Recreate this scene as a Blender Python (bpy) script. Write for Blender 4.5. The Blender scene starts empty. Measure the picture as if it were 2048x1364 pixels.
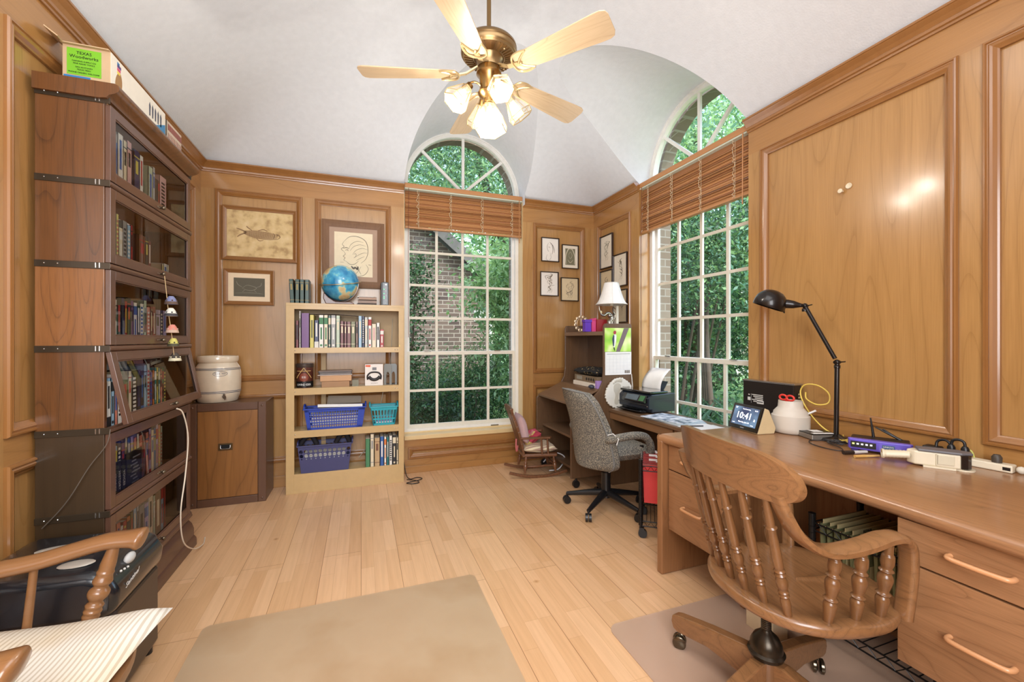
import bpy, math, random
import numpy as np
from mathutils import Vector, Matrix
from math import sin, cos, pi, radians, sqrt
# ------------------------------------------------------------------ camera, world, lights, exposure
SC = bpy.context.scene
COL = SC.collection
random.seed(7)
cam_d = bpy.data.cameras.new('camera'); cam = bpy.data.objects.new('camera', cam_d); COL.objects.link(cam)
cam_d.sensor_width = 36; cam_d.lens = 14.73; cam_d.shift_y = -0.00195; cam_d.clip_start = .02; cam_d.clip_end = 200
cam.location = (0, 0, 1.22); cam.rotation_euler = (radians(90), 0, radians(-19.8))
SC.camera = cam
SC.view_settings.view_transform = 'Standard'; SC.view_settings.look = 'None'
SC.view_settings.gamma = 1; SC.view_settings.use_curve_mapping = False
SC.view_settings.exposure = 0.2
W = bpy.data.worlds.new('sky'); SC.world = W; W.use_nodes = True
wn = W.node_tree.nodes; wl = W.node_tree.links
bg = wn['Background']; sky = wn.new('ShaderNodeTexSky'); sky.sky_type = 'NISHITA'
sky.sun_elevation = radians(50); sky.sun_rotation = radians(200); sky.sun_disc = False
sky.air_density = 1.3; sky.dust_density = 2.5
wl.new(sky.outputs[0], bg.inputs[0]); bg.inputs[1].default_value = 0.8
def light(name, kind, loc, energy, col=(1, 1, 1), size=.1, rot=(0, 0, 0), sy=None, angle=None):
    d = bpy.data.lights.new(name, kind); o = bpy.data.objects.new(name, d); COL.objects.link(o)
    d.energy = energy; d.color = col; o.location = loc; o.rotation_euler = rot
    if kind == 'AREA':
        d.size = size
        if sy: d.shape = 'RECTANGLE'; d.size_y = sy
    elif kind == 'SUN': d.angle = angle or .1
    else: d.shadow_soft_size = size
    return o
light('sun', 'SUN', (0, 0, 8), 2.0, (1, .96, .9), rot=(radians(38), 0, radians(25)), angle=.03)
# added fill light behind the camera, facing into the room
light('rear_fill_light', 'AREA', (-.16, -.95, 1.75), 104, (.92, .96, 1), 1.6, (radians(84), 0, radians(3)), 1.7)
# added overhead fill, and an added unseen uplight that brightens the vault
light('overhead_fill_light', 'AREA', (.35, .75, 2.95), 25, (.93, .97, 1), 1.6, (0, 0, 0), 1.6)
light('vault_fill_light', 'AREA', (.35, 2.0, 1.9), 7.5, (.88, .95, 1), 2.0, (radians(180), 0, 0), 2.6)

light('lunette_fill_light', 'AREA', (.95, 3.35, 2.0), 4, (.88, .95, 1), .8, (radians(180), 0, 0), .6)  # unseen uplight added to brighten the lunette of the left window
light('lunette_fill_light', 'AREA', (1.8, 2.6, 2.0), 2.2, (.88, .95, 1), .6, (radians(180), 0, 0), .8)  # likewise added for the lunette of the right window
# ------------------------------------------------------------------ room numbers
XL, XR, YB, YF = -1.18, 2.335, 3.91, -1.25
ZC = 2.61
# ------------------------------------------------------------------ materials
def lin(c):
    return tuple(((v / 255) / 12.92 if v / 255 <= .04045 else ((v / 255 + .055) / 1.055) ** 2.4) for v in c) + (1,)
MC = {}
def newmat(name):
    m = bpy.data.materials.new(name); m.use_nodes = True
    return m, m.node_tree.nodes, m.node_tree.links, m.node_tree.nodes['Principled BSDF']
def plain(rgb, rough=.5, metal=0, name=None, coat=0, emit=0, trans=0, alpha=1, bump=0, bscale=200):
    key = (rgb, rough, metal, coat, emit, trans, alpha, bump)
    if key in MC: return MC[key]
    m, n, l, b = newmat(name or 'surface_%d_%d_%d' % rgb)
    b.inputs['Base Color'].default_value = lin(rgb); b.inputs['Roughness'].default_value = rough
    b.inputs['Metallic'].default_value = metal; b.inputs['Coat Weight'].default_value = coat
    b.inputs['Coat Roughness'].default_value = .12
    if emit:
        b.inputs['Emission Color'].default_value = lin(rgb); b.inputs['Emission Strength'].default_value = emit
    if trans: b.inputs['Transmission Weight'].default_value = trans
    if alpha < 1: b.inputs['Alpha'].default_value = alpha
    # slight procedural tone variation everywhere
    if not emit and alpha == 1 and not trans:
        tc = n.new('ShaderNodeTexCoord'); nz = n.new('ShaderNodeTexNoise'); nz.inputs['Scale'].default_value = 25
        mx = n.new('ShaderNodeMixRGB'); mx.blend_type = 'MULTIPLY'; mx.inputs[0].default_value = .12
        l.new(tc.outputs['Object'], nz.inputs[0]); mx.inputs[1].default_value = lin(rgb)
        l.new(nz.outputs[0], mx.inputs[2]); l.new(mx.outputs[0], b.inputs['Base Color'])
    if bump:
        tc = n.new('ShaderNodeTexCoord'); nz = n.new('ShaderNodeTexNoise'); nz.inputs['Scale'].default_value = bscale
        bp = n.new('ShaderNodeBump'); bp.inputs['Strength'].default_value = bump; bp.inputs['Distance'].default_value = .002
        l.new(tc.outputs['Object'], nz.inputs[0]); l.new(nz.outputs[0], bp.inputs['Height']); l.new(bp.outputs[0], b.inputs['Normal'])
    MC[key] = m
    return m
def ramp(n, stops):
    r = n.new('ShaderNodeValToRGB'); e = r.color_ramp.elements
    e[0].position, e[0].color = stops[0]; e[1].position, e[1].color = stops[-1]
    for p, c in stops[1:-1]:
        q = e.new(p); q.color = c
    return r
def wood(name, light_c, dark_c, axis='z', scale=1.0, rough=.35, coat=.35, rings=9, contrast=1.0, fine=1.0):
    """oak-like grain: contour lines of a stretched noise plus fine fibres along one axis"""
    m, n, l, b = newmat(name)
    tc = n.new('ShaderNodeTexCoord'); mp = n.new('ShaderNodeMapping')
    s = [3.2 * scale] * 3; s['xyz'.index(axis)] = .42 * scale
    mp.inputs['Scale'].default_value = s
    l.new(tc.outputs['Object'], mp.inputs[0])
    nz = n.new('ShaderNodeTexNoise'); nz.inputs['Scale'].default_value = 1; nz.inputs['Detail'].default_value = 1.2
    nz.inputs['Distortion'].default_value = .25
    l.new(mp.outputs[0], nz.inputs[0])
    mul = n.new('ShaderNodeMath'); mul.operation = 'MULTIPLY'; mul.inputs[1].default_value = rings
    l.new(nz.outputs[0], mul.inputs[0])
    fr = n.new('ShaderNodeMath'); fr.operation = 'FRACT'; l.new(mul.outputs[0], fr.inputs[0])
    r1 = ramp(n, [(0, (.0, .0, .0, 1)), (.10, (.72, .72, .72, 1)), (.55, (1, 1, 1, 1)), (1, (.62, .62, .62, 1))])
    l.new(fr.outputs[0], r1.inputs[0])
    mp2 = n.new('ShaderNodeMapping'); s2 = [170 * scale] * 3; s2['xyz'.index(axis)] = 5 * scale
    mp2.inputs['Scale'].default_value = s2; l.new(tc.outputs['Object'], mp2.inputs[0])
    nf = n.new('ShaderNodeTexNoise'); nf.inputs['Scale'].default_value = 1; nf.inputs['Detail'].default_value = 2
    l.new(mp2.outputs[0], nf.inputs[0])
    mp3 = n.new('ShaderNodeMapping'); s3 = [14 * scale] * 3; s3['xyz'.index(axis)] = .9 * scale
    mp3.inputs['Scale'].default_value = s3; l.new(tc.outputs['Object'], mp3.inputs[0])
    nb = n.new('ShaderNodeTexNoise'); nb.inputs['Scale'].default_value = 1; nb.inputs['Detail'].default_value = 2
    l.new(mp3.outputs[0], nb.inputs[0])
    mix = n.new('ShaderNodeMixRGB'); mix.inputs[1].default_value = lin(dark_c); mix.inputs[2].default_value = lin(light_c)
    a = n.new('ShaderNodeMath'); a.operation = 'MULTIPLY_ADD'; a.inputs[1].default_value = .30 * contrast; a.inputs[2].default_value = .62 - .30 * contrast
    l.new(r1.outputs[0], a.inputs[0])
    a2 = n.new('ShaderNodeMath'); a2.operation = 'MULTIPLY_ADD'; a2.inputs[1].default_value = .45 * fine; l.new(nf.outputs[0], a2.inputs[0]); l.new(a.outputs[0], a2.inputs[2])
    a3 = n.new('ShaderNodeMath'); a3.operation = 'MULTIPLY_ADD'; a3.inputs[1].default_value = .35; l.new(nb.outputs[0], a3.inputs[0]); l.new(a2.outputs[0], a3.inputs[2])
    a4 = n.new('ShaderNodeMath'); a4.operation = 'SUBTRACT'; a4.inputs[1].default_value = .16; a4.use_clamp = True; l.new(a3.outputs[0], a4.inputs[0])
    l.new(a4.outputs[0], mix.inputs[0]); l.new(mix.outputs[0], b.inputs['Base Color'])
    b.inputs['Roughness'].default_value = rough; b.inputs['Coat Weight'].default_value = coat; b.inputs['Coat Roughness'].default_value = .15
    bp = n.new('ShaderNodeBump'); bp.inputs['Strength'].default_value = .08; bp.inputs['Distance'].default_value = .001
    l.new(nf.outputs[0], bp.inputs['Height']); l.new(bp.outputs[0], b.inputs['Normal'])
    return m
PANEL_L, PANEL_D = (178, 134, 80), (122, 82, 38)
W_V = wood('oak_panel_vertical', PANEL_L, PANEL_D, 'z', 1.2, .3, .5, rings=13, contrast=1.05, fine=1.0)
W_X = wood('oak_rail_along_x', (174, 126, 72), (120, 78, 36), 'x', 1.0, .3, .5, rings=11, contrast=1.1, fine=.9)
W_Y = wood('oak_rail_along_y', (174, 126, 72), (120, 78, 36), 'y', 1.0, .3, .5, rings=11, contrast=1.1, fine=.9)
W_TRIM = wood('oak_moulding', (160, 110, 60), (108, 66, 28), 'z', 1.5, .28, .6, contrast=.3, fine=.4)
JAMB = wood('daylit_jamb_wood', (226, 200, 150), (205, 172, 118), 'z', 1, .35, .3, contrast=.3, fine=.4)  # daylight on the jamb wood is put into this pale colour
DESK_Y = wood('desk_oak_laminate', (158, 114, 78), (88, 56, 32), 'y', 2.0, .3, .3, rings=18, contrast=1.3, fine=1.2)
DESK_Z = wood('desk_oak_vertical', (152, 106, 68), (88, 55, 30), 'z', 2.0, .35, .25, rings=16, contrast=1.3, fine=1.2)
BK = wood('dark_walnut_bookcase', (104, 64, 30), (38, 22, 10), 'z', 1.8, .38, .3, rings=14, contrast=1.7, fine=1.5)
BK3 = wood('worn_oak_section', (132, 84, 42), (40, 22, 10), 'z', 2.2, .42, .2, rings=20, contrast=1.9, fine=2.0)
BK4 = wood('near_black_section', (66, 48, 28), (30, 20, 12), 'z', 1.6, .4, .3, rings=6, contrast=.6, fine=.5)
BKY = wood('dark_walnut_door_rail', (98, 66, 50), (62, 42, 32), 'y', 1.2, .35, .3, contrast=.5, fine=.6)
BKI = wood('bookcase_interior', (206, 160, 110), (160, 112, 66), 'y', 1.2, .5, .1, contrast=.6, fine=.6)
HUT = wood('hutch_walnut_laminate', (104, 76, 52), (60, 42, 28), 'z', 1.5, .4, .2, rings=12, contrast=.9, fine=1)
HUTY = wood('hutch_top_laminate', (122, 92, 66), (78, 56, 38), 'y', 1.5, .4, .2, rings=12, contrast=.9, fine=1)
CAB = wood('cabinet_door_pecan', (150, 100, 50), (76, 46, 20), 'z', 1.6, .4, .25, rings=8, contrast=1.3, fine=.8)
CABF = wood('cabinet_dark_frame', (100, 70, 52), (72, 46, 32), 'z', 2, .4, .2, contrast=.4, fine=.7)
CH = wood('swivel_chair_oak', (140, 98, 62), (62, 40, 22), 'y', 3.2, .3, .5, rings=16, contrast=1.4, fine=1.2)
CHZ = wood('swivel_chair_oak_turned', (124, 84, 50), (66, 42, 24), 'z', 3.0, .3, .5, rings=8, contrast=.8, fine=.8)
ARM = wood('maple_armchair_wood', (142, 98, 60), (96, 62, 34), 'x', 2.5, .3, .5, rings=6, contrast=.6, fine=.6)
FANW = wood('fan_blade_light_oak', (200, 174, 138), (140, 108, 74), 'x', 2.6, .4, .15, rings=12, contrast=1.2, fine=1.2)
ROCK = wood('rocker_walnut', (116, 74, 46), (76, 46, 27), 'z', 3, .35, .3, contrast=.5, fine=.6)
BLIND = wood('wood_blind_slat', (184, 130, 82), (146, 96, 56), 'x', 2.5, .4, .15, contrast=.5, fine=.8)
BLINDY = wood('wood_blind_slat_b', (160, 106, 66), (120, 76, 44), 'x', 2.5, .4, .15, contrast=.5, fine=.8)
FRAMED = wood('picture_frame_wood', (146, 100, 56), (98, 62, 32), 'x', 4, .35, .3, contrast=.5)
FRAMED2 = wood('picture_frame_rustic', (124, 88, 58), (82, 54, 34), 'z', 4, .6, 0, contrast=1)
WHITE = plain((236, 234, 228), .45, name='white_paint')
CREAMP = plain((228, 222, 206), .5, name='cream_window_paint')
BLACK = plain((24, 24, 26), .35, name='black_plastic')
BLACKM = plain((34, 30, 28), .3, .6, name='black_bronze_metal')
DKSTRAP = plain((66, 54, 40), .4, .5, name='bronze_strap')
STEEL = plain((190, 190, 188), .25, 1, name='steel')
BRASS = plain((168, 134, 84), .25, 1, name='antique_brass')
BRASSD = plain((150, 122, 84), .3, .9, name='antique_brass_dark')
PAPER = plain((236, 234, 230), .7, name='white_paper')
PAGES = plain((226, 216, 196), .8, name='book_pages')
TANM = plain((200, 168, 116), .45, name='tan_enamel', coat=.2)
TANI = plain((176, 148, 104), .5, name='tan_enamel_inside')
CARD = plain((200, 170, 132), .8, name='cardboard')
def glass_mat(name='window_glass', tint=(1, 1, 1), rough=0.0, refl=.07):
    m, n, l, b = newmat(name)
    n.remove(b); out = n['Material Output']
    t = n.new('ShaderNodeBsdfTransparent'); t.inputs[0].default_value = tint + (1,)
    g = n.new('ShaderNodeBsdfGlossy'); g.inputs['Roughness'].default_value = rough
    fr = n.new('ShaderNodeFresnel'); fr.inputs[0].default_value = 1.35
    mx = n.new('ShaderNodeMixShader'); l.new(fr.outputs[0], mx.inputs[0]); l.new(t.outputs[0], mx.inputs[1]); l.new(g.outputs[0], mx.inputs[2])
    l.new(mx.outputs[0], out.inputs[0])
    return m
GLASS = glass_mat()
GLASSD = glass_mat('bookcase_glass', (.93, .93, .92), .02)
def shade_glass():
    m, n, l, b = newmat('lit_shade_glass')
    b.inputs['Base Color'].default_value = (.5, .46, .38, 1); b.inputs['Roughness'].default_value = .1
    b.inputs['Alpha'].default_value = .26; b.inputs['Emission Color'].default_value = (1, .86, .62, 1); b.inputs['Emission Strength'].default_value = .12
    return m
SHADEG = shade_glass()
# ------------------------------------------------------------------ mesh builder
ROOT = {}
class MB:
    def __init__(s): s.v = []; s.f = []; s.m = []
    def add(s, vs, fs, mi=0):
        o = len(s.v); s.v += [tuple(p) for p in vs]; s.f += [tuple(i + o for i in f) for f in fs]; s.m += [mi] * len(fs); return s
    def box(s, x0, x1, y0, y1, z0, z1, mi=0):
        return s.add([(x, y, z) for z in (z0, z1) for y in (y0, y1) for x in (x0, x1)],
                     [(0, 2, 3, 1), (4, 5, 7, 6), (0, 1, 5, 4), (2, 6, 7, 3), (0, 4, 6, 2), (1, 3, 7, 5)], mi)
    def obox(s, c, size, M=None, mi=0):
        M = M or Matrix.Identity(3); c = Vector(c); a, b_, d = [q / 2 for q in size]
        return s.add([c + M @ Vector((x, y, z)) for z in (-d, d) for y in (-b_, b_) for x in (-a, a)],
                     [(0, 2, 3, 1), (4, 5, 7, 6), (0, 1, 5, 4), (2, 6, 7, 3), (0, 4, 6, 2), (1, 3, 7, 5)], mi)
    def quad(s, a, b, c, d, mi=0): return s.add([a, b, c, d], [(0, 1, 2, 3)], mi)
    def frame(s, d):
        d = Vector(d).normalized(); a = Vector((0, 0, 1)) if abs(d.z) < .9 else Vector((1, 0, 0))
        u = d.cross(a).normalized(); return u, d.cross(u).normalized()
    def bar(s, p, q, w, h=None, mi=0, up=None):
        """rectangular bar between two points"""
        p, q = Vector(p), Vector(q); d = (q - p).normalized(); h = h or w
        if up is not None: u = d.cross(Vector(up)).normalized(); v = u.cross(d).normalized()
        else: u, v = s.frame(d)
        vs = [e + u * (i * w / 2) + v * (j * h / 2) for e in (p, q) for i, j in ((-1, -1), (1, -1), (1, 1), (-1, 1))]
        return s.add(vs, [(0, 1, 2, 3), (7, 6, 5, 4), (0, 4, 5, 1), (1, 5, 6, 2), (2, 6, 7, 3), (3, 7, 4, 0)], mi)
    def cyl(s, p, q, r, r2=None, n=14, mi=0, cap=True):
        return s.tube([p, q], [r, r if r2 is None else r2], n, mi, cap)
    def tube(s, pts, r, n=10, mi=0, cap=True, closed=False):
        pts = [Vector(p) for p in pts]; k = len(pts)
        rs = r if isinstance(r, (list, tuple)) else [r] * k
        u = None; o = len(s.v); vs = []
        for i, p in enumerate(pts):
            if closed: d = pts[(i + 1) % k] - pts[i - 1]
            else: d = pts[min(i + 1, k - 1)] - pts[max(i - 1, 0)]
            if d.length < 1e-9: d = Vector((0, 0, 1))
            d.normalize()
            if u is None: u, w = s.frame(d)
            else:
                u = (u - d * u.dot(d)); u = u.normalized() if u.length > 1e-6 else s.frame(d)[0]
                w = d.cross(u)
            w = d.cross(u)
            vs += [p + (u * cos(2 * pi * j / n) + w * sin(2 * pi * j / n)) * rs[i] for j in range(n)]
        fs = []
        for i in range(k if closed else k - 1):
            a, b = i * n, ((i + 1) % k) * n
            fs += [(a + j, a + (j + 1) % n, b + (j + 1) % n, b + j) for j in range(n)]
        if cap and not closed:
            fs.append(tuple(reversed(range(n)))); fs.append(tuple((k - 1) * n + j for j in range(n)))
        return s.add(vs, fs, mi)
    def lathe(s, prof, c=(0, 0, 0), n=28, mi=0, M=None, cap=True):
        """profile of (r, z) turned about z (or about the local z of M)"""
        c = Vector(c); M = M or Matrix.Identity(3); vs = []; k = len(prof)
        for r, z in prof:
            vs += [c + M @ Vector((max(r, 1e-4) * cos(2 * pi * j / n), max(r, 1e-4) * sin(2 * pi * j / n), z)) for j in range(n)]
        fs = [(i * n + j, i * n + (j + 1) % n, (i + 1) * n + (j + 1) % n, (i + 1) * n + j) for i in range(k - 1) for j in range(n)]
        if cap: fs.append(tuple(reversed(range(n)))); fs.append(tuple((k - 1) * n + j for j in range(n)))
        return s.add(vs, fs, mi)
    def prism(s, poly, lo, hi, axis='z', mi=0):
        """extrude a 2D polygon along an axis (x: (y,z), y: (x,z), z: (x,y))"""
        def P(a, b, t): return {'x': (t, a, b), 'y': (a, t, b), 'z': (a, b, t)}[axis]
        n = len(poly); vs = [P(a, b, lo) for a, b in poly] + [P(a, b, hi) for a, b in poly]
        return s.add(vs, [tuple(reversed(range(n))), tuple(range(n, 2 * n))] + [(i, (i + 1) % n, n + (i + 1) % n, n + i) for i in range(n)], mi)
    def ball(s, c, r, n=14, mi=0, sz=(1, 1, 1)):
        c = Vector(c); vs = []; fs = []; m = n // 2
        for i in range(m + 1):
            t = pi * i / m
            vs += [c + Vector((r * sz[0] * sin(t) * cos(2 * pi * j / n), r * sz[1] * sin(t) * sin(2 * pi * j / n), r * sz[2] * cos(t))) for j in range(n)]
        fs = [(i * n + j, (i + 1) * n + j, (i + 1) * n + (j + 1) % n, i * n + (j + 1) % n) for i in range(m) for j in range(n)]
        return s.add(vs, fs, mi)
    def grid(s, fn, nu, nv, mi=0, flip=False):
        vs = [fn(i / nu, j / nv) for j in range(nv + 1) for i in range(nu + 1)]
        fs = []
        for j in range(nv):
            for i in range(nu):
                a = j * (nu + 1) + i; q = (a, a + 1, a + nu + 2, a + nu + 1)
                fs.append(q[::-1] if flip else q)
        return s.add(vs, fs, mi)
    def build(s, name, mats, parent=None, bevel=0, smooth=None, seg=2, subsurf=0, solid=0, world=True, keep=False):
        me = bpy.data.meshes.new(name)
        v = s.v; o = bpy.data.objects.new(name, me)
        if parent is not None:
            inv = ROOT.get(parent.name)
            if inv is not None and world: v = [tuple(inv @ Vector(p)) for p in v]
            ROOT[o.name] = inv
        elif not keep:
            a = np.array(v); cx, cy, cz = (a[:, 0].min() + a[:, 0].max()) / 2, (a[:, 1].min() + a[:, 1].max()) / 2, a[:, 2].min()
            v = [(p[0] - cx, p[1] - cy, p[2] - cz) for p in v]; o.location = (cx, cy, cz)
            ROOT[o.name] = Matrix.Translation((-cx, -cy, -cz))
        me.from_pydata([tuple(p) for p in v], [], s.f)
        if not isinstance(mats, (list, tuple)): mats = [mats]
        for m in mats: me.materials.append(m)
        if len(mats) > 1: me.polygons.foreach_set('material_index', s.m)
        if parent is not None: o.parent = parent
        COL.objects.link(o)
        if smooth is not None:
            me.polygons.foreach_set('use_smooth', [True] * len(me.polygons)); me.set_sharp_from_angle(angle=radians(smooth))
        if bevel:
            b = o.modifiers.new('bevel', 'BEVEL'); b.width = bevel; b.segments = seg; b.limit_method = 'ANGLE'; b.angle_limit = radians(40)
        if solid:
            b = o.modifiers.new('solid', 'SOLIDIFY'); b.thickness = solid; b.offset = 0
        if subsurf:
            b = o.modifiers.new('sub', 'SUBSURF'); b.levels = b.render_levels = subsurf
        me.update()
        return o
def tag(o, label=None, cat=None, group=None, kind=None):
    if label: o['label'] = label
    if cat: o['category'] = cat
    if group: o['group'] = group
    if kind: o['kind'] = kind
    return o
def thing(name, label, cat, loc=(0, 0, 0), rot=0, group=None, local=False, kind=None):
    o = bpy.data.objects.new(name, None); COL.objects.link(o); o.empty_display_size = .05
    o.location = loc; o.rotation_euler = (0, 0, rot)
    ROOT[o.name] = None if local else (Matrix.Translation(loc) @ Matrix.Rotation(rot, 4, 'Z')).inverted()
    return tag(o, label, cat, group, kind)
def copy_tree(o, parent=None):
    c = o.copy(); COL.objects.link(c); c.parent = parent
    for ch in [q for q in bpy.data.objects if q.parent == o]: copy_tree(ch, c)
    return c
def Rz(a): return Matrix.Rotation(a, 3, 'Z')
def Rx(a): return Matrix.Rotation(a, 3, 'X')
def Ry(a): return Matrix.Rotation(a, 3, 'Y')
def align(d):
    """3x3 matrix whose z axis points along d"""
    return Vector(d).to_track_quat('Z', 'Y').to_matrix()
def spline(pts, n=8, closed=False):
    P = [Vector(p) for p in pts]; out = []; k = len(P)
    for i in range(k if closed else k - 1):
        if closed: p0, p1, p2, p3 = P[i - 1], P[i], P[(i + 1) % k], P[(i + 2) % k]
        else: p0, p1, p2, p3 = P[max(i - 1, 0)], P[i], P[i + 1], P[min(i + 2, k - 1)]
        for j in range(n):
            t = j / n
            out.append(.5 * ((2 * p1) + (-p0 + p2) * t + (2 * p0 - 5 * p1 + 4 * p2 - p3) * t * t + (-p0 + 3 * p1 - 3 * p2 + p3) * t ** 3))
    if not closed: out.append(P[-1])
    return out
def text_part(s, size, mat, parent, o, u, v, name='lettering', depth=.0006, align_x='CENTER', extra=0, world=True):
    """flat letters: origin o, reading direction u, up direction v (world vectors)"""
    cu = bpy.data.curves.new('txt', 'FONT'); cu.body = s; cu.size = size; cu.align_x = align_x; cu.align_y = 'CENTER'; cu.extrude = depth / 2; cu.resolution_u = 2
    if extra: cu.offset = extra
    ob = bpy.data.objects.new('txt', cu); COL.objects.link(ob)
    dg = bpy.context.evaluated_depsgraph_get(); dg.update()
    me0 = ob.evaluated_get(dg).to_mesh(); vs = [Vector(q.co) for q in me0.vertices]; fs = [tuple(p.vertices) for p in me0.polygons]
    ob.evaluated_get(dg).to_mesh_clear(); bpy.data.objects.remove(ob); bpy.data.curves.remove(cu)
    u = Vector(u).normalized(); v = Vector(v).normalized(); w = u.cross(v); o = Vector(o)
    mb = MB(); mb.add([o + u * p.x + v * p.y + w * (p.z + depth) for p in vs], fs)
    return mb.build(name, mat, parent, world=world)
def stroke(mb, pts, w, mi=0):
    """thin flat ribbon through 3D points lying on a wall plane; w given with plane normal in mb.n"""
    P = [Vector(p) for p in pts]; n = mb.n; k = len(P); vs = []
    for i in range(k):
        d = (P[min(i + 1, k - 1)] - P[max(i - 1, 0)])
        if d.length < 1e-7: d = Vector((0, 0, 1))
        sd = d.normalized().cross(n); ww = w * (.35 + .65 * sin(pi * (i + .5) / k))
        vs += [P[i] + sd * ww / 2, P[i] - sd * ww / 2]
    mb.add(vs, [(2 * i, 2 * i + 1, 2 * i + 3, 2 * i + 2) for i in range(k - 1)], mi)
# ------------------------------------------------------------------ floor
def floor_mat():
    m, n, l, b = newmat('laminate_floor')
    tc = n.new('ShaderNodeTexCoord'); sp = n.new('ShaderNodeSeparateXYZ'); cb = n.new('ShaderNodeCombineXYZ')
    l.new(tc.outputs['Object'], sp.inputs[0]); l.new(sp.outputs[1], cb.inputs[0]); l.new(sp.outputs[0], cb.inputs[1])
    br = n.new('ShaderNodeTexBrick'); br.inputs['Scale'].default_value = 1; br.inputs['Brick Width'].default_value = .42; br.inputs['Row Height'].default_value = .066
    br.inputs['Mortar Size'].default_value = .0007; br.offset = .37; br.offset_frequency = 3; br.inputs['Bias'].default_value = 0
    br.inputs['Color1'].default_value = lin((228, 186, 144)); br.inputs['Color2'].default_value = lin((214, 169, 124)); br.inputs['Mortar'].default_value = lin((196, 152, 110))
    l.new(cb.outputs[0], br.inputs[0])
    b2 = n.new('ShaderNodeTexBrick'); b2.inputs['Scale'].default_value = 1; b2.inputs['Brick Width'].default_value = 1.28; b2.inputs['Row Height'].default_value = .198
    b2.inputs['Mortar Size'].default_value = .0014; b2.offset = .4
    b2.inputs['Color1'].default_value = (1, 1, 1, 1); b2.inputs['Color2'].default_value = (.93, .93, .93, 1); b2.inputs['Mortar'].default_value = (.52, .45, .38, 1)
    l.new(cb.outputs[0], b2.inputs[0])
    mp = n.new('ShaderNodeMapping'); mp.inputs['Scale'].default_value = (60, 3, 1); l.new(tc.outputs['Object'], mp.inputs[0])
    nz = n.new('ShaderNodeTexNoise'); nz.inputs['Scale'].default_value = 1; nz.inputs['Detail'].default_value = 4; l.new(mp.outputs[0], nz.inputs[0])
    r = ramp(n, [(.3, (.90, .88, .86, 1)), (.62, (1, 1, 1, 1))]); l.new(nz.outputs[0], r.inputs[0])
    vo = n.new('ShaderNodeTexVoronoi'); vo.inputs['Scale'].default_value = 3.2; l.new(tc.outputs['Object'], vo.inputs[0])
    rk = ramp(n, [(0, (.5, .36, .24, 1)), (.035, (.86, .8, .72, 1)), (.06, (1, 1, 1, 1))]); l.new(vo.outputs['Distance'], rk.inputs[0])
    cur = br.outputs[0]
    for q in (b2.outputs[0], r.outputs[0], rk.outputs[0]):
        mx = n.new('ShaderNodeMixRGB'); mx.blend_type = 'MULTIPLY'; mx.inputs[0].default_value = 1; l.new(cur, mx.inputs[1]); l.new(q, mx.inputs[2]); cur = mx.outputs[0]
    l.new(cur, b.inputs['Base Color']); b.inputs['Roughness'].default_value = .30; b.inputs['Coat Weight'].default_value = .25; b.inputs['Coat Roughness'].default_value = .25
    return m
mb = MB(); mb.box(-1.3, 2.46, YF - .1, 4.04, -.1, 0)
tag(mb.build('floor', floor_mat(), keep=True), kind='structure')

# ------------------------------------------------------------------ panelled walls
def PB(u, z, h): return (u, YB - h, z)
def PR(u, z, h): return (XR - h, u, z)
def PL(u, z, h): return (XL + h, u, z)
def pbox(mb, Pm, u0, u1, z0, z1, h0, h1):
    a, b = Pm(u0, z0, h0), Pm(u1, z1, h1)
    mb.box(min(a[0], b[0]), max(a[0], b[0]), min(a[1], b[1]), max(a[1], b[1]), min(a[2], b[2]), max(a[2], b[2]))
MPROF = [(0, 0), (0, .010), (.004, .016), (.010, .017), (.013, .011), (.017, .011), (.022, .015), (.030, .012), (.040, .004), (.046, .001), (.046, -.012)]
def mould(Pm, r, parent):
    u0, u1, z0, z1 = r; mb = MB(); vs = []
    for a, h in MPROF:
        vs += [Pm(u0 + a, z0 + a, h), Pm(u1 - a, z0 + a, h), Pm(u1 - a, z1 - a, h), Pm(u0 + a, z1 - a, h)]
    fs = [(4 * i + j, 4 * i + (j + 1) % 4, 4 * i + 4 + (j + 1) % 4, 4 * i + 4 + j) for i in range(len(MPROF) - 1) for j in range(4)]
    mb.add(vs, fs); return mb.build('panel_moulding', W_TRIM, parent)
def wall(name, Pm, segs, HR):
    """segs: (u0, u1, z0, z1, [panels]) solid wall areas"""
    root = thing(name, None, None, kind='structure')
    back = MB()
    for (u0, u1, z0, z1, pans) in segs: pbox(back, Pm, u0, u1, z0, z1, -.012, -.12)
    back.build('panel_field', W_V, root)
    st = MB(); ra = MB()
    for (u0, u1, z0, z1, pans) in segs:
        cols = sorted(set((p[0], p[1]) for p in pans))
        if not pans: pbox(ra, Pm, u0, u1, z0, z1, 0, -.012); continue
        zt = max(p[3] for p in pans); zb = min(p[2] for p in pans)
        pbox(ra, Pm, u0, u1, zt, z1, 0, -.012); pbox(ra, Pm, u0, u1, z0, zb, 0, -.012)
        e = u0
        for c in cols: pbox(st, Pm, e, c[0], zb, zt, 0, -.0122); e = c[1]
        pbox(st, Pm, e, u1, zb, zt, 0, -.0122)
        for c in cols:
            zs = sorted([(p[2], p[3]) for p in pans if (p[0], p[1]) == c])
            for a, b in zip(zs[:-1], zs[1:]): pbox(ra, Pm, c[0], c[1], a[1], b[0], 0, -.012)
        for p in pans: mould(Pm, p, root)
    if st.v: st.build('stile', W_V, root)
    ra.build('rail', HR, root)
    return root
TOP = 2.60
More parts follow.
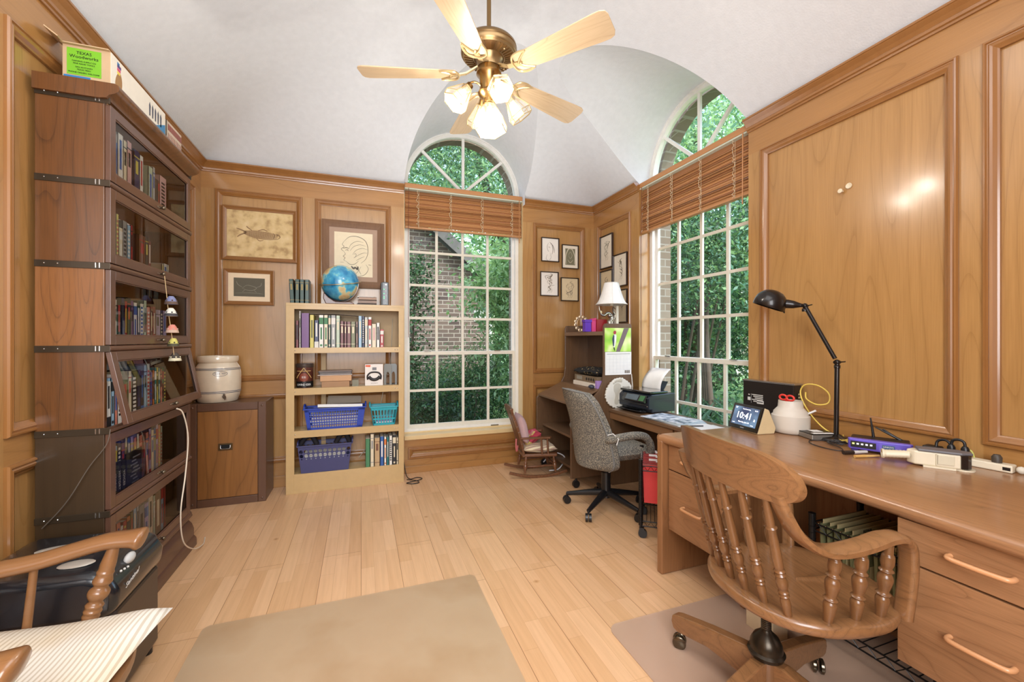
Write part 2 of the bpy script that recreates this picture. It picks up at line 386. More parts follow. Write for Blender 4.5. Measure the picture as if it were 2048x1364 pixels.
wall('wall_back', PB, [
    (XL - .1, .366, 0, TOP, [(-1.086, -.463, .88, 2.41), (-.368, .252, .88, 2.41), (-1.086, -.463, .2, .77), (-.368, .252, .2, .77)]),
    (.366, 1.523, 0, .33, [(.40, 1.49, .125, .235)]),
    (1.523, XR + .1, 0, TOP, [(1.633, 2.223, .875, 2.395), (1.633, 2.223, .2, .76)])], W_X)
wall('wall_right', PR, [
    (YF, 2.013, 0, TOP, [(1.007, 1.924, .80, 2.395), (-.25, .935, .80, 2.395), (-1.2, -.35, .80, 2.395), (1.007, 1.924, .2, .70), (-.25, .935, .2, .70)]),
    (2.013, 3.135, 0, .33, []),
    (3.135, YB, 0, TOP, [(3.255, 3.82, .875, 2.395), (3.255, 3.82, .2, .76)])], W_Y)
wall('wall_left', PL, [
    (YF, YB, 0, TOP, [(1.985, 3.75, .87, 2.36), (1.985, 3.75, .2, .77), (.55, 1.90, .87, 2.36), (.55, 1.90, .2, .77), (-1.1, .45, .87, 2.36)])], W_Y)
mb = MB(); mb.box(XL - .1, XR + .1, YF - .12, YF, 0, TOP)
tag(mb.build('wall_front', W_X, keep=True), kind='structure')
# the crown moulding
CP = [(0, 0), (0, -.075), (.010, -.075), (.012, -.066), (.020, -.062), (.022, -.050), (.018, -.046), (.030, -.030), (.046, -.016), (.050, -.012), (.055, -.010), (.055, 0)]
def crown(name, Pm, u0, u1, m0=0, m1=0):
    mb = MB(); n = len(CP)
    vs = [Pm(u0 + m0 * h, TOP + .012 + z, h) for h, z in CP] + [Pm(u1 - m1 * h, TOP + .012 + z, h) for h, z in CP]
    mb.add(vs, [(i, (i + 1) % n, n + (i + 1) % n, n + i) for i in range(n)] + [tuple(range(n)), tuple(range(2 * n - 1, n - 1, -1))])
    return tag(mb.build(name, W_TRIM, keep=True), kind='structure')
crown('trim_1', PB, XL, .366, 1, 0); crown('trim_2', PB, 1.523, XR, 0, 1)
crown('trim_3', PR, 3.135, YB, 0, 1); crown('trim_4', PR, YF, 2.013, 0, 0); crown('trim_5', PL, YF, YB, 0, 1)
# baseboards
mb = MB(); mb.box(XL, .366, YB - .016, YB, 0, .09); mb.box(.366, 1.523, YB - .016, YB, 0, .06); mb.box(1.523, XR, YB - .016, YB, 0, .09)
tag(mb.build('baseboard_back', W_X, keep=True, bevel=.003), kind='structure')
mb = MB(); mb.box(XR - .016, XR, YF, YB - .016, 0, .09); tag(mb.build('baseboard_right', W_Y, keep=True, bevel=.003), kind='structure')
mb = MB(); mb.box(XL, XL + .016, YF, YB - .016, 0, .09); tag(mb.build('baseboard_left', W_Y, keep=True, bevel=.003), kind='structure')
# ------------------------------------------------------------------ vaulted ceiling with two lunettes
CEIL = plain((218, 220, 223), .85, name='textured_ceiling_paint', bump=.5, bscale=120)
W1C, W1Z, R1 = .945, 2.655, .578
W2C, W2Z, R2 = 2.574, 2.61, .565
G1, G2 = 4.03, 2.455
def main_z(x, y):
    dx = max(min(x - XL, XR - x), 1e-3); dy = max(min(YB - y, y - YF), 1e-3)
    d = (dx ** -3 + dy ** -3) ** (-1 / 3)
    return ZC + .8 * d - .19 * d * d
def bz1(x, y):
    q = R1 ** 2 - (x - W1C) ** 2
    return W1Z + sqrt(q) if q > 0 and y > 1.9 else -2.
def bz2(x, y):
    q = R2 ** 2 - (y - W2C) ** 2
    return W2Z + sqrt(q) if q > 0 and x > .9 else -2.
def hcut(x, y): return max(bz1(x, y), bz2(x, y)) - main_z(x, y) - .002
xs = sorted(set(list(np.linspace(XL, XR, 100)) + [W1C + R1 * cos(t) for t in np.linspace(0, pi, 50)]))
ys = sorted(set(list(np.linspace(YF, YB, 130)) + [W2C + R2 * cos(t) for t in np.linspace(0, pi, 50)]))
verts = {}; V = []; F = []
def vid(x, y):
    k = (round(x, 5), round(y, 5))
    if k not in verts: verts[k] = len(V); V.append((x, y, main_z(x, y)))
    return verts[k]
HC = {}
def hh(x, y):
    k = (x, y)
    if k not in HC: HC[k] = hcut(x, y)
    return HC[k]
for i in range(len(xs) - 1):
    for j in range(len(ys) - 1):
        P = [(xs[i], ys[j]), (xs[i + 1], ys[j]), (xs[i + 1], ys[j + 1]), (xs[i], ys[j + 1])]
        H = [hh(*p) for p in P]
        if max(H) <= 0: F.append([vid(*p) for p in P]); continue
        if min(H) > 0: continue
        out = []
        for k in range(4):
            a, b, ha, hb = P[k], P[(k + 1) % 4], H[k], H[(k + 1) % 4]
            if ha <= 0: out.append(a)
            if (ha <= 0) != (hb <= 0):
                lo, hi = (0., 1.)
                for _ in range(14):
                    mid = (lo + hi) / 2; hm = hcut(a[0] + (b[0] - a[0]) * mid, a[1] + (b[1] - a[1]) * mid)
                    if (hm <= 0) == (ha <= 0): lo = mid
                    else: hi = mid
                out.append((a[0] + (b[0] - a[0]) * lo, a[1] + (b[1] - a[1]) * lo))
        ids = []
        for p in out:
            q = vid(*p)
            if q not in ids: ids.append(q)
        if len(ids) > 2: F.append(ids)
croot = thing('ceiling', None, None, kind='structure')
cm = MB(); cm.add(V, [tuple(f) for f in F]); cm.build('vault', CEIL, croot, smooth=30)
def lunette(which):
    mb = MB(); n = 72; rows = []
    C, Z, R = (W1C, W1Z, R1) if which == 1 else (W2C, W2Z, R2)
    for i in range(n + 1):
        t = pi * i / n; u = C + R * .99999 * cos(t); z = Z + R * sin(t)
        s0 = G1 if which == 1 else G2; wallp = YB if which == 1 else XR
        f = lambda s: (main_z(u, s) if which == 1 else main_z(s, u))
        lo, hi = wallp, (1.9 if which == 1 else .9)
        if f(wallp) >= z: end = wallp
        else:
            end = hi
            s = wallp
            while s > hi:
                if f(s) >= z: break
                s -= .01
            a, b = s + .01, s
            for _ in range(20):
                m_ = (a + b) / 2
                if f(m_) >= z: b = m_
                else: a = m_
            end = b
        rows.append([((u, s0 + (end - s0) * k / 12, z) if which == 1 else (s0 + (end - s0) * k / 12, u, z)) for k in range(13)])
    # straight skirts between crown height and the springing line
    for side in (0, -1):
        r = rows[side]; r2 = [(p[0], p[1], ZC - .06) for p in r]
        rows.insert(0, r2) if side == 0 else rows.append(r2)
    vs = [p for r in rows for p in r]; k = 13
    mb.add(vs, [(a * k + b, a * k + b + 1, (a + 1) * k + b + 1, (a + 1) * k + b) for a in range(len(rows) - 1) for b in range(k - 1)])
    mb.build('lunette', CEIL, croot, smooth=40)
lunette(1); lunette(2)
# ------------------------------------------------------------------ windows
def brick_mat(name, c1, c2, mortar, w=.2, h=.067, ms=.006):
    m, n, l, b = newmat(name)
    tc = n.new('ShaderNodeTexCoord'); sp = n.new('ShaderNodeSeparateXYZ'); cb = n.new('ShaderNodeCombineXYZ'); ad = n.new('ShaderNodeMath'); ad.operation = 'ADD'
    l.new(tc.outputs['Object'], sp.inputs[0]); l.new(sp.outputs[0], ad.inputs[0]); l.new(sp.outputs[1], ad.inputs[1]); l.new(ad.outputs[0], cb.inputs[0]); l.new(sp.outputs[2], cb.inputs[1])
    br = n.new('ShaderNodeTexBrick'); br.inputs['Scale'].default_value = 1; br.inputs['Brick Width'].default_value = w; br.inputs['Row Height'].default_value = h; br.inputs['Mortar Size'].default_value = ms
    br.inputs['Color1'].default_value = lin(c1); br.inputs['Color2'].default_value = lin(c2); br.inputs['Mortar'].default_value = lin(mortar)
    l.new(cb.outputs[0], br.inputs[0]); l.new(br.outputs[0], b.inputs['Base Color']); b.inputs['Roughness'].default_value = .9
    bp = n.new('ShaderNodeBump'); bp.inputs['Strength'].default_value = .5; bp.inputs['Distance'].default_value = .008; bp.invert = True
    l.new(br.outputs['Fac'], bp.inputs['Height']); l.new(bp.outputs[0], b.inputs['Normal'])
    return m
BRICK = brick_mat('tan_house_brick', (134, 120, 104), (120, 104, 88), (150, 142, 130))
BRICKN = brick_mat('brown_neighbour_brick', (112, 98, 88), (78, 68, 64), (150, 144, 134), .21, .075, .008)
def window(name, loc, rot, R, Z, midz, fan0):
    w = thing(name, None, None, loc, rot, local=True, kind='structure')
    # frame
    f = MB(); e = .038
    f.box(-R + .004, -R + e, -.005, .065, .34, Z); f.box(R - e, R - .004, -.005, .065, .34, Z); f.box(-R + e, R - e, -.004, .064, .341, .374)
    f.box(-R + e, R - e, .001, .049, Z - .06, Z - .005)
    n = 40
    for rr0, rr1, y0, y1 in ((R - .042, R, -.004, .05), (R - .014, R + .0, -.014, -.004)):
        vs = []
        for i in range(n + 1):
            t = pi * i / n
            for r, y in ((rr0, y0), (rr1, y0), (rr1, y1), (rr0, y1)): vs.append((r * cos(t), y, Z + r * sin(t)))
        f.add(vs, [(4 * i + j, 4 * i + (j + 1) % 4, 4 * i + 4 + (j + 1) % 4, 4 * i + 4 + j) for i in range(n) for j in range(4)])
    f.build('frame', WHITE, w)
    # jamb linings in the wall thickness
    j = MB(); j.box(-R - .02, -R + .003, -.117, 0, .33, 2.59); j.box(R - .003, R + .02, -.117, 0, .33, 2.59); j.build('jamb', JAMB, w)
    s = MB(); s.box(-R + .001, R - .001, -.135, 0, .30, .339); s.box(-R, R, -.02, .0, .335, .35); s.build('window_sill', JAMB, w, bevel=.004)
    # fanlight bars
    g = MB()
    for a in (fan0, 90, 180 - fan0):
        t = radians(a); g.bar((.03 * cos(t), .025, Z + .03 * sin(t)), ((R - .03) * cos(t), .025, Z + (R - .03) * sin(t)), .026, .022, up=(0, 1, 0))
    g.build('fanlight_bar', WHITE, w)
    for nm, z0, z1, y, rows, mat in (('upper_sash', midz - .01, Z - .06, .034, [midz + .345 * 1, midz + .66, midz + .975, midz + 1.29], WHITE), ('lower_sash', .372, midz + .025, .008, [midz - .345], CREAMP)):
        u = MB(); x0 = R - .036; q = .028
        u.box(-x0, -x0 + q, y, y + .026, z0, z1); u.box(x0 - q, x0, y, y + .026, z0, z1); u.box(-x0 + q, x0 - q, y + .001, y + .025, z0 + .001, z0 + .038); u.box(-x0 + q, x0 - q, y + .001, y + .025, z1 - .032, z1 - .001)
        so = u.build(nm, mat, w)
        m = MB(); xi = x0 - q; st = 2 * xi / 4
        for k in (1, 2, 3): m.box(-xi + st * k - .012, -xi + st * k + .012, y + .004, y + .022, z0, z1)
        for zz in rows:
            if zz < z1 - .02: m.box(-xi - .002, xi + .002, y + .006, y + .020, zz - .0115, zz + .0115)
        m.build('muntins', CREAMP, so)
        p = MB(); p.quad((-xi, y + .013, z0), (xi, y + .013, z0), (xi, y + .013, z1), (-xi, y + .013, z1)); p.build('glass_pane', GLASS, so)
    p = MB(); vs = [(0, .03, Z)] + [((R - .03) * cos(pi * i / n), .03, Z + (R - .03) * sin(pi * i / n)) for i in range(n + 1)]
    p.add(vs, [(0, i, i + 1) for i in range(1, n + 1)]); p.build('fanlight_glass', GLASS, w)
    l = MB(); l.box(R - .30, R - .22, -.012, -.004, .352, .362); l.box(-R + .2, -R + .26, -.004, .007, midz + .026, midz + .032); l.box(R - .26, R - .2, -.004, .007, midz + .026, midz + .032)
    l.build('sash_lock', STEEL, w)
    return w
window('window_1', (W1C, G1, 0), 0, R1, W1Z, 1.075, 42)
window('window_2', (G2, W2C, 0), radians(-90), R2, W2Z, 1.045, 42)
# outside brick skin with arched openings
def skin(name, fn, c, R, Z, u0, u1, zb, zt):
    mb = MB(); o = R - .035; n = 32
    def bx(a, b, z0, z1):
        p, q = fn(a, z0, .10), fn(b, z1, .22); mb.box(min(p[0], q[0]), max(p[0], q[0]), min(p[1], q[1]), max(p[1], q[1]), z0, z1)
    bx(u0, c - o, zb, Z); bx(c + o, u1, zb, Z); bx(c - o, c + o, zb, .34); bx(u0, c - R, Z, zt); bx(c + R, u1, Z, zt)
    for i in range(n):
        t0, t1 = pi * i / n, pi * (i + 1) / n; q = []
        for t in (t0, t1):
            q.append((c + o * cos(t), Z + o * sin(t)))
        a, b = q; A = (max(min(c + R * cos(t0) * 1.0, c + R), c - R), zt); B = (c + R * cos(t1), zt)
        vs = [fn(a[0], a[1], .10), fn(b[0], b[1], .10), fn(B[0], B[1], .10), fn(A[0], A[1], .10), fn(a[0], a[1], .22), fn(b[0], b[1], .22), fn(B[0], B[1], .22), fn(A[0], A[1], .22)]
        mb.add(vs, [(0, 1, 2, 3), (7, 6, 5, 4), (0, 4, 5, 1)])
    tag(mb.build(name, BRICK, keep=True), kind='structure')
skin('wall_back_exterior', lambda u, z, h: (u, G1 - .02 + h, z), W1C, R1, W1Z, -1.4, 2.68, -.45, 3.55)
skin('wall_right_exterior', lambda u, z, h: (G2 - .02 + h, u, z), W2C, R2, W2Z, -1.4, 4.11, -.45, 3.55)
# ------------------------------------------------------------------ wooden blinds
def blind(loc, rot, hw, ztop, zbot, label, seed):
    rnd = random.Random(seed)
    b = thing('window_blind', label, 'blind', loc, rot, 'raised wooden blinds at the two windows', local=True)
    h = MB(); h.box(-hw - .004, hw + .004, -.035, .03, ztop - .045, ztop); h.build('headrail', BLIND, b, bevel=.008)
    t = MB(); t.box(-hw, hw, -.034, .02, ztop - .056, ztop - .046); t.build('metal_track', plain((196, 200, 180), .4), b)
    z = ztop - .07; first = None; n = 21; dz = (z - zbot - .03) / n
    for i in range(n):
        s = MB(); a = radians(58 + rnd.uniform(-14, 14)); M = Rx(a)
        s.obox((0, 0, 0), (2 * hw - .008, .046, .0028), M)
        o = s.build('slat', BLIND if i % 3 else BLINDY, b); o.location = (rnd.uniform(-.002, .002), -.004, z - dz * (i + .5)); o.rotation_euler = (0, rnd.uniform(-.003, .003), 0)
    r = MB(); r.box(-hw + .003, hw - .003, -.026, .018, zbot, zbot + .016); r.build('bottom_rail', BLIND, b, bevel=.004)
    for k, x in enumerate((-.8 * hw, -.27 * hw, .27 * hw, .8 * hw)):
        c = MB(); zz = z + .01; pts = []; i = 0
        while zz > zbot + .005:
            pts.append((x + .012 * rnd.uniform(-1, 1), -.034 - .006 * (i % 2), zz)); zz -= .011; i += 1
        c.tube(spline(pts, 3), .0018, 5); c.tube([(x + .012, -.036, z), (x + .01, -.036, zbot)], .0012, 5)
        c.build('ladder_cord', plain((206, 188, 156), .8), b)
    c = MB(); c.tube([(-hw + .035, -.04, ztop - .05), (-hw + .03, -.042, zbot - .1), (-hw + .032, -.042, zbot - 1.0)], .0028, 6); c.build('pull_cord', plain((120, 66, 40), .6), b)
    c = MB(); c.tube([(hw - .035, -.042, ztop - .05), (hw - .035, -.045, zbot - .06)], .004, 6); c.build('tilt_wand', BLIND, b)
    return b
blind((W1C, 3.945, 0), 0, .572, 2.645, 2.235, 'wooden blind pulled up at the window left of the hutch, arched glass above it', 1)
blind((2.372, W2C, 0), radians(-90), .558, 2.607, 2.155, 'wooden blind pulled up at the window above the printer and black desk lamp', 2)
# ------------------------------------------------------------------ ceiling fan with light kit
fan = thing('ceiling_fan', 'brass ceiling fan with five pale oak blades and a cluster of lit glass shades', 'ceiling fan', (.628, 2.10, 2.60), 0, local=True)
m = MB(); m.cyl((0, 0, .17), (0, 0, .85), .0115, n=16); m.lathe([(.012, .62), (.05, .66), (.065, .72), (.065, .86)], n=24); m.build('downrod', BRASSD, fan, smooth=40)
m = MB(); m.lathe([(.02, .20), (.03, .18), (.05, .172), (.10, .166), (.134, .156), (.144, .144), (.146, .132), (.143, .128), (.146, .124), (.146, .104), (.142, .098), (.136, .096), (.134, .090), (.078, .080), (.066, .062), (.062, .03), (.0, .028)], n=56)
for i in range(40):
    a = 2 * pi * i / 40; m.bar((.084 * cos(a), .084 * sin(a), .079), (.130 * cos(a), .130 * sin(a), .087), .0045, .006)
for i in range(4):
    a = 2 * pi * (i + .3) / 4; m.ball((.112 * cos(a), .112 * sin(a), .082), .007, 8)
m.build('motor_housing', BRASSD, fan, smooth=35)
m = MB(); m.lathe([(.0, .03), (.062, .028), (.066, 0), (.05, -.02), (.048, -.09), (.058, -.1), (.05, -.115), (.03, -.13), (.028, -.15), (.036, -.16), (.012, -.175), (0, -.178)], n=28); m.build('switch_housing', BRASS, fan, smooth=40)
bl = None
for k, ang in enumerate((162.7, 90.7, 18.7, 306.7, 234.7)):
    a = radians(ang)
    m = MB(); L0, L1 = .17, .665; pts = []
    hw = lambda t: .048 + .026 * min(1, t * 1.15)
    N = 16
    top = [(L0 + (L1 - L0) * i / N, hw(i / N)) for i in range(N + 1)]
    c = .03
    poly = top[:-1] + [(L1 - c, hw(1)), (L1 - c * .3, hw(1) - c * .3), (L1, hw(1) - c)] + [(L1, -hw(1) + c), (L1 - c * .3, -hw(1) + c * .3), (L1 - c, -hw(1))] + [(x, -y) for x, y in reversed(top[:-1])]
    M = Rz(a) @ Rx(radians(-12))
    mm = MB(); mm.prism(poly, -.003, .003); m = MB(); m.add(mm.v, mm.f)
    o = m.build('blade', FANW, fan, bevel=.0015); o.matrix_local = (Rz(a) @ Rx(radians(-12))).to_4x4(); o.location = (0, 0, -.002)
    q = MB(); q.bar((.055, 0, .040), (.12, 0, .004), .022, .007); q.bar((.12, 0, .004), (.185, 0, -.007), .026, .006)
    for sgn in (1, -1):
        q.tube(spline([(.155, 0, -.006), (.160, sgn * .026, -.007), (.178, sgn * .050, -.007), (.215, sgn * .058, -.007), (.250, sgn * .052, -.007)], 4), .006, 6)
        q.tube(spline([(.185, 0, -.007), (.20, sgn * .018, -.007), (.215, sgn * .03, -.007), (.250, sgn * .052, -.007)], 4), .0055, 6)
    q.ball((.2, 0, -.008), .007, 8); q.build('blade_bracket', plain((206, 180, 134), .3, .7), o, smooth=40)
BULB = plain((255, 226, 180), .4, emit=4, name='lit_bulb'); BULBOFF = plain((240, 236, 226), .3)
def glass_shade(parent, base, d, L, r0, r1, lit):
    M = align(d); base = Vector(base)
    g = MB(); n = 6
    ring = lambda r, z: [base + M @ Vector((r * cos(pi / 3 * j + .3), r * sin(pi / 3 * j + .3), z)) for j in range(n)]
    A, B, Cc = ring(r0, .01), ring(r1, L * .78), ring(r1 * .93, L)
    g.add(A + B + Cc, [(j, (j + 1) % n, n + (j + 1) % n, n + j) for j in range(n)] + [(n + j, n + (j + 1) % n, 2 * n + (j + 1) % n, 2 * n + j) for j in range(n)])
    so = g.build('lamp_shade', SHADEG, parent)
    e = MB()
    for j in range(n):
        e.bar(A[j], B[j], .0032); e.bar(B[j], Cc[j], .0032); e.bar(B[j], B[(j + 1) % n], .0032); e.bar(Cc[j], Cc[(j + 1) % n], .0038); e.bar(A[j], A[(j + 1) % n], .004)
    e.build('brass_caming', plain((206, 178, 126), .3, .8), so)
    b = MB(); b.lathe([(.0, .02), (.012, .022), (.014, .04), (.024, .07), (.026, .09), (.016, .112), (0, .118)], base, 16, M=M); b.build('bulb', BULB if lit else BULBOFF, so, smooth=60)
    s_ = MB(); s_.lathe([(0, -.02), (.018, -.018), (.022, .01), (.026, .02), (.02, .03), (0, .03)], base, 18, M=M); s_.build('socket_cup', BRASS, so, smooth=40)
    return base + M @ Vector((0, 0, .085))
BP = []
for ang, lit in ((182, 1), (272, 1), (2, 0), (92, 0)):
    a = radians(ang); e = Vector((cos(a), sin(a), 0))
    m = MB(); m.tube(spline([e * .04 + Vector((0, 0, -.07)), e * .07 + Vector((0, 0, -.055)), e * .10 + Vector((0, 0, -.065)), e * .112 + Vector((0, 0, -.09))], 5), .006, 8); m.build('light_arm', BRASS, fan, smooth=60)
    p = glass_shade(fan, e * .112 + Vector((0, 0, -.09)), e * .62 + Vector((0, 0, -.78)), .125, .028, .066, lit)
    if lit: BP.append(p)
p = glass_shade(fan, (0, 0, -.085 - .06), (0.03, -.12, -1), .155, .03, .088, 1); BP.append(p)
for i, p in enumerate(BP):
    q = Vector(p) + Vector((.628, 2.10, 2.60)) + (Vector((0, 0, -.05)))
    light('fan_bulb_light', 'POINT', q, 9, (1, .95, .87), .018)
# ================================================================== LEFT SIDE
# ------------------------------------------------------------------ sectional glass-door bookcase
bX0, bX1, bY0, bY1 = -1.172, -.945, 2.12, 2.965
bc = thing('sectional_bookcase', 'tall dark oak sectional bookcase with six lifting glass doors along the left wall', 'bookcase', (-1.06, 2.54, 0))
LV = [.19, .522, .854, 1.182, 1.512, 1.842, 2.172]     # section boundaries
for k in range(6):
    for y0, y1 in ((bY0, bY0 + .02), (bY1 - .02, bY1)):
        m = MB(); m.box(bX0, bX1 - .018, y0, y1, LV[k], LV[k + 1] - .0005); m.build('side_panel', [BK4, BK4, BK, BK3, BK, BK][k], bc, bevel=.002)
m = MB(); m.box(bX0, bX0 + .008, bY0 + .02, bY1 - .02, .19, 2.172)
for z in LV: m.box(bX0 + .008, bX1 - .022, bY0 + .02, bY1 - .02, z - .012, z + .006)
m.build('shelf_interior', BKI, bc)
# base with curved foot
m = MB(); prof = [(bX1 - .03, .19), (bX1 + .004, .185), (bX1 + .004, .172), (bX1 - .012, .165), (bX1 - .014, .15), (bX1 + .002, .13), (bX1 + .012, .10), (bX1 + .012, .06), (bX1 + .024, .045), (bX1 + .026, .03), (bX1 + .026, 0), (bX0, 0), (bX0, .19)]
m.prism(prof, bY0 - .012, bY1 + .014, 'y'); m.build('base', BKY, bc, bevel=.002, smooth=35)
m = MB(); prof = [(bX0, 2.172), (bX1 - .03, 2.172), (bX1 - .005, 2.176), (bX1 + .004, 2.188), (bX1 + .022, 2.196), (bX1 + .034, 2.206), (bX1 + .038, 2.218), (bX1 + .034, 2.230), (bX1 + .022, 2.236), (bX0, 2.236)]
m.prism(prof, bY0 - .016, bY1 + .018, 'y'); m.build('cornice', BK, bc, smooth=40)
# metal bands and their clips
for z in LV:
    c = MB(); m = MB()
    m.box(bX0, bX1 + .002, bY0 - .004, bY0, z - .014, z + .012); m.build('metal_band', DKSTRAP, bc, bevel=.001)
    m = MB(); m.box(bX0, bX1 + .002, bY1, bY1 + .004, z - .014, z + .012); m.build('metal_band', DKSTRAP, bc, bevel=.001)
    for dx in (.185, .197): c.box(bX0 + dx - .0018, bX0 + dx + .0018, bY0 - .0065, bY0 - .003, z - .010, z + .010)
    for dx in (.03, .07): c.ball((bX0 + dx, bY0 - .0045, z), .003, 8)
    c.build('band_clip', STEEL, bc)
m = MB()
for z in LV[1:-1] + [LV[0]]:
    m.tube([(bX1 - .008, bY0 - .002, z), (bX1 - .008, bY1 + .004, z)], .0125, 12)
m.build('door_bead', BKY, bc, smooth=40)
for i in range(6):
    z0, z1 = LV[i] + .014, LV[i + 1] - .014
    tilt = radians(11) if i == 2 else 0
    d = MB(); h = z1 - z0; y0, y1 = bY0 + .006, bY1 - .006; e = .038
    for a in ((y0, y0 + e, 0, h), (y1 - e, y1, 0, h), (y0 + e, y1 - e, 0, e), (y0 + e, y1 - e, h - e, h)):
        d.box(-.009, .009, a[0] - bY0, a[1] - bY0, a[2] - h, a[3] - h)
    for a in ((y0 + e, y0 + e + .005, e, h - e), (y1 - e - .005, y1 - e, e, h - e), (y0 + e, y1 - e, e, e + .005), (y0 + e, y1 - e, h - e - .005, h - e)):
        d.box(.002, .0065, a[0] - bY0, a[1] - bY0, a[2] - h, a[3] - h)
    do = d.build('glass_door', BKY, bc, bevel=.0015, world=False)
    do.matrix_local = ROOT[bc.name] @ Matrix.Translation((bX1 - .009, bY0, z1)) @ Matrix.Rotation(-tilt, 4, 'Y')
    p = MB(); p.quad((.001, y0 + e - bY0, e - h), (.001, y1 - e - bY0, e - h), (.001, y1 - e - bY0, -e), (.001, y0 + e - bY0, -e)); p.build('pane', GLASSD, do, world=False)
    k = MB(); yk = (bY1 - bY0) / 2 + .02
    k.lathe([(0, 0), (.006, .0), (.005, .008), (.009, .013), (.010, .018), (.006, .023), (0, .024)], (.009, yk, e / 2 - h), 14, M=Ry(pi / 2)); k.ball((.009, yk - .022, e / 2 - h), .004, 8); k.ball((.009, yk + .022, e / 2 - h), .004, 8)
    k.build('door_knob', plain((120, 108, 90), .3, .9), do, smooth=50, world=False)
# ------------------------------------------------------------------ books
BM = {}
def book_mesh(t, d, h, cover, accent, style, soft):
    """local: spine faces -y, thickness along x, upright"""
    key = (round(t, 3), round(d, 3), round(h, 3), cover, accent, style)
    if key in BM: return BM[key]
    m = MB(); c = .0018 if soft else .0028; o = 0 if soft else .003
    m.box(-t / 2, -t / 2 + c, -d / 2, d / 2, 0, h); m.box(t / 2 - c, t / 2, -d / 2, d / 2, 0, h)
    m.box(-t / 2, t / 2, -d / 2, -d / 2 + c, 0, h)
    m.box(-t / 2 + c, t / 2 - c, -d / 2 + c, d / 2 - o - .001, o, h - o - .0005, 1)
    y = -d / 2 - .0005
    def band(z0, z1, w=1.0, mi=2): m.box(-t / 2 * w, t / 2 * w, y, -d / 2, z0, z1, mi)
    if style == 1: band(h * .86, h * .88); band(h * .12, h * .14); band(h * .55, h * .80, .45)
    elif style == 2: band(h * .30, h * .84, .42)
    elif style == 3: band(h * .72, h * .92, .9); band(h * .25, h * .62, .35); band(h * .04, h * .10, .5)
    elif style == 4: band(0, h * .22, 1.0); band(h * .4, h * .9, .38)
    elif style == 5:
        z = h * .15
        while z < h * .88: band(z, z + .010, .5); z += .018
    me = bpy.data.meshes.new('book'); me.from_pydata(m.v, [], m.f)
    for q in (plain(cover, .45, coat=.15), PAGES, plain(accent, .5)): me.materials.append(q)
    me.polygons.foreach_set('material_index', m.m); BM[key] = me
    return me
def book(loc, t, d, h, cover, accent, style, label, group, rot=0, lean=0, flat=False, name='book', soft=False):
    o = bpy.data.objects.new(name, book_mesh(t, d, h, cover, accent, style, soft)); COL.objects.link(o)
    M = Matrix.Translation(loc) @ Matrix.Rotation(rot, 4, 'Z')
    if flat: M = M @ Matrix.Rotation(radians(90), 4, 'Y') @ Matrix.Translation((-t / 2, 0, -h / 2))
    elif lean: M = M @ Matrix.Translation((-t / 2 if lean < 0 else t / 2, 0, 0)) @ Matrix.Rotation(lean, 4, 'Y') @ Matrix.Translation((t / 2 if lean < 0 else -t / 2, 0, 0))
    o.matrix_world = M
    return tag(o, label, 'book', group)
CN = {'white': (228, 224, 216), 'cream': (224, 210, 180), 'grey': (150, 148, 144), 'pale green': (182, 196, 170), 'green': (66, 128, 84), 'dark green': (40, 72, 56), 'pink': (212, 168, 164), 'red': (176, 44, 44),
      'maroon': (112, 44, 42), 'brown': (120, 80, 58), 'black': (32, 32, 36), 'blue': (44, 92, 160), 'pale blue': (150, 184, 208), 'navy': (42, 48, 92), 'purple': (110, 64, 122), 'lilac': (182, 164, 200), 'yellow': (206, 190, 80),
      'teal': (56, 140, 140), 'orange': (206, 120, 60), 'olive': (112, 112, 66), 'silver': (186, 188, 186), 'salmon': (212, 132, 110), 'tan': (190, 160, 118)}
ORD = ['first', 'second', 'third', 'fourth', 'fifth', 'sixth', 'seventh', 'eighth', 'ninth', 'tenth', 'eleventh', 'twelfth', 'thirteenth', 'fourteenth', 'fifteenth', 'sixteenth', 'seventeenth', 'eighteenth', 'nineteenth', 'twentieth', 'twenty-first', 'twenty-second', 'twenty-third', 'twenty-fourth', 'twenty-fifth', 'twenty-sixth', 'twenty-seventh']
SHN = ['bottom glass shelf', 'second glass shelf from the bottom', 'glass shelf with the tilted door', 'third glass shelf from the top', 'second glass shelf from the top', 'top glass shelf']
rb = random.Random(11)
def row(shelf, items, y0, hmax):
    """books along the bookcase: spines face the room (+x)"""
    y = y0; z = LV[shelf] + .006
    for k, it in enumerate(items):
        col, t, hf = it[:3]
        if col is None: y += t; continue
        acc = rb.choice(['white', 'black', 'cream', 'red', 'blue', 'yellow']); acc = 'black' if acc == col else acc
        book((-1.048, y + t / 2, z), t, .15, hmax * hf, CN[col], CN[acc], rb.choice([1, 2, 3, 4, 5]), '%s book on the %s, %s from the near end' % (col, SHN[shelf], ORD[k]), 'books behind the bookcase glass: ' + SHN[shelf], rot=radians(90), soft=rb.random() < .4)
        y += t + .0012
Y0 = bY0 + .03
row(5, [('green', .022, .8), ('white', .03, .86), ('grey', .018, .8), ('white', .042, .84), ('cream', .03, .8), ('pink', .04, .84), (None, .02, 0), ('navy', .05, .80), ('white', .034, .78), (None, .05, 0), ('pale green', .045, .72), ('silver', .022, .76), ('black', .03, .6), ('brown', .02, .6), ('pink', .075, .72)], Y0 + .02, .30)
row(4, [('cream', .03, .75), ('pale green', .028, .8), ('yellow', .02, .8), ('cream', .03, .62), ('grey', .034, .75), ('pale blue', .03, .72), ('red', .018, .74), (None, .055, 0), ('brown', .06, .66), ('black', .03, .68), ('maroon', .025, .62), (None, .12, 0), ('cream', .02, .32), ('white', .04, .34), ('silver', .018, .34)], Y0 + .02, .29)
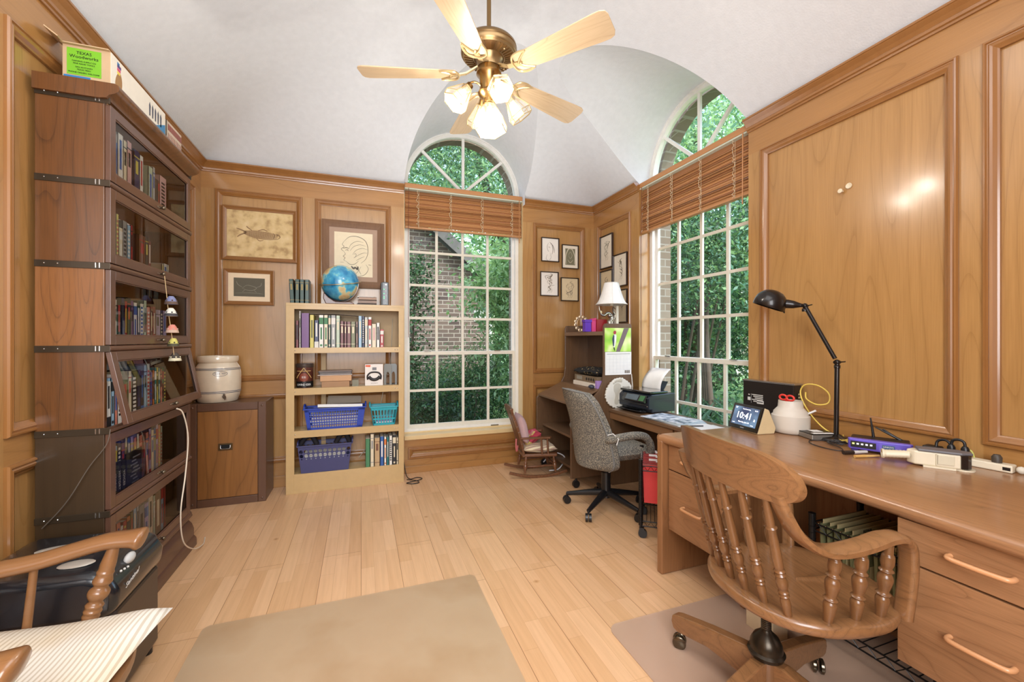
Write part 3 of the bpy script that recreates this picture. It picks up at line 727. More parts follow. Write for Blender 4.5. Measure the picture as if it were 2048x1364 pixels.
row(3, [('grey', .034, .64), ('brown', .028, .6), ('white', .02, .66), ('black', .034, .7), ('navy', .026, .7), ('red', .02, .66), ('black', .03, .72), ('purple', .022, .68), ('white', .032, .66), ('dark green', .026, .7), ('white', .032, .66), ('pale green', .03, .72), ('salmon', .034, .62), ('brown', .026, .6), ('red', .03, .64), ('lilac', .05, .6), ('navy', .03, .6), ('lilac', .04, .6)], Y0, .30)
row(2, [('white', .03, .62), ('pale blue', .026, .66), ('salmon', .022, .66), ('white', .034, .7), ('olive', .05, .6), ('cream', .028, .72), ('black', .05, .7), ('navy', .03, .72), ('black', .028, .7), ('pale blue', .03, .78), ('silver', .03, .8), ('purple', .024, .66), ('orange', .02, .68), ('teal', .022, .72), ('yellow', .018, .72), ('teal', .022, .7), ('salmon', .02, .68), ('green', .018, .7), ('black', .022, .72)], Y0 + .01, .30)
row(1, [('salmon', .026, .8), ('purple', .03, .78), ('pale blue', .03, .8), ('navy', .03, .84), ('purple', .028, .8), ('cream', .02, .86), ('blue', .024, .84), ('lilac', .026, .84), ('salmon', .028, .8), ('white', .02, .84), ('salmon', .034, .8), ('brown', .026, .78), ('salmon', .03, .8), ('lilac', .026, .84), ('cream', .026, .8), ('blue', .02, .82), ('lilac', .024, .86), ('salmon', .026, .84), ('pale green', .02, .8)], Y0, .30)
row(0, [('cream', .034, .7), ('yellow', .02, .72), ('red', .026, .76), ('salmon', .03, .8), ('white', .02, .72), ('red', .028, .76), ('orange', .03, .78), ('olive', .024, .8), ('pale blue', .03, .84), ('silver', .02, .84), ('grey', .05, .8), ('lilac', .04, .78), ('cream', .045, .84), ('pale green', .024, .8), ('brown', .06, .82), ('pale blue', .03, .9), ('maroon', .026, .88)], Y0, .30)
# black video boxes leaning in front of the coloured paperbacks (second shelf from the bottom)
for k, (yy, t, nm) in enumerate(((2.165, .03, 'first'), (2.205, .026, 'second'), (2.238, .03, 'third'), (2.275, .028, 'fourth'))):
    m = MB(); m.box(-.96 - .024, -.968 + .002, yy - t / 2, yy + t / 2, .530, .70)
    o = m.build('video_case', BLACK, bevel=.001)
    text_part(['CURVED', 'STORIES', 'HISTORY', 'VOICES'][k], .020, PAPER, o, (-.9655, yy, .62), (0, 0, -1), (0, 1, 0), 'spine_lettering')
    tag(o, 'black video case with white spine letters, %s from the near end behind glass' % nm, 'video case', 'black video cases on the second shelf up')
m = MB(); m.box(-.984, -.968, 2.30, 2.44, .53, .715)
for k in range(9):
    z = .555 + .016 * k; m.box(-.9682, -.9672, 2.335 + .01 * (k % 3), 2.42 - .012 * (k % 4), z, z + .006, 1)
tag(m.build('photo_book', [BLACK, plain((150, 150, 156), .5)], bevel=.001), 'black and grey printed photo book facing out behind the lower glass', 'book')
# things inside the second shelf: spectacles and a small frame
def glasses(y, label):
    g = MB(); x = -.975; z = LV[4] + .022
    for s_ in (-1, 1): g.tube([(x, y + s_ * .033 + .025 * cos(2 * pi * i / 16), z + .016 * sin(2 * pi * i / 16)) for i in range(16)], .002, 5, closed=True)
    g.tube([(x, y - .008, z + .006), (x - .0, y, z + .01), (x, y + .008, z + .006)], .002, 5)
    for s_ in (-1, 1): g.tube(spline([(x, y + s_ * .058, z + .008), (x - .05, y + s_ * .06, z + .006), (x - .09, y + s_ * .05, z - .012)], 4), .0018, 5)
    tag(g.build('spectacles', plain((60, 50, 44), .25, .5), smooth=60), label, 'glasses', 'spectacles on the second glass shelf')
glasses(2.30, 'pair of wire spectacles lying nearest on the second glass shelf'); glasses(2.45, 'pair of dark spectacles lying right of the other pair behind glass')
m = MB(); m.box(-1.06, -.99, 2.29, 2.40, 1.725, 1.742)
tag(m.build('white_case', PAPER, bevel=.003), 'small white case lying on top of the books behind the second glass door', 'case')
# green leaf ornaments inside the tilted-door shelf
for k, y in enumerate((2.42, 2.52)):
    m = MB()
    for j in range(7):
        a = j * .9; m.add([(-.975, y, .874), (-.975 + .012 * cos(a), y + .03 * sin(a) - .01, .884 + .01 * cos(a)), (-.972, y + .05 * cos(a), .880 + .018 * abs(sin(a * 2))), (-.968, y + .02 * cos(a + 1), .878)], [(0, 1, 2, 3)])
    m.ball((-.975, y, .880), .014, 10, sz=(1, 1.6, .7)); tag(m.build('leaf_ornament', plain((30, 104, 78), .3, .2), smooth=50), 'shiny green leaf ornament lying behind the tilted glass, %s one' % ('nearer' if k == 0 else 'farther'), 'ornament', 'green ornaments on the shelf')
m = MB(); m.box(-1.10, -.99, 2.16, 2.36, 1.09, 1.15); m.box(-1.105, -.985, 2.155, 2.365, 1.15, 1.157, 1)
tag(m.build('clear_tray', [plain((176, 186, 196), .2, alpha=.55), plain((120, 130, 140), .3)], bevel=.004), 'clear plastic tray lying on the books behind the tilted glass door', 'tray')
# ------------------------------------------------------------------ hanging string of little hats
hs = thing('hat_mobile', 'string of five tiny patterned hats hanging from a bookcase door knob', 'ornament', (-.90, 2.57, 1.30))
pts = [(-.925, 2.56, 1.535), (-.918, 2.565, 1.44), (-.912, 2.567, 1.36), (-.908, 2.575, 1.30), (-.905, 2.59, 1.23), (-.903, 2.60, 1.17), (-.902, 2.615, 1.105)]
m = MB(); m.tube(spline(pts, 4), .0016, 5); m.build('string', plain((206, 176, 130), .9), hs)
for k, (y, z, r, c1, c2) in enumerate(((2.575, 1.405, .028, (120, 124, 160), (92, 70, 58)), (2.572, 1.345, .028, (226, 220, 206), (60, 56, 60)), (2.588, 1.262, .027, (206, 128, 112), (190, 160, 140)), (2.602, 1.193, .025, (196, 186, 96), (70, 66, 44)), (2.622, 1.118, .027, (64, 54, 46), (206, 196, 166)))):
    m = MB(); m.lathe([(0, .032), (.010, .031), (r * .62, .020), (r * .85, .006), (r, -.008), (r * .9, -.010), (r * .5, -.002), (0, .01)], (-.903, y, z), 20)
    m.lathe([(r * .9, .004), (r * .97, -.004), (r * 1.03, -.010), (r * 1.0, -.010)], (-.903, y, z), 20, mi=1, cap=False)
    for j in range(6):
        a = j * pi / 3; m.ball((-.903 + r * .78 * cos(a), y + r * .78 * sin(a), z + .009), .0045, 6, mi=1)
    m.build('tiny_hat', [plain(c1, .7), plain(c2, .7)], hs, smooth=50)
# white cord hanging from the tilted door to the floor and dark cord on the side
m = MB(); m.tube(spline([(-.868, 2.54, .872), (-.855, 2.58, .84), (-.86, 2.66, .70), (-.875, 2.67, .50), (-.885, 2.64, .32), (-.888, 2.68, .15), (-.88, 2.80, .05), (-.88, 2.95, .006), (-.90, 3.05, .006)], 8), .0035, 6)
tag(m.build('hanging_cable', plain((226, 210, 188), .5), smooth=60), 'white cord hanging from the tilted bookcase door down to the floor', 'cord')
m = MB(); m.tube(spline([(-.94, 2.112, .86), (-.95, 2.105, .80), (-1.0, 2.10, .72), (-1.05, 2.095, .62), (-1.09, 2.10, .56), (-1.14, 2.10, .50)], 6), .0018, 5)
tag(m.build('thin_cable', plain((96, 86, 76), .5), smooth=60), 'thin cord running diagonally down the near side of the dark bookcase', 'cord')
# ------------------------------------------------------------------ boxes on top of the bookcase
bx = thing('cardboard_box', 'white cardboard box with a bright green label on top of the bookcase', 'box', (-1.04, 2.48, 2.236))
m = MB(); m.box(-1.14, -.985, 2.215, 2.73, 2.236, 2.42); m.build('carton', [CARD], bx, bevel=.002)
m = MB(); m.box(-.985, -.9835, 2.216, 2.729, 2.237, 2.419); m.build('printed_side', plain((232, 222, 206), .6), bx)
m = MB(); m.bar((-1.135, 2.213, 2.42), (-1.17, 2.20, 2.445), .004, .14, up=(0, 1, 0)); m.box(-1.14, -.985, 2.20, 2.216, 2.418, 2.422); m.build('open_flap', CARD, bx)
gl = MB(); gl.box(-1.125, -1.015, 2.2135, 2.215, 2.30, 2.408)
go = gl.build('green_label', plain((122, 190, 40), .5), bx); go['label'] = 'bright green printed label'
text_part('TEXAS', .017, BLACK, go, (-1.07, 2.213, 2.39), (1, 0, 0), (0, 0, 1)); text_part('Woodworks', .018, BLACK, go, (-1.07, 2.213, 2.374), (1, 0, 0), (0, 0, 1))
for k, z in enumerate((2.356, 2.346, 2.332, 2.322, 2.310)): text_part(['CARVING SUPPLY CO', 'FINE HAND TOOLS', 'SAN ANTONIO', 'TEXAS 78201', 'PHONE ORDERS WELCOME'][k], .008, BLACK, go, (-1.07, 2.213, z), (1, 0, 0), (0, 0, 1))
m = MB(); m.box(-1.135, -1.05, 2.2135, 2.215, 2.245, 2.296); m.build('blue_stripe', plain((40, 120, 180), .5), bx)
m = MB()
m.prism([(2.60, 2.24), (2.728, 2.24), (2.728, 2.36), (2.60, 2.30)], -.9835, -.983, 'x'); m.build('blue_panel', plain((60, 130, 176), .5), bx)
m = MB(); m.prism([(2.45, 2.243), (2.62, 2.243), (2.715, 2.255), (2.62, 2.275)], -.9835, -.9825, 'x'); m.build('pale_stripe', plain((206, 220, 226), .5), bx)
m = MB()
m.prism([(2.275 + .024 * cos(a) * (1.1 - .2 * sin(a)) + .015 * (sin(a) * .5), 2.325 + .045 * sin(a)) for a in np.linspace(0, 2 * pi, 18)[:-1]], -.9835, -.983, 'x'); m.build('printed_bird', plain((160, 118, 70), .6), bx)
for k, (c, z) in enumerate((((90, 60, 120), 2.392), ((206, 70, 110), 2.378), ((230, 200, 80), 2.364), ((60, 120, 170), 2.402))):
    m = MB(); m.box(-.9835, -.9828, 2.262, 2.292 - .004 * k, z - .006, z + .006); m.build('printed_crest', plain(c, .6), bx)
m = MB()
for k in range(5): m.prism([(2.55 + .03 * k, 2.325), (2.562 + .03 * k, 2.325), (2.566 + .03 * k, 2.375), (2.556 + .03 * k, 2.392), (2.548 + .03 * k, 2.375)], -.9835, -.983, 'x')
m.build('printed_people', plain((84, 84, 96), .6), bx)
text_part('shipping', .016, PAPER, bx, (-.982, 2.675, 2.285), (0, 1, 0), (0, 0, 1))
# uniform set of books further along
CREAMC = (206, 184, 160)
m = MB(); m.box(-1.10, -.985, 2.748, 2.758, 2.238, 2.395)
o = book((-1.045, 2.757, 2.236), .016, .12, .165, (214, 196, 170), (150, 60, 50), 0, 'nearest volume of the cream set on the bookcase, its picture cover showing', 'matched set of volumes on the bookcase top', rot=radians(90))
mo = MB(); mo.quad((-1.10, 2.7485, 2.33), (-.99, 2.7485, 2.33), (-.99, 2.7485, 2.39), (-1.10, 2.7485, 2.39))
p1_ = MB(); p1_.box(-1.095, -.995, 2.7475, 2.7488, 2.34, 2.392); p1_.build('cover_picture', plain((150, 120, 96), .6), o, world=False).matrix_parent_inverse = o.matrix_world.inverted()
p1_ = MB(); p1_.box(-1.095, -.995, 2.7475, 2.7488, 2.295, 2.335); p1_.build('cover_picture', plain((96, 80, 70), .6), o, world=False).matrix_parent_inverse = o.matrix_world.inverted()
t_ = text_part('WORLD', .030, BLACK, o, (-1.045, 2.7486, 2.275), (1, 0, 0), (0, 0, 1), world=False); t_.matrix_parent_inverse = o.matrix_world.inverted()
for k in range(11):
    book((-1.045, 2.774 + .0165 * k, 2.236), .0155, .12, .165, CREAMC, (140, 70, 60), 3, 'cream volume of the matched set on the bookcase top, %s from the near end' % ORD[k + 1], 'matched set of volumes on the bookcase top', rot=radians(90))
# ------------------------------------------------------------------ square cabinet and stoneware crock
cb = thing('square_cabinet', 'square wooden cabinet with dark straps and a flush metal pull below the crock', 'cabinet', (-.92, 3.755, 0))
cx0, cx1, cy0, cy1, ch = -1.165, -.675, 3.60, 3.89, .75
m = MB(); m.box(cx0, cx1, cy0 + .012, cy1, .0, ch); m.build('case', CABF, cb, bevel=.004)
m = MB(); e = .052
m.box(cx0, cx0 + e, cy0, cy0 + .014, 0, ch); m.box(cx1 - e, cx1, cy0, cy0 + .014, 0, ch); m.box(cx0 + e + .002, cx1 - e - .002, cy0, cy0 + .014, 0, .055); m.box(cx0 + e + .002, cx1 - e - .002, cy0, cy0 + .014, ch - .055, ch)
m.build('strap_frame', CABF, cb, bevel=.003)
m = MB(); m.box(cx0 + e + .004, cx1 - e - .004, cy0 + .003, cy0 + .013, .058, ch - .058); do = m.build('door', CAB, cb, bevel=.002)
m = MB(); xx, zz = -.935, .43; m.box(xx - .046, xx + .046, cy0 - .002, cy0 + .004, zz - .026, zz + .026); m.build('recess_plate', BRASSD, do, bevel=.002)
m = MB(); m.box(xx - .032, xx + .032, cy0 - .0028, cy0 - .002, zz - .016, zz + .016, 0); m.build('recess', BLACK, do)
m = MB(); m.tube(spline([(xx - .03, cy0 - .004, zz + .012), (xx - .028, cy0 - .008, zz - .010), (xx, cy0 - .009, zz - .013), (xx + .028, cy0 - .008, zz - .010), (xx + .03, cy0 - .004, zz + .012)], 5), .004, 8); m.build('pull_ring', STEEL, do, smooth=60)
m = MB()
for x in (cx0 + .025, cx1 - .025):
    for z in (.028, ch - .028): m.ball((x, cy0 - .0005, z), .009, 10, sz=(1, .45, 1))
m.build('round_stud', CABF, cb, smooth=60)
STONE = plain((222, 206, 182), .25, coat=.6, name='stoneware_glaze')
cr = thing('stoneware_crock', 'cream stoneware crock with blue bands and a spigot on the square cabinet', 'crock', (-1.02, 3.745, .75))
m = MB(); m.lathe([(0, 0), (.118, 0), (.128, .006), (.146, .08), (.148, .16), (.147, .22), (.138, .262), (.124, .285), (.120, .292), (.128, .298), (.131, .310), (.131, .335), (.128, .342), (.116, .342), (.114, .334), (.114, .29), (.13, .25), (.13, .02), (0, .02)], (-1.02, 3.745, .75), 48, cap=False); m.build('pot', STONE, cr, smooth=50)
for z, r in ((.252, .1418), (.243, .1448), (.083, .1472), (.073, .1462)):
    m = MB(); m.lathe([(r - .001, -.0018), (r + .0008, -.0016), (r + .0008, .0016), (r - .001, .0018)], (-1.02, 3.745, .75 + z), 48, cap=False); m.build('blue_band', plain((60, 70, 100), .3), cr, smooth=60)
def on_pot(a, z, r): return Vector((-1.02 + r * cos(a), 3.745 + r * sin(a), .75 + z))
m = MB(); a0 = radians(-70)
m.tube([on_pot(a0 + .30 * cos(t), .215 + .017 * sin(t), .1485) for t in np.linspace(0, 2 * pi, 33)[:-1]], .0014, 5, closed=True); m.build('oval_stamp', plain((90, 96, 116), .4), cr)
for k, (ch_, da) in enumerate(zip('ROCK RED', np.linspace(-.2, .2, 8))):
    if ch_ != ' ':
        a = a0 + da; text_part(ch_, .014, plain((90, 96, 116), .4), cr, on_pot(a, .215, .1478), (-sin(a), cos(a), 0), (0, 0, 1))
m = MB(); a = radians(-62); p = on_pot(a, .045, .142); d = Vector((cos(a), sin(a), 0)); m.cyl(p, p + d * .03, .010); m.cyl(p + d * .018 + Vector((0, 0, -.012)), p + d * .018 + Vector((0, 0, .012)), .007); m.ball(p + d * .018 + Vector((0, 0, .016)), .008, 10)
m.tube([p + d * .03, p + d * .042 + Vector((0, 0, -.004)), p + d * .046 + Vector((0, 0, -.018))], .006, 8); m.build('spigot', plain((120, 104, 90), .3, .8), cr, smooth=60)
# ------------------------------------------------------------------ framed pictures
def picture(name, Pm, u0, u1, z0, z1, fw, fmat, mats, mat_w, label, art, cat='picture', group=None, depth=.018, inner=None, h0=.001):
    c = Pm((u0 + u1) / 2, z0, 0); root = thing(name, label, cat, c, group=group)
    m = MB(); vs = []
    pr = [(0, 0), (0, depth), (fw * .25, depth + .003), (fw * .6, depth * .8), (fw, depth * .55), (fw, 0)]
    for a, h in pr: vs += [Pm(u0 + a, z0 + a, h + h0), Pm(u1 - a, z0 + a, h + h0), Pm(u1 - a, z1 - a, h + h0), Pm(u0 + a, z1 - a, h + h0)]
    m.add(vs, [(4 * i + j, 4 * i + (j + 1) % 4, 4 * i + 4 + (j + 1) % 4, 4 * i + 4 + j) for i in range(len(pr) - 1) for j in range(4)]); m.build('frame', fmat, root)
    m = MB(); pbox(m, Pm, u0 + fw * .9, u1 - fw * .9, z0 + fw * .9, z1 - fw * .9, h0, h0 + .006); m.build('mat_board' if mat_w else 'print', mats[0], root)
    hh_ = h0 + .0065
    if mat_w:
        m = MB(); a = fw + mat_w; pbox(m, Pm, u0 + a, u1 - a, z0 + a, z1 - a, h0 + .006, h0 + .007); m.build('print', mats[1], root); hh_ = h0 + .0076
    k = MB(); o, ux, uz = Vector(Pm(0, 0, 0)), None, None
    e = Vector(Pm(0, 0, 1)) - o; k.n = e
    uc, zc = (u0 + u1) / 2, (z0 + z1) / 2
    sgn = 1 if Vector(Pm(1, 0, 0)) .cross(Vector((0, 0, 1))).dot(e) != 0 and ((Vector(Pm(1, 0, 0)) - o).cross(Vector((0, 0, 1)))).dot(e) > 0 else -1
    sk_ = 1.55 if (u1 - u0) < .24 and 'sketch' in name else 1.0
    def at(x, z): x, z = x * sk_, z * sk_; return Vector(Pm(uc + sgn * x, zc + z, hh_))
    for mat_, strokes in art(): 
        k = MB(); k.n = e
        for pts, w in strokes: stroke(k, spline([at(*p) for p in pts], 6), w * .9)
        k.build('drawing', mat_, root)
    # glazing
    return root
INK = plain((52, 48, 46), .8); SEPIA = plain((112, 92, 70), .8); INKF = plain((120, 114, 106), .8)
def fish_mat():
    m, n, l, b = newmat('fossil_slab'); tc = n.new('ShaderNodeTexCoord'); nz = n.new('ShaderNodeTexNoise'); nz.inputs['Scale'].default_value = 14; nz.inputs['Detail'].default_value = 8
    l.new(tc.outputs['Object'], nz.inputs[0]); r = ramp(n, [(.35, lin((170, 140, 96))), (.5, lin((204, 176, 126))), (.7, lin((216, 192, 146)))]); l.new(nz.outputs[0], r.inputs[0]); l.new(r.outputs[0], b.inputs['Base Color']); b.inputs['Roughness'].default_value = .8
    return m
def fish_art():
    br = plain((112, 82, 56), .8); br2 = plain((150, 118, 84), .8); r = random.Random(3)
    s = []
    for y in np.linspace(-.028, .028, 9):
        s.append(([(-.12, .01 + y * .4), (-.04, .0 + y), (.05, -.008 + y * 1.0), (.12, -.012 + y * .7)], .006))
    s += [([(-.10, .012), (-.14, .03), (-.17, .04)], .012), ([(-.10, .008), (-.14, -.01), (-.165, -.03)], .012), ([(-.06, .028), (-.09, .05), (-.10, .062)], .010), ([(-.02, .03), (.02, .042), (.05, .03)], .010), ([(-.03, -.03), (-.01, -.05), (.02, -.045)], .008)]
    t = [([(.11, .015), (.13, .005), (.14, -.012), (.12, -.03)], .006), ([(.09, .02), (.10, 0), (.09, -.03)], .005), ([(.115, .0), (.12, .002), (.125, 0)], .008)]
    t += [([(x, .03), (x + .004, 0), (x - .002, -.03)], .002) for x in np.linspace(-.08, .08, 14)]
    u = [([(r.uniform(-.19, .19), r.uniform(-.12, .12)) for _ in range(1)] * 1, .0) for _ in range(0)]
    return [(br2, s), (br, t)]
picture('fossil_picture', PB, -1.035, -.505, 1.853, 2.285, .030, FRAMED, [fish_mat()], 0, 'framed fish fossil on tan stone, large picture high on the left panel', fish_art)
def crab_art():
    g = plain((150, 146, 128), .8)
    return [(g, [([(-.05, -.01), (-.02, .015), (.02, .01), (.05, -.006), (.02, -.024), (-.02, -.022), (-.05, -.01)], .003), ([(-.05, 0), (-.08, .02), (-.09, .045)], .003), ([(.05, 0), (.08, .015), (.085, .04)], .003), ([(-.03, -.02), (-.05, -.04)], .002), ([(.03, -.02), (.05, -.04)], .002), ([(-.1, -.05), (0, -.044), (.1, -.052)], .002)])]
picture('dark_etching', PB, -1.026, -.672, 1.495, 1.78, .030, FRAMED, [plain((232, 210, 178), .8), plain((92, 86, 70), .7)], .038, 'small framed dark etching with a wide cream mat below the fossil picture', crab_art)
def man_art():
    s = [([(-.075, .115), (-.092, .085), (-.078, .065), (-.10, .045), (-.088, .03), (-.075, .022)], .004),
         ([(-.078, .02), (-.068, .0), (-.085, -.018), (-.07, -.03), (-.08, -.05), (-.062, -.06)], .004),
         ([(-.062, -.06), (-.03, -.085), (.01, -.08), (.04, -.05)], .004),
         ([(-.075, .115), (-.03, .155), (.04, .158), (.10, .12), (.118, .04), (.10, -.03), (.06, -.07)], .005),
         ([(-.04, .05), (-.02, .09), (.03, .12), (.08, .11)], .003), ([(-.03, .03), (.0, .07), (.05, .09), (.10, .08)], .003),
         ([(-.01, .0), (.02, .04), (.07, .06), (.115, .05)], .003), ([(.0, -.03), (.04, 0), (.08, .02), (.11, .02)], .003), ([(.02, -.05), (.05, -.03), (.09, -.01)], .003),
         ([(-.085, .05), (-.06, .058), (-.04, .05)], .006), ([(-.07, .035), (-.05, .04), (-.045, .03)], .005), ([(.0, .0), (.012, .012), (.02, .0), (.012, -.02), (.0, -.022)], .003),
         ([(.02, -.09), (.04, -.13), (.06, -.17)], .004), ([(.10, -.08), (.12, -.12), (.09, -.17), (.03, -.19), (-.01, -.2)], .004), ([(.06, -.10), (.03, -.15), (-.01, -.19)], .003), ([(.12, -.08), (.145, -.085)], .004), ([(-.11, -.07), (-.08, -.07)], .002)]
    t = [([(-.02, -.10), (0, -.12), (.01, -.105)], .018), ([(.01, -.105), (.03, -.125), (.035, -.10)], .018)]
    return [(plain((96, 88, 78), .8), s), (plain((110, 104, 96), .8), t)]
picture('profile_caricature', PB, -.315, .193, 1.665, 2.243, .058, FRAMED2, [plain((176, 148, 128), .8), plain((236, 222, 192), .8)], .040, 'framed ink caricature of a man in profile with bow tie, behind the globe', man_art)
def sketch(seed, kind, sw=.0035, dark=0):
    def f():
        r = random.Random(seed); s = []; t = []
        if kind == 'horse':
            s = [([(-.004, .05), (.012, .035), (.02, .0), (.012, -.03)], .007), ([(-.012, .046), (-.022, .02), (-.018, -.002), (-.01, -.014)], .004), ([(.0, .04), (.018, .03), (.03, .0), (.028, -.02)], .006), ([(-.014, .015), (-.006, .018), (-.002, .01)], .004), ([(-.02, -.03), (-.03, -.06), (-.012, -.075)], .003), ([(.0, -.02), (.006, -.05), (-.006, -.07)], .003)]
        elif kind == 'veil':
            s = [([(-.03, -.05), (-.034, .0), (-.018, .045), (0, .055), (.018, .045), (.034, 0), (.03, -.05)], .012), ([(-.014, .01), (0, .032), (.014, .01), (0, -.012), (-.014, .01)], .003), ([(-.02, -.02), (.0, -.04), (.02, -.02)], .005)]
        else:
            for i in range(9):
                x, y = r.uniform(-.018, .018), r.uniform(-.05, .04); s.append(([(x, y), (x + r.uniform(-.02, .02), y + .014), (x + r.uniform(-.02, .02), y + .026), (x + r.uniform(-.02, .025), y + .034)], r.uniform(.003, .009)))
            s += [([(-.012, .02), (.0, .045), (.016, .03), (.012, .008), (-.004, .0), (-.012, .02)], .003)]
            t = [([(x, -.02), (x + .006, -.045), (x - .004, -.06)], .003) for x in (-.014, 0, .012)]
        return [(plain((130, 116, 100) if not dark else dark, .8), s), (plain((140, 128, 104), .8), t)] if t else [(plain((122, 112, 102) if not dark else dark, .8), s)]
    return f
THIN = plain((48, 30, 22), .4, name='thin_dark_frame'); IV = plain((232, 222, 204), .8); IVW = plain((238, 232, 224), .8); IVT = plain((216, 196, 160), .8)
G = 'small framed sketches around the corner by the hutch'
picture('framed_sketch', PB, 1.722, 1.920, 2.012, 2.256, .009, THIN, [IVW], 0, 'framed sketch of a horse on white paper, upper left on the panel beside the window', sketch(1, 'horse'), group=G)
picture('framed_sketch', PB, 1.954, 2.146, 1.952, 2.200, .009, THIN, [IV, plain((120, 116, 92), .8)], .030, 'framed grey portrait of a veiled woman, upper right of the four on the back wall', sketch(2, 'veil', dark=(206, 196, 172)), group=G)
picture('framed_sketch', PB, 1.711, 1.913, 1.660, 1.908, .009, THIN, [IVW], 0, 'framed white sketch of a curly figure, lower left of the four on the back wall', sketch(3, 'x'), group=G)
picture('framed_sketch', PB, 1.942, 2.146, 1.615, 1.858, .009, THIN, [IVT], 0, 'framed tan sketch of a leaning figure, lower right of the four on the back wall', sketch(4, 'x'), group=G)
picture('framed_sketch', PR, 3.540, 3.765, 1.935, 2.268, .010, THIN, [IV], 0, 'framed portrait sketch with a big hat, highest one on the window-side wall', sketch(5, 'x', dark=(96, 96, 72)), group=G)
picture('framed_sketch', PR, 3.300, 3.525, 1.722, 2.035, .010, THIN, [IV], 0, 'framed pair of sketches on one sheet, nearest the window blind', sketch(6, 'x', dark=(110, 100, 80)), group=G)
picture('framed_sketch', PR, 3.540, 3.765, 1.595, 1.912, .010, THIN, [IVT], 0, 'framed tan sketch half hidden behind the white lamp shade', sketch(7, 'x'), group=G)
picture('framed_sketch', PR, 3.300, 3.525, 1.375, 1.690, .010, THIN, [IVT], 0, 'framed picture mostly hidden behind the lamp with the white shade', sketch(8, 'x'), group=G)
# two round wall pins
for k, (y, z) in enumerate(((1.462, 1.985), (1.43, 2.002))):
    m = MB(); m.lathe([(0, 0), (.013, 0), (.015, .006), (.013, .009), (.009, .007), (0, .007)] if k else [(0, 0), (.005, 0), (.005, .016), (.011, .018), (.011, .022), (0, .023)], (XR + .012, y, z), 20, M=Ry(-pi / 2))
    tag(m.build('wall_pin', plain((226, 210, 180), .4), smooth=50), ('round cream wall button higher on the big right panel' if k else 'cream wall peg just below the round button on the right panel'), 'wall pin', 'two cream pins on the right panel')
# ================================================================== TAN METAL SHELF AND WHAT IT HOLDS
sX0, sX1, sY0, sY1, sH = -.555, .345, 3.68, 3.885, 1.505
ts = thing('metal_bookshelf', 'tan metal bookshelf with four shelves left of the tall window', 'bookshelf', (-.105, 3.78, 0))
for x in (sX0, sX1 - .002):
    m = MB(); m.box(x, x + .002, sY0, sY1, 0, sH); m.build('side_panel', TANM, ts)
for x0, x1 in ((sX0, sX0 + .060), (sX1 - .045, sX1)):
    m = MB(); m.box(x0, x1, sY0, sY0 + .004, 0, sH); m.build('front_upright', TANM, ts, bevel=.001)
m = MB(); m.box(sX0 + .002, sX1 - .002, sY1 - .002, sY1, 1.15, sH - .01); m.build('back_strip', TANI, ts)
m = MB(); m.box(sX0 + .36 - .12, sX0 + .36 - .085, sY1 - .03, sY1 - .004, .15, 1.15)
m.build('rear_brace', TANI, ts)
SHZ = [1.151, .829, .493, .153]
m = MB(); m.box(sX0 + .002, sX1 - .002, sY0 + .004, sY1 - .004, sH - .006, sH); m.box(sX0 + .058, sX1 - .043, sY0, sY0 + .006, 1.456, sH); m.box(sX0, sX1, sY0 - .001, sY0 + .002, 1.484, sH); m.build('top_panel', TANM, ts, bevel=.001)
for k, z in enumerate(SHZ):
    m = MB(); m.box(sX0 + .003, sX1 - .003, sY0 + .005, sY1 - .004, z - .004, z)
    zb = (1.107, .776, .438, .0)[k]; m.box(sX0 + .056, sX1 - .041, sY0 - .0005, sY0 + .005, zb, z)
    o = m.build('shelf', TANM, ts, bevel=.001)
    if k < 3:
        c = MB()
        for x in (sX0 + .066, sX1 - .075, sX1 - .055): c.ball((x, sY0 - .001, (z + zb) / 2), .004, 8, sz=(1, .5, 1))
        c.build('shelf_bolt', STEEL, o)
m = MB(); m.box(sX1 - .0405, sX1 - .034, sY0 - .004, sY0, 1.155, 1.172); m.build('yellow_tab', plain((230, 206, 120), .5), ts)
rs = random.Random(5)
def srow(items, x0, z, yf, grp, where, hmul=1, gap=0.0016):
    x = x0; n = sum(1 for q in items if q[0]); k = 0
    for it in items:
        if it[0] is None: x += it[1]; continue
        col, t, h = it[:3]; acc = it[3] if len(it) > 3 else rs.choice(['cream', 'white', 'black']); st = it[4] if len(it) > 4 else rs.choice([1, 2, 3])
        lean = it[5] if len(it) > 5 else 0
        book((x + t / 2, yf + .075, z), t, .15, h * hmul, CN[col], CN[acc], st, '%s book on the %s, %s from the left' % (col, where, ORD[k]), grp, lean=lean, soft=rs.random() < .3)
        x += t + .0011 + gap; k += 1
A = 'books standing on the top shelf of the tan bookshelf'
srow([('maroon', .022, .215), ('white', .012, .29, 'grey', 1), ('purple', .058, .275, 'lilac', 0), ('yellow', .032, .262, 'olive', 2), ('navy', .030, .22, 'white', 4), ('white', .034, .262, 'green', 3), ('cream', .030, .262, 'green', 3), ('dark green', .018, .26), ('grey', .034, .262, 'white', 3), ('pale green', .030, .26, 'cream', 1), ('maroon', .026, .215, 'cream', 1), ('maroon', .020, .212, 'cream', 1), ('maroon', .028, .212, 'cream', 1), ('olive', .032, .212, 'cream', 1), ('brown', .020, .212), ('pale blue', .026, .26), ('navy', .016, .258, 'white', 5), ('silver', .026, .25), ('white', .026, .252, 'red', 3), ('cream', .034, .195, 'pink', 2), ('white', .026, .205, 'black', 2), ('red', .030, .150, 'white', 3)], sX0 + .068, SHZ[0], sY0 + .014, A, 'top shelf of the tan bookshelf')
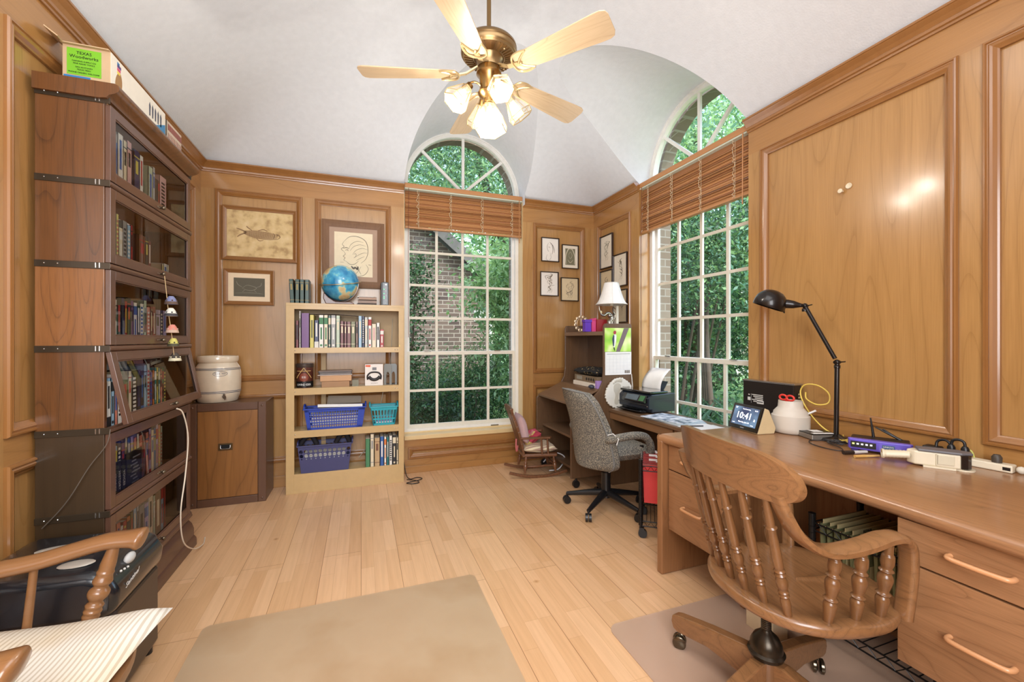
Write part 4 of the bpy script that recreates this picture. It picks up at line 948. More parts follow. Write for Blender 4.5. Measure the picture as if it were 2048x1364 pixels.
m = MB(); m.grid(lambda u, v: (-.47 + .50 * u, sY0 + .02 + .14 * v, 1.418 + .016 * sin(pi * u * .8) - .02 * u), 14, 4); tag(m.build('paper_folder', plain((146, 132, 122), .7), solid=.002), 'thin brown folder lying across the tops of the upper row of books', 'folder')
B = 'books standing on the bottom shelf of the tan bookshelf'
srow([('green', .034, .235, 'green', 0), ('cream', .030, .27, 'grey', 1), ('tan', .044, .235, 'brown', 1), ('blue', .028, .245, 'white', 2), ('white', .020, .24, 'orange', 3), ('teal', .016, .235, 'white', 2), ('white', .026, .245, 'black', 5), ('black', .028, .25, 'cream', 3), ('cream', .016, .225), ('grey', .030, .255, 'black', 0)], .035, SHZ[3], sY0 + .014, B, 'bottom shelf of the tan bookshelf')
# things standing on top
for k, x in enumerate((-.513, -.478, -.444, -.408)):
    book((x, 3.78, sH), .030, .14, .19, (44, 72, 62), (150, 130, 70), 1, 'dark green cloth book on top of the tan bookshelf, %s of four' % ORD[k], 'dark green books left of the globe', lean=-.05 if k == 0 else 0)
# globe
gb = thing('globe', 'blue desk globe tilted in a metal ring on top of the tan bookshelf', 'globe', (-.165, 3.755, sH))
gc = Vector((-.163, 3.755, 1.685)); gr = .148
def globe_mat():
    m, n, l, b = newmat('globe_map'); tc = n.new('ShaderNodeTexCoord'); nz = n.new('ShaderNodeTexNoise'); nz.inputs['Scale'].default_value = 7; nz.inputs['Detail'].default_value = 5; nz.inputs['Roughness'].default_value = .55
    l.new(tc.outputs['Object'], nz.inputs[0]); r = ramp(n, [(.38, lin((36, 124, 176))), (.50, lin((80, 170, 206))), (.535, lin((130, 200, 206))), (.55, lin((206, 200, 160))), (.66, lin((196, 160, 110))), (.75, lin((180, 130, 80)))]); l.new(nz.outputs[0], r.inputs[0]); l.new(r.outputs[0], b.inputs['Base Color']); b.inputs['Roughness'].default_value = .22; b.inputs['Coat Weight'].default_value = .5
    return m
m = MB(); m.ball(gc, gr, 48); m.build('sphere', globe_mat(), gb, smooth=80)
T = Ry(radians(-22)) @ Rx(radians(-12))
m = MB(); pr = [(gr + .004, -.005), (gr + .016, -.005), (gr + .016, .001), (gr + .004, .001)]
vs = []; n = 56
for i in range(n):
    a = 2 * pi * i / n
    for r, z in pr: vs.append(gc + (Ry(radians(-6)) @ Rx(radians(10))) @ Vector((r * cos(a), r * sin(a), z)))
m.add(vs, [(4 * i + j, 4 * i + (j + 1) % 4, (4 * i + 4 + (j + 1) % 4) % (4 * n), (4 * i + 4 + j) % (4 * n)) for i in range(n) for j in range(4)]); m.build('horizon_ring', plain((190, 176, 140), .3, .7), gb, smooth=40)
m = MB(); m.tube([gc + Vector((sin(t) * (gr + .010) * .9, -(gr + .010) * .25 * sin(t), -cos(t) * (gr + .010))) for t in np.linspace(-1.6, 1.6, 24)], .005, 8); m.tube([gc + Vector((0, 0, -gr - .01)), gc + Vector((0, 0, -gr - .022))], .012, 10); m.build('cradle_arm', plain((160, 150, 150), .3, .8), gb, smooth=60)
m = MB(); m.prism([(-.27, 1.505), (-.05, 1.505), (-.06, 1.520), (-.09, 1.528), (-.13, 1.524), (-.20, 1.526), (-.25, 1.560), (-.285, 1.60), (-.29, 1.55)], 3.70, 3.80, 'y'); m.build('base', plain((104, 72, 62), .35, coat=.3), gb, bevel=.006)
# small stack and the modem
for k, (t, c, nm) in enumerate(((.012, (70, 46, 32), 'dark thin book at the bottom of the little stack right of the globe'), (.030, (120, 84, 54), 'brown book in the middle of the little stack right of the globe'), (.026, (150, 108, 70), 'tan book on top of the little stack right of the globe'))):
    z = 1.505 + (0, .0125, .043)[k]; o = book((.045 + .004 * k, 3.79, z), t, .11, .155 - .006 * k, c, (200, 180, 150), 0, nm, 'little stack of old books by the globe', flat=True)
m = MB(); m.box(-.03, .10, 3.74, 3.84, 1.571, 1.577); tag(m.build('loose_paper', PAPER), 'white papers lying on the little book stack by the globe', 'paper')
md = thing('modem', 'tall black modem with green lights at the right end of the tan bookshelf', 'modem', (.19, 3.80, sH))
m = MB(); m.prism([(.158, 1.507), (.222, 1.507), (.222, 1.705), (.180, 1.710), (.158, 1.70)], 3.74, 3.86, 'y'); m.build('case', BLACK, md, bevel=.003)
m = MB(); m.box(.176, .214, 3.7385, 3.7400, 1.515, 1.70); fp = m.build('front_panel', plain((14, 14, 16), .15), md)
m = MB(); m.lathe([(0, 0), (.006, 0), (.006, .002), (0, .002)], (.20, 3.7385, 1.685), 16, M=Rx(pi / 2)); m.build('power_button', STEEL, fp)
for z, g in ((1.645, 1), (1.608, 1), (1.582, 1), (1.568, 1)):
    m = MB(); m.box(.180, .187, 3.7375, 3.7385, z - .003, z + .003); m.build('green_light', plain((60, 230, 110), .4, emit=3), fp)
for k, z in enumerate((1.66, 1.63, 1.59, 1.55, 1.53)): text_part(['Power', 'US/DS', 'Online', 'Link', 'Tel'][k], .009, PAPER, fp, (.20, 3.738, z), (0, 0, 1), (-1, 0, 0))
# second shelf
z = SHZ[1]
tn = thing('football_tin', 'round tin with a football picture and lettering on the second shelf', 'tin', (-.43, 3.765, z))
m = MB(); m.lathe([(0, 0), (.060, 0), (.062, .004), (.062, .165), (.0, .165)], (-.43, 3.765, z), 36); m.build('body', plain((88, 46, 36), .35, coat=.3), tn, smooth=40)
m = MB(); m.lathe([(0, .165), (.064, .163), (.066, .166), (.066, .188), (.06, .194), (0, .194)], (-.43, 3.765, z), 36); m.build('lid', plain((70, 58, 52), .35, coat=.3), tn, smooth=40)
m = MB(); m.lathe([(.0625, .004), (.0632, .004), (.0632, .052), (.0625, .052)], (-.43, 3.765, z), 36, cap=False); m.build('dark_band', BLACK, tn, smooth=40)
def on_tin(a, h, r=.0640): return Vector((-.43 + r * cos(a), 3.765 + r * sin(a), z + h))
m = MB(); m.grid(lambda u, v: on_tin(radians(-90) + (u - .5) * 1.1 * sqrt(max(.02, 1 - (2 * v - 1) ** 2)), .085 + .034 * (v - .5) * 2), 12, 10); m.build('football_picture', plain((132, 62, 42), .5), tn, smooth=60)
m = MB()
for s_ in (-1, 1): m.tube([on_tin(radians(-90) + s_ * t, .16 - .09 * t, .066) for t in np.linspace(0, .9, 8)], .003, 6)
m.tube([on_tin(radians(-90) + t, .135, .066) for t in np.linspace(-.8, .8, 12)], .0025, 6); m.build('printed_rope', plain((206, 170, 110), .5), tn)
for j in range(5):
    a = radians(-90) + (j - 2) * .1; mm = MB(); mm.bar(on_tin(a, .078, .0655), on_tin(a, .094, .0655), .002); mm.build('lace', PAPER, tn)
for j, c in enumerate('LIVING COOK'):
    a = radians(-90) + (j - 5) * .155
    if c != ' ': text_part(c, .022, PAPER, tn, on_tin(a, .026, .0634), (-sin(a), cos(a), 0), (0, 0, 1))
st = [(('cardboard_folder_box', -.30, -.09, .0, .048, (170, 132, 98)), 'tan box at the bottom of the paper stack on the second shelf', 'box'), (('document_box', -.31, -.075, .049, .095, (204, 160, 120)), 'pale open box of papers in the stack on the second shelf', 'box')]
for (nm, x0, x1, z0, z1, c), lb, ct in st:
    m = MB(); m.box(x0, x1, 3.69, 3.84, z + z0, z + z1 - .001); tag(m.build(nm, plain(c, .7), bevel=.002), lb, ct)
for k in range(7):
    m = MB(); o = .004 * ((k * 7) % 5); m.box(-.33 + o, -.07 - o * .5, 3.70 + o, 3.85, z + .0955 + .0052 * k, z + .0955 + .0052 * k + .0045)
    tag(m.build('magazine', plain([(206, 190, 180), (110, 96, 92), (230, 226, 220), (84, 70, 66), (190, 178, 170), (70, 62, 62), (150, 130, 120)][k], .5)), 'magazine in the pile over the tan boxes, %s from the bottom' % ORD[k], 'magazine', 'magazines piled on the tan boxes')
m = MB(); m.box(-.07, -.02, 3.72, 3.84, z + .0, z + .05); tag(m.build('clear_tray', plain((150, 150, 130), .2, alpha=.7)), 'small clear plastic tray right of the paper stack on the second shelf', 'tray')
wb = thing('product_box', 'white box with an orange corner and printed headband on the second shelf', 'box', (.105, 3.77, z))
m = MB(); m.box(.03, .175, 3.72, 3.82, z, z + .178); m.build('carton', plain((236, 228, 220), .5), wb, bevel=.001)
m = MB(); m.prism([(.034, z + .172), (.075, z + .172), (.072, z + .155), (.034, z + .158)], 3.7193, 3.7199, 'y'); m.build('orange_logo', plain((226, 96, 50), .5), wb)
pass
m = MB(); m.tube(spline([(.052, 3.7188, z + .05), (.05, 3.7188, z + .08), (.07, 3.7188, z + .105), (.105, 3.7188, z + .112), (.14, 3.7188, z + .105), (.158, 3.7188, z + .08), (.155, 3.7188, z + .05)], 5), .007, 8)
m.tube(spline([(.06, 3.7188, z + .075), (.08, 3.7188, z + .055), (.105, 3.7188, z + .048), (.13, 3.7188, z + .055), (.15, 3.7188, z + .075)], 5), .013, 8); m.build('printed_headband', plain((40, 34, 36), .5), wb, smooth=50)
m = MB(); m.box(.088, .122, 3.7193, 3.7199, z + .128, z + .152); m.build('printed_square', plain((120, 120, 124), .5), wb)
text_part('QUAD SHIATSU', .008, plain((90, 80, 80), .5), wb, (.105, 3.7192, z + .018), (1, 0, 0), (0, 0, 1))
for k, (x, y, c) in enumerate(((.215, 3.74, (126, 128, 124)), (.262, 3.75, (116, 118, 116)))):
    m = MB(); a = radians(-12 if k == 0 else -4); w = .032 if k == 0 else .028
    poly = [(-w, 0), (-w, .165), (-w + .01, .178), (w - .01, .178), (w, .165), (w, 0), (.014, 0), (.014, .085), (.008, .105), (0, .112), (-.008, .105), (-.014, .085), (-.014, 0)]
    vs = MB(); vs.prism(poly, -.001, .001, 'y'); M = Rz(a)
    m.add([M @ Vector(p) + Vector((x, y, z)) for p in vs.v], vs.f); m.add([M @ Vector(p) + Vector((x, y, z)) for p in [(-w, 0, .0005), (w, 0, .0005), (w, .10, .0005), (-w, .10, .0005)]], [(0, 1, 2, 3)])
    tag(m.build('bookend', plain(c, .4, .3), solid=.0015), 'grey metal bookend at the right of the second shelf, %s' % ('left one' if k == 0 else 'right one by the upright'), 'bookend', 'grey bookends on the second shelf')
m = MB(); m.tube(spline([(.262, 3.87, 1.40), (.245, 3.87, 1.02), (.20, 3.872, .85), (.16, 3.874, .62), (.14, 3.875, .46), (.06, 3.85, .30), (-.02, 3.84, .20)], 6), .003, 6)
tag(m.build('modem_cable', plain((196, 190, 170), .5), smooth=60), 'pale cable running down behind the shelves of the tan bookshelf', 'cable')
# baskets
def basket(name, label, x0, x1, y0, y1, z, h, mat, kind, tp=.012):
    b = thing(name, label, 'basket', ((x0 + x1) / 2, (y0 + y1) / 2, z)); cx_, cy_ = (x0 + x1) / 2, (y0 + y1) / 2
    def P(u, v, w, o=0): 
        s_ = 1 - tp * 2 / (x1 - x0) * (1 - w) * 2; return (cx_ + (u - .5) * (x1 - x0) * s_, cy_ + (v - .5) * (y1 - y0) * s_, z + h * w)
    m = MB(); m.add([P(0, 0, .01), P(1, 0, .01), P(1, 1, .01), P(0, 1, .01)], [(0, 1, 2, 3)])
    for a, c in (((0, 0), (1, 0)), ((1, 0), (1, 1)), ((1, 1), (0, 1)), ((0, 1), (0, 0))):
        L = Vector(P(*a, 1)).__sub__(Vector(P(*c, 1))).length
        def Q(t, w): return Vector(P(a[0] + (c[0] - a[0]) * t, a[1] + (c[1] - a[1]) * t, w))
        if kind == 'grid':
            solid = .11 if L > .2 else .18
            for t0, t1 in ((0, solid * .6), (1 - solid, 1)): m.add([Q(t0, 0), Q(t1, 0), Q(t1, 1), Q(t0, 1)], [(0, 1, 2, 3)])
            m.add([Q(0, 0), Q(1, 0), Q(1, .10), Q(0, .10)], [(0, 1, 2, 3)]); m.add([Q(0, .86), Q(1, .86), Q(1, 1), Q(0, 1)], [(0, 1, 2, 3)])
            nn = int(L / .021)
            for i in range(nn + 1): t = .05 + .9 * i / nn; m.bar(Q(t, .08), Q(t, .88), .0035)
            for i in range(1, 6): m.bar(Q(.04, .10 + .76 * i / 6), Q(.96, .10 + .76 * i / 6), .0035)
        elif kind == 'slot':
            m.add([Q(0, 0), Q(1, 0), Q(1, .10), Q(0, .10)], [(0, 1, 2, 3)]); m.add([Q(0, .82), Q(1, .82), Q(1, 1), Q(0, 1)], [(0, 1, 2, 3)]); m.add([Q(0, .30), Q(1, .30), Q(1, .38), Q(0, .38)], [(0, 1, 2, 3)])
            nn = int(L / .024)
            for i in range(nn + 1): t = i / nn; m.bar(Q(t, .0), Q(t, .9), .006)
        else:
            nh = max(2, int(L / .034)); rows = [(.80, .010), (.64, .010), (.52, .005)]
            # solid wall with punched round holes: build strips between rows and arcs
            m.add([Q(0, 0), Q(1, 0), Q(1, .48), Q(0, .48)], [(0, 1, 2, 3)]); m.add([Q(0, .88), Q(1, .88), Q(1, 1), Q(0, 1)], [(0, 1, 2, 3)])
            w0, w1 = .48, .88; ys_ = [.48, .56, .72, .88]
            for wi in range(3):
                a0, a1 = ys_[wi], ys_[wi + 1]; wc = (a0 + a1) / 2; rv = (a1 - a0) * (.42 if wi else .30)
                for i in range(nh):
                    t0, t1 = i / nh, (i + 1) / nh; tc_ = (t0 + t1) / 2; rt = rv * h / L; nn = 16; ring = []; box_ = []
                    for q in range(nn):
                        an = 2 * pi * q / nn; ring.append(Q(tc_ + rt * cos(an), wc + rv * sin(an)))
                        cs, sn = cos(an), sin(an); k_ = 1 / max(abs(cs), abs(sn)); box_.append(Q(tc_ + (t1 - t0) / 2 * cs * k_, wc + (a1 - a0) / 2 * sn * k_))
                    m.add(ring + box_, [(q, (q + 1) % nn, nn + (q + 1) % nn, nn + q) for q in range(nn)])
    m.build('basket_wall', mat, b, solid=.003)
    r = MB(); pts = [P(-.01, -.01, 1), P(1.01, -.01, 1), P(1.01, 1.01, 1), P(-.01, 1.01, 1)]
    for i in range(4): r.bar(pts[i], pts[(i + 1) % 4], .014, .010)
    r.build('rim', mat, b, bevel=.003)
    for u in (0, 1):
        g = MB(); p, q = Vector(P(u, .2, 1)), Vector(P(u, .8, 1)); o = Vector((.006 if u else -.006, 0, 0))
        g.tube(spline([p + o, p + o + Vector((0, .01, .022)), (p + q) / 2 + o + Vector((0, 0, .030)), q + o + Vector((0, -.01, .022)), q + o], 4), .006, 8); g.build('handle', mat, b, smooth=60)
    return b
BLU = plain((34, 66, 170), .4, name='blue_plastic'); TEA = plain((44, 170, 186), .4, name='teal_plastic'); NAV = plain((66, 68, 112), .45, name='navy_plastic')
basket('laundry_basket', 'bright blue lattice basket full of papers on the third shelf', -.425, .03, 3.685, 3.86, SHZ[2], .165, BLU, 'grid')
basket('storage_basket', 'small teal slotted basket on the third shelf right of the blue one', .075, .29, 3.69, 3.86, SHZ[2], .155, TEA, 'slot')
basket('storage_basket', 'navy basket with round holes on the bottom shelf', -.47, -.075, 3.672, 3.86, SHZ[3] + .002, .215, NAV, 'hole')
for k in range(9):
    m = MB(); o = .006 * ((k * 5) % 4); m.box(-.385 + o, -.015 - o, 3.705 + o * .4, 3.83, SHZ[2] + .006 + .013 * k, SHZ[2] + .006 + .013 * k + .011)
    tag(m.build('paper_bundle', plain([(226, 220, 214), (206, 170, 130), (236, 232, 228), (170, 176, 190), (230, 224, 214), (216, 190, 160), (240, 236, 232), (150, 120, 100), (232, 228, 222)][k], .7)), 'papers lying inside the bright blue basket, %s layer from the bottom' % ORD[k], 'papers', 'papers in the blue basket')
m = MB(); mm = MB(); mm.box(-.33, .01, 0, .11, -.012, .012); M = Ry(radians(2)) @ Rx(radians(-14)); m.add([M @ Vector(p) + Vector((0, 3.70, SHZ[2] + .178)) for p in mm.v], mm.f); tag(m.build('white_binder', PAPER, bevel=.002), 'white binder lying tilted on top of the blue basket', 'binder')
m = MB(); m.prism([(-.27, SHZ[2] + .18), (.0, SHZ[2] + .18), (.0, SHZ[2] + .235), (-.015, SHZ[2] + .24), (-.26, SHZ[2] + .25)], 3.84, 3.85, 'y'); tag(m.build('grey_folder', plain((150, 138, 122), .6)), 'grey folder standing behind the white binder in the blue basket', 'folder')
for k in range(4):
    m = MB(); m.box(.115 + .004 * k, .255, 3.715, 3.83, SHZ[2] + .006 + .012 * k, SHZ[2] + .015 + .012 * k); tag(m.build('leaflet', plain([(180, 200, 220), (220, 224, 226), (150, 140, 190), (210, 216, 224)][k], .6)), 'leaflet lying inside the small teal basket, %s from the bottom' % ORD[k], 'leaflet', 'leaflets in the teal basket')
for k in range(8):
    m = MB(); m.box(-.43 + .003 * (k % 3), -.115 - .004 * (k % 2), 3.70, 3.83, SHZ[3] + .012 + .018 * k, SHZ[3] + .027 + .018 * k); tag(m.build('magazine', plain([(226, 222, 216), (200, 190, 184), (90, 90, 96), (230, 228, 224), (180, 160, 140), (236, 232, 228), (206, 200, 190), (230, 226, 220)][k], .5)), 'magazine inside the navy basket with round holes, %s from the bottom' % ORD[k], 'magazine', 'magazines in the navy basket')
for k, (x, w) in enumerate(((-.40, .07), (-.14, .06))):
    m = MB(); m.tube(spline([(x - w, 3.80, SHZ[3] + .20), (x - w * .4, 3.79, SHZ[3] + .262), (x + w * .3, 3.79, SHZ[3] + .27), (x + w * .8, 3.80, SHZ[3] + .20)], 6), .020, 8); tag(m.build('dark_pouch', plain((38, 34, 40), .7), smooth=60), 'dark cloth pouch sticking out of the navy basket at its %s end' % ('left' if k == 0 else 'right'), 'pouch', 'dark pouches in the navy basket')
# cable on the floor beside the shelf
m = MB(); m.tube(spline([(.36, 3.86, .12), (.375, 3.80, .02), (.40, 3.72, .006), (.46, 3.74, .006), (.50, 3.70, .006), (.46, 3.66, .006), (.39, 3.64, .006), (.36, 3.62, .006), (.40, 3.59, .006), (.46, 3.60, .006), (.44, 3.63, .016), (.37, 3.70, .01)], 8), .0035, 6)
tag(m.build('floor_cable', BLACK, smooth=60), 'black looped cable on the floor right of the tan bookshelf', 'cable')
m = MB(); m.box(-.02, .04, YB - .012, YB - .004, .40, .46); tag(m.build('wall_outlet', BLACK, bevel=.002), 'dark wall outlet behind the bottom shelf of the tan bookshelf', 'outlet')
# ================================================================== CORNER HUTCH AND LOW SIDE TABLE
ht = thing('hutch_desk', 'walnut corner hutch desk with a tall side panel, slanted top and open shelves', 'desk', (1.9, 3.4, 0))
hY0, hY1 = 3.03, 3.75
prof = [(1.60, .085), (1.60, .655), (1.62, .675), (1.70, .70), (1.80, .735), (1.86, .79), (1.895, .86), (1.905, .95), (1.905, 1.325), (1.92, 1.35), (2.165, 1.35), (2.18, 1.335), (2.18, .085)]
m = MB(); m.prism(prof, hY0, hY0 + .02, 'y'); m.build('side_panel', HUT, ht, bevel=.003)
m = MB(); m.prism(prof, hY1 - .02, hY1, 'y'); m.build('side_panel', HUT, ht, bevel=.003)
m = MB(); m.box(2.16, 2.175, hY0 + .02, hY1 - .02, .12, 1.35); m.build('back_panel', HUT, ht)
m = MB(); m.prism([(1.615, .672), (1.86, .785), (1.86, .80), (1.61, .69)], hY0 + .02, hY1 - .02, 'y'); m.box(1.86, 2.16, hY0 + .02, hY1 - .02, .782, .80); m.build('slanted_top', HUTY, ht, bevel=.002)
m = MB(); m.box(1.655, 2.16, hY0 + .02, hY1 - .02, .385, .405); m.build('lower_shelf', HUTY, ht, bevel=.002)
m = MB(); m.box(1.90, 2.16, hY0 + .02, hY1 - .02, 1.25, 1.285); m.build('top_shelf', HUTY, ht, bevel=.003)
m = MB(); m.box(1.93, 2.16, hY1 - .035, hY1 - .02, 1.285, 1.35); m.build('top_rail', HUT, ht)
m = MB(); m.box(1.70, 2.16, hY0 + .02, hY1 - .02, .10, .12); m.build('bottom_board', HUT, ht)
for x, y in ((1.66, 3.06), (2.1, 3.06), (1.66, 3.7), (2.1, 3.7)):
    m = MB(); m.cyl((x, y - .012, .030), (x, y + .012, .030), .030, n=20); m.cyl((x, y, .05), (x, y, .09), .010); m.build('caster', BLACK, ht, smooth=40)
# calendar with the woodpecker picture
cal = thing('wall_calendar', 'hanging calendar with a woodpecker photograph on the hutch side panel', 'calendar', (2.04, 3.028, .915))
m = MB(); m.box(1.912, 2.170, 3.026, 3.0285, 1.113, 1.313)
def bird_bg():
    m_, n, l, b = newmat('blurred_green_photo'); tc = n.new('ShaderNodeTexCoord'); nz = n.new('ShaderNodeTexNoise'); nz.inputs['Scale'].default_value = 9; nz.inputs['Detail'].default_value = 1
    l.new(tc.outputs['Object'], nz.inputs[0]); r = ramp(n, [(.3, lin((120, 190, 60))), (.5, lin((176, 220, 90))), (.7, lin((232, 240, 180)))]); l.new(nz.outputs[0], r.inputs[0]); l.new(r.outputs[0], b.inputs['Base Color']); b.inputs['Roughness'].default_value = .3; return m_
pg = m.build('photo_page', bird_bg(), cal)
def flat(poly, mat, nm, y, parent): 
    k = MB(); k.prism([(x, z) for x, z in poly], y, y + .0004, 'y'); return k.build(nm, mat, parent)
flat([(2.02, 1.114), (2.06, 1.114), (2.15, 1.312), (2.10, 1.312), (2.075, 1.25)], plain((120, 104, 108), .6), 'printed_branch', 3.0254, pg)
flat([(1.995, 1.15), (2.005, 1.145), (2.022, 1.20), (2.026, 1.25), (2.012, 1.268), (1.998, 1.25), (1.992, 1.20)], plain((236, 236, 238), .6), 'printed_belly', 3.0250, pg)
flat([(1.990, 1.165), (2.000, 1.155), (2.004, 1.20), (2.004, 1.25), (1.994, 1.255), (1.984, 1.22)], plain((52, 62, 90), .6), 'printed_wing', 3.0246, pg)
flat([(1.998, 1.262), (2.012, 1.258), (2.024, 1.272), (2.018, 1.290), (2.002, 1.290), (1.994, 1.276)], plain((170, 60, 70), .6), 'printed_head', 3.0242, pg)
flat([(1.994, 1.15), (2.006, 1.15), (2.012, 1.12), (2.004, 1.122)], plain((40, 40, 46), .6), 'printed_tail', 3.0246, pg)
m = MB(); m.box(1.916, 2.172, 3.024, 3.0285, .918, 1.111); gp = m.build('month_page', PAPER, cal)
m = MB()
for k in range(8): m.box(1.925 + .034 * k, 1.926 + .034 * k, 3.0236, 3.024, .935, 1.078)
for k in range(6): m.box(1.925, 2.164, 3.0236, 3.024, .935 + .0286 * k, .936 + .0286 * k)
m.build('date_grid', plain((206, 208, 212), .7), gp)
m = MB(); m.box(1.93, 2.16, 3.0236, 3.024, 1.092, 1.095); m.build('month_line', plain((90, 90, 96), .6), gp)
m = MB()
for k in range(3): m.box(2.106 + .018 * k, 2.12 + .018 * k, 3.0236, 3.024, .93, .955)
m.build('small_pictures', plain((120, 108, 96), .6), gp)
m = MB(); m.tube([(2.172, 3.022, .92), (2.185, 3.022, .80), (2.19, 3.03, .70)], .004, 6); tag(m.build('lamp_cord', plain((226, 220, 206), .5)), 'white cord hanging down beside the calendar on the hutch panel', 'cord')
# plaster footprint plaque
pq = thing('footprint_plaque', 'white plaster plaque with a foot print leaning on the hutch side panel', 'plaque', (2.045, 3.0, .645))
rp = random.Random(4); cxp, czp = 2.045, .765; pts = []
for i in range(72):
    a = 2 * pi * i / 72; rr = 1 + .035 * sin(i * 2.6) + rp.uniform(-.02, .02); pts.append((cxp + .135 * rr * cos(a) * (1 - .12 * sin(a)), czp + .128 * rr * sin(a)))
m = MB(); m.prism(pts, 3.004, 3.022, 'y'); m.build('plaster', plain((228, 224, 212), .85, bump=.4), pq, bevel=.004)
fp = plain((196, 190, 174), .9)
m = MB(); foot = [(2.0, .845), (2.03, .85), (2.055, .83), (2.052, .79), (2.035, .76), (2.03, .72), (2.035, .69), (2.02, .672), (1.998, .675), (1.99, .70), (2.0, .75), (1.985, .79), (1.985, .825)]
m.prism([(p.x, p.z) for p in spline([(x, 0, z) for x, z in foot], 4, True)], 3.0025, 3.006, 'y'); m.build('foot_print', fp, pq, smooth=40)
m = MB()
for k, (x, z, r) in enumerate(((1.985, .850, .008), (2.0, .862, .009), (2.017, .868, .010), (2.036, .870, .011), (2.056, .872, .014))): m.ball((x, 3.004, z), r, 10, sz=(1, .3, 1.3))
m.build('toe_prints', fp, pq, smooth=60)
text_part('Makayla', .022, plain((120, 112, 96), .8), pq, (2.105, 3.003, .815), (1, 0, .05), (-.05, 0, 1))
# things in the hutch
for k, (x0, x1, y0, y1, z0, z1, c, nm, lb) in enumerate(((1.79, 2.06, 3.12, 3.50, .80, .838, (236, 224, 206), 'book', 'white book at the bottom of the stack inside the hutch'),)):
    m = MB(); m.box(x0 + .08, x1, y0, y1, z0 + .001, z1); tag(m.build('book', [plain(c, .6)], bevel=.002), lb, 'book')
bo = thing('game_box', 'flat brown box with round windows lying in the stack inside the hutch', 'box', (1.98, 3.3, .839))
m = MB(); m.box(1.885, 2.09, 3.10, 3.50, .839, .895); m.build('carton', plain((126, 106, 82), .6), bo, bevel=.002)
m = MB()
for k in range(4): m.lathe([(0, 0), (.013, 0), (.013, .001), (0, .001)], (1.8845, 3.16 + .04 * k, .866), 14, M=Ry(-pi / 2))
m.build('round_window', BLACK, bo)
m = MB(); m.box(1.884, 1.885, 3.36, 3.46, .853, .885); m.build('printed_panel', plain((150, 144, 130), .6), bo)
def pattern_mat():
    m_, n, l, b = newmat('black_gold_pattern'); tc = n.new('ShaderNodeTexCoord'); v = n.new('ShaderNodeTexVoronoi'); v.inputs['Scale'].default_value = 38; v.feature = 'SMOOTH_F1'
    l.new(tc.outputs['Object'], v.inputs[0]); r = ramp(n, [(0, lin((206, 186, 140))), (.22, lin((120, 100, 60))), (.30, lin((20, 20, 20))), (1, lin((14, 14, 14)))]); l.new(v.outputs[0], r.inputs[0]); l.new(r.outputs[0], b.inputs['Base Color']); b.inputs['Roughness'].default_value = .8; return m_
m = MB()
def pil(u, v, top=1):
    a, b = 2 * u - 1, 2 * v - 1; e = (1 - abs(a) ** 4) * (1 - abs(b) ** 4); e = max(e, 0) ** .5
    return (1.98 + .11 * a, 3.30 + .21 * b, .925 + top * (.038 * e + .006 * sin(9 * a + 4 * b)) )
m.grid(lambda u, v: pil(u, v, 1), 16, 20); m.grid(lambda u, v: (pil(u, v)[0], pil(u, v)[1], .925 - .028 * max(0, (1 - abs(2 * u - 1) ** 4) * (1 - abs(2 * v - 1) ** 4)) ** .5), 16, 20, flip=True)
tag(m.build('patterned_bag', pattern_mat(), smooth=70), 'black and gold patterned cloth bag on top of the stack in the hutch', 'bag')
m = MB(); m.box(1.87, 1.93, 3.075, 3.11, .80, .865); tag(m.build('note_pad', plain((176, 140, 206), .6), bevel=.002), 'small lilac note pad standing in the hutch behind the side panel', 'note pad')
m = MB(); m.ball((1.84, 3.12, .815), .022, 12, sz=(1.2, 1.4, .8)); tag(m.build('desk_ornament', plain((60, 64, 78), .4), smooth=60), 'small dark ornament by the lilac note pad in the hutch', 'ornament')
# on the top shelf
z = 1.286
m = MB(); m.box(1.885, 1.945, 3.30, 3.35, z, z + .085); m.box(1.880, 1.950, 3.296, 3.354, z + .085, z + .108); tag(m.build('gift_box', plain((96, 48, 176), .45), bevel=.002), 'small purple lidded gift box on the hutch top shelf', 'box')
m = MB(); m.box(1.952, 1.995, 3.30, 3.36, z, z + .10); m.prism([(1.952, z + .10), (1.995, z + .10), (2.0, z + .125), (1.96, z + .118)], 3.30, 3.36, 'y'); tag(m.build('gift_box', plain((206, 60, 120), .45), bevel=.002), 'bright pink small gift box beside the purple one', 'box')
m = MB(); m.box(1.998, 2.10, 3.29, 3.42, z, z + .112); tag(m.build('red_box', plain((150, 28, 34), .45), bevel=.002), 'dark red box behind the pink gift box on the hutch top', 'box')
m = MB()
gc2 = Vector((1.90, 3.40, z + .075))
for k in range(12):
    a = 2 * pi * k / 12 + .2; m.lathe([(0, -.006), (.012, -.004), (.016, 0), (.012, .004), (0, .006)], gc2 + Vector((.062 * cos(a), 0, .062 * sin(a))), 12, M=Rx(pi / 2)); 
m.tube([gc2 + Vector((.062 * cos(t), 0, .062 * sin(t))) for t in np.linspace(0, 2 * pi, 25)[:-1]], .004, 6, closed=True)
m.tube([gc2 + Vector((.046 * cos(t), 0, .046 * sin(t))) for t in np.linspace(0, 2 * pi, 25)[:-1]], .002, 6, closed=True)
m.box(1.875, 1.925, 3.385, 3.415, z, z + .008)
tag(m.build('beaded_wreath', plain((206, 182, 150), .25, .6), smooth=50), 'round beaded metal wreath ornament left of the purple gift box', 'ornament')
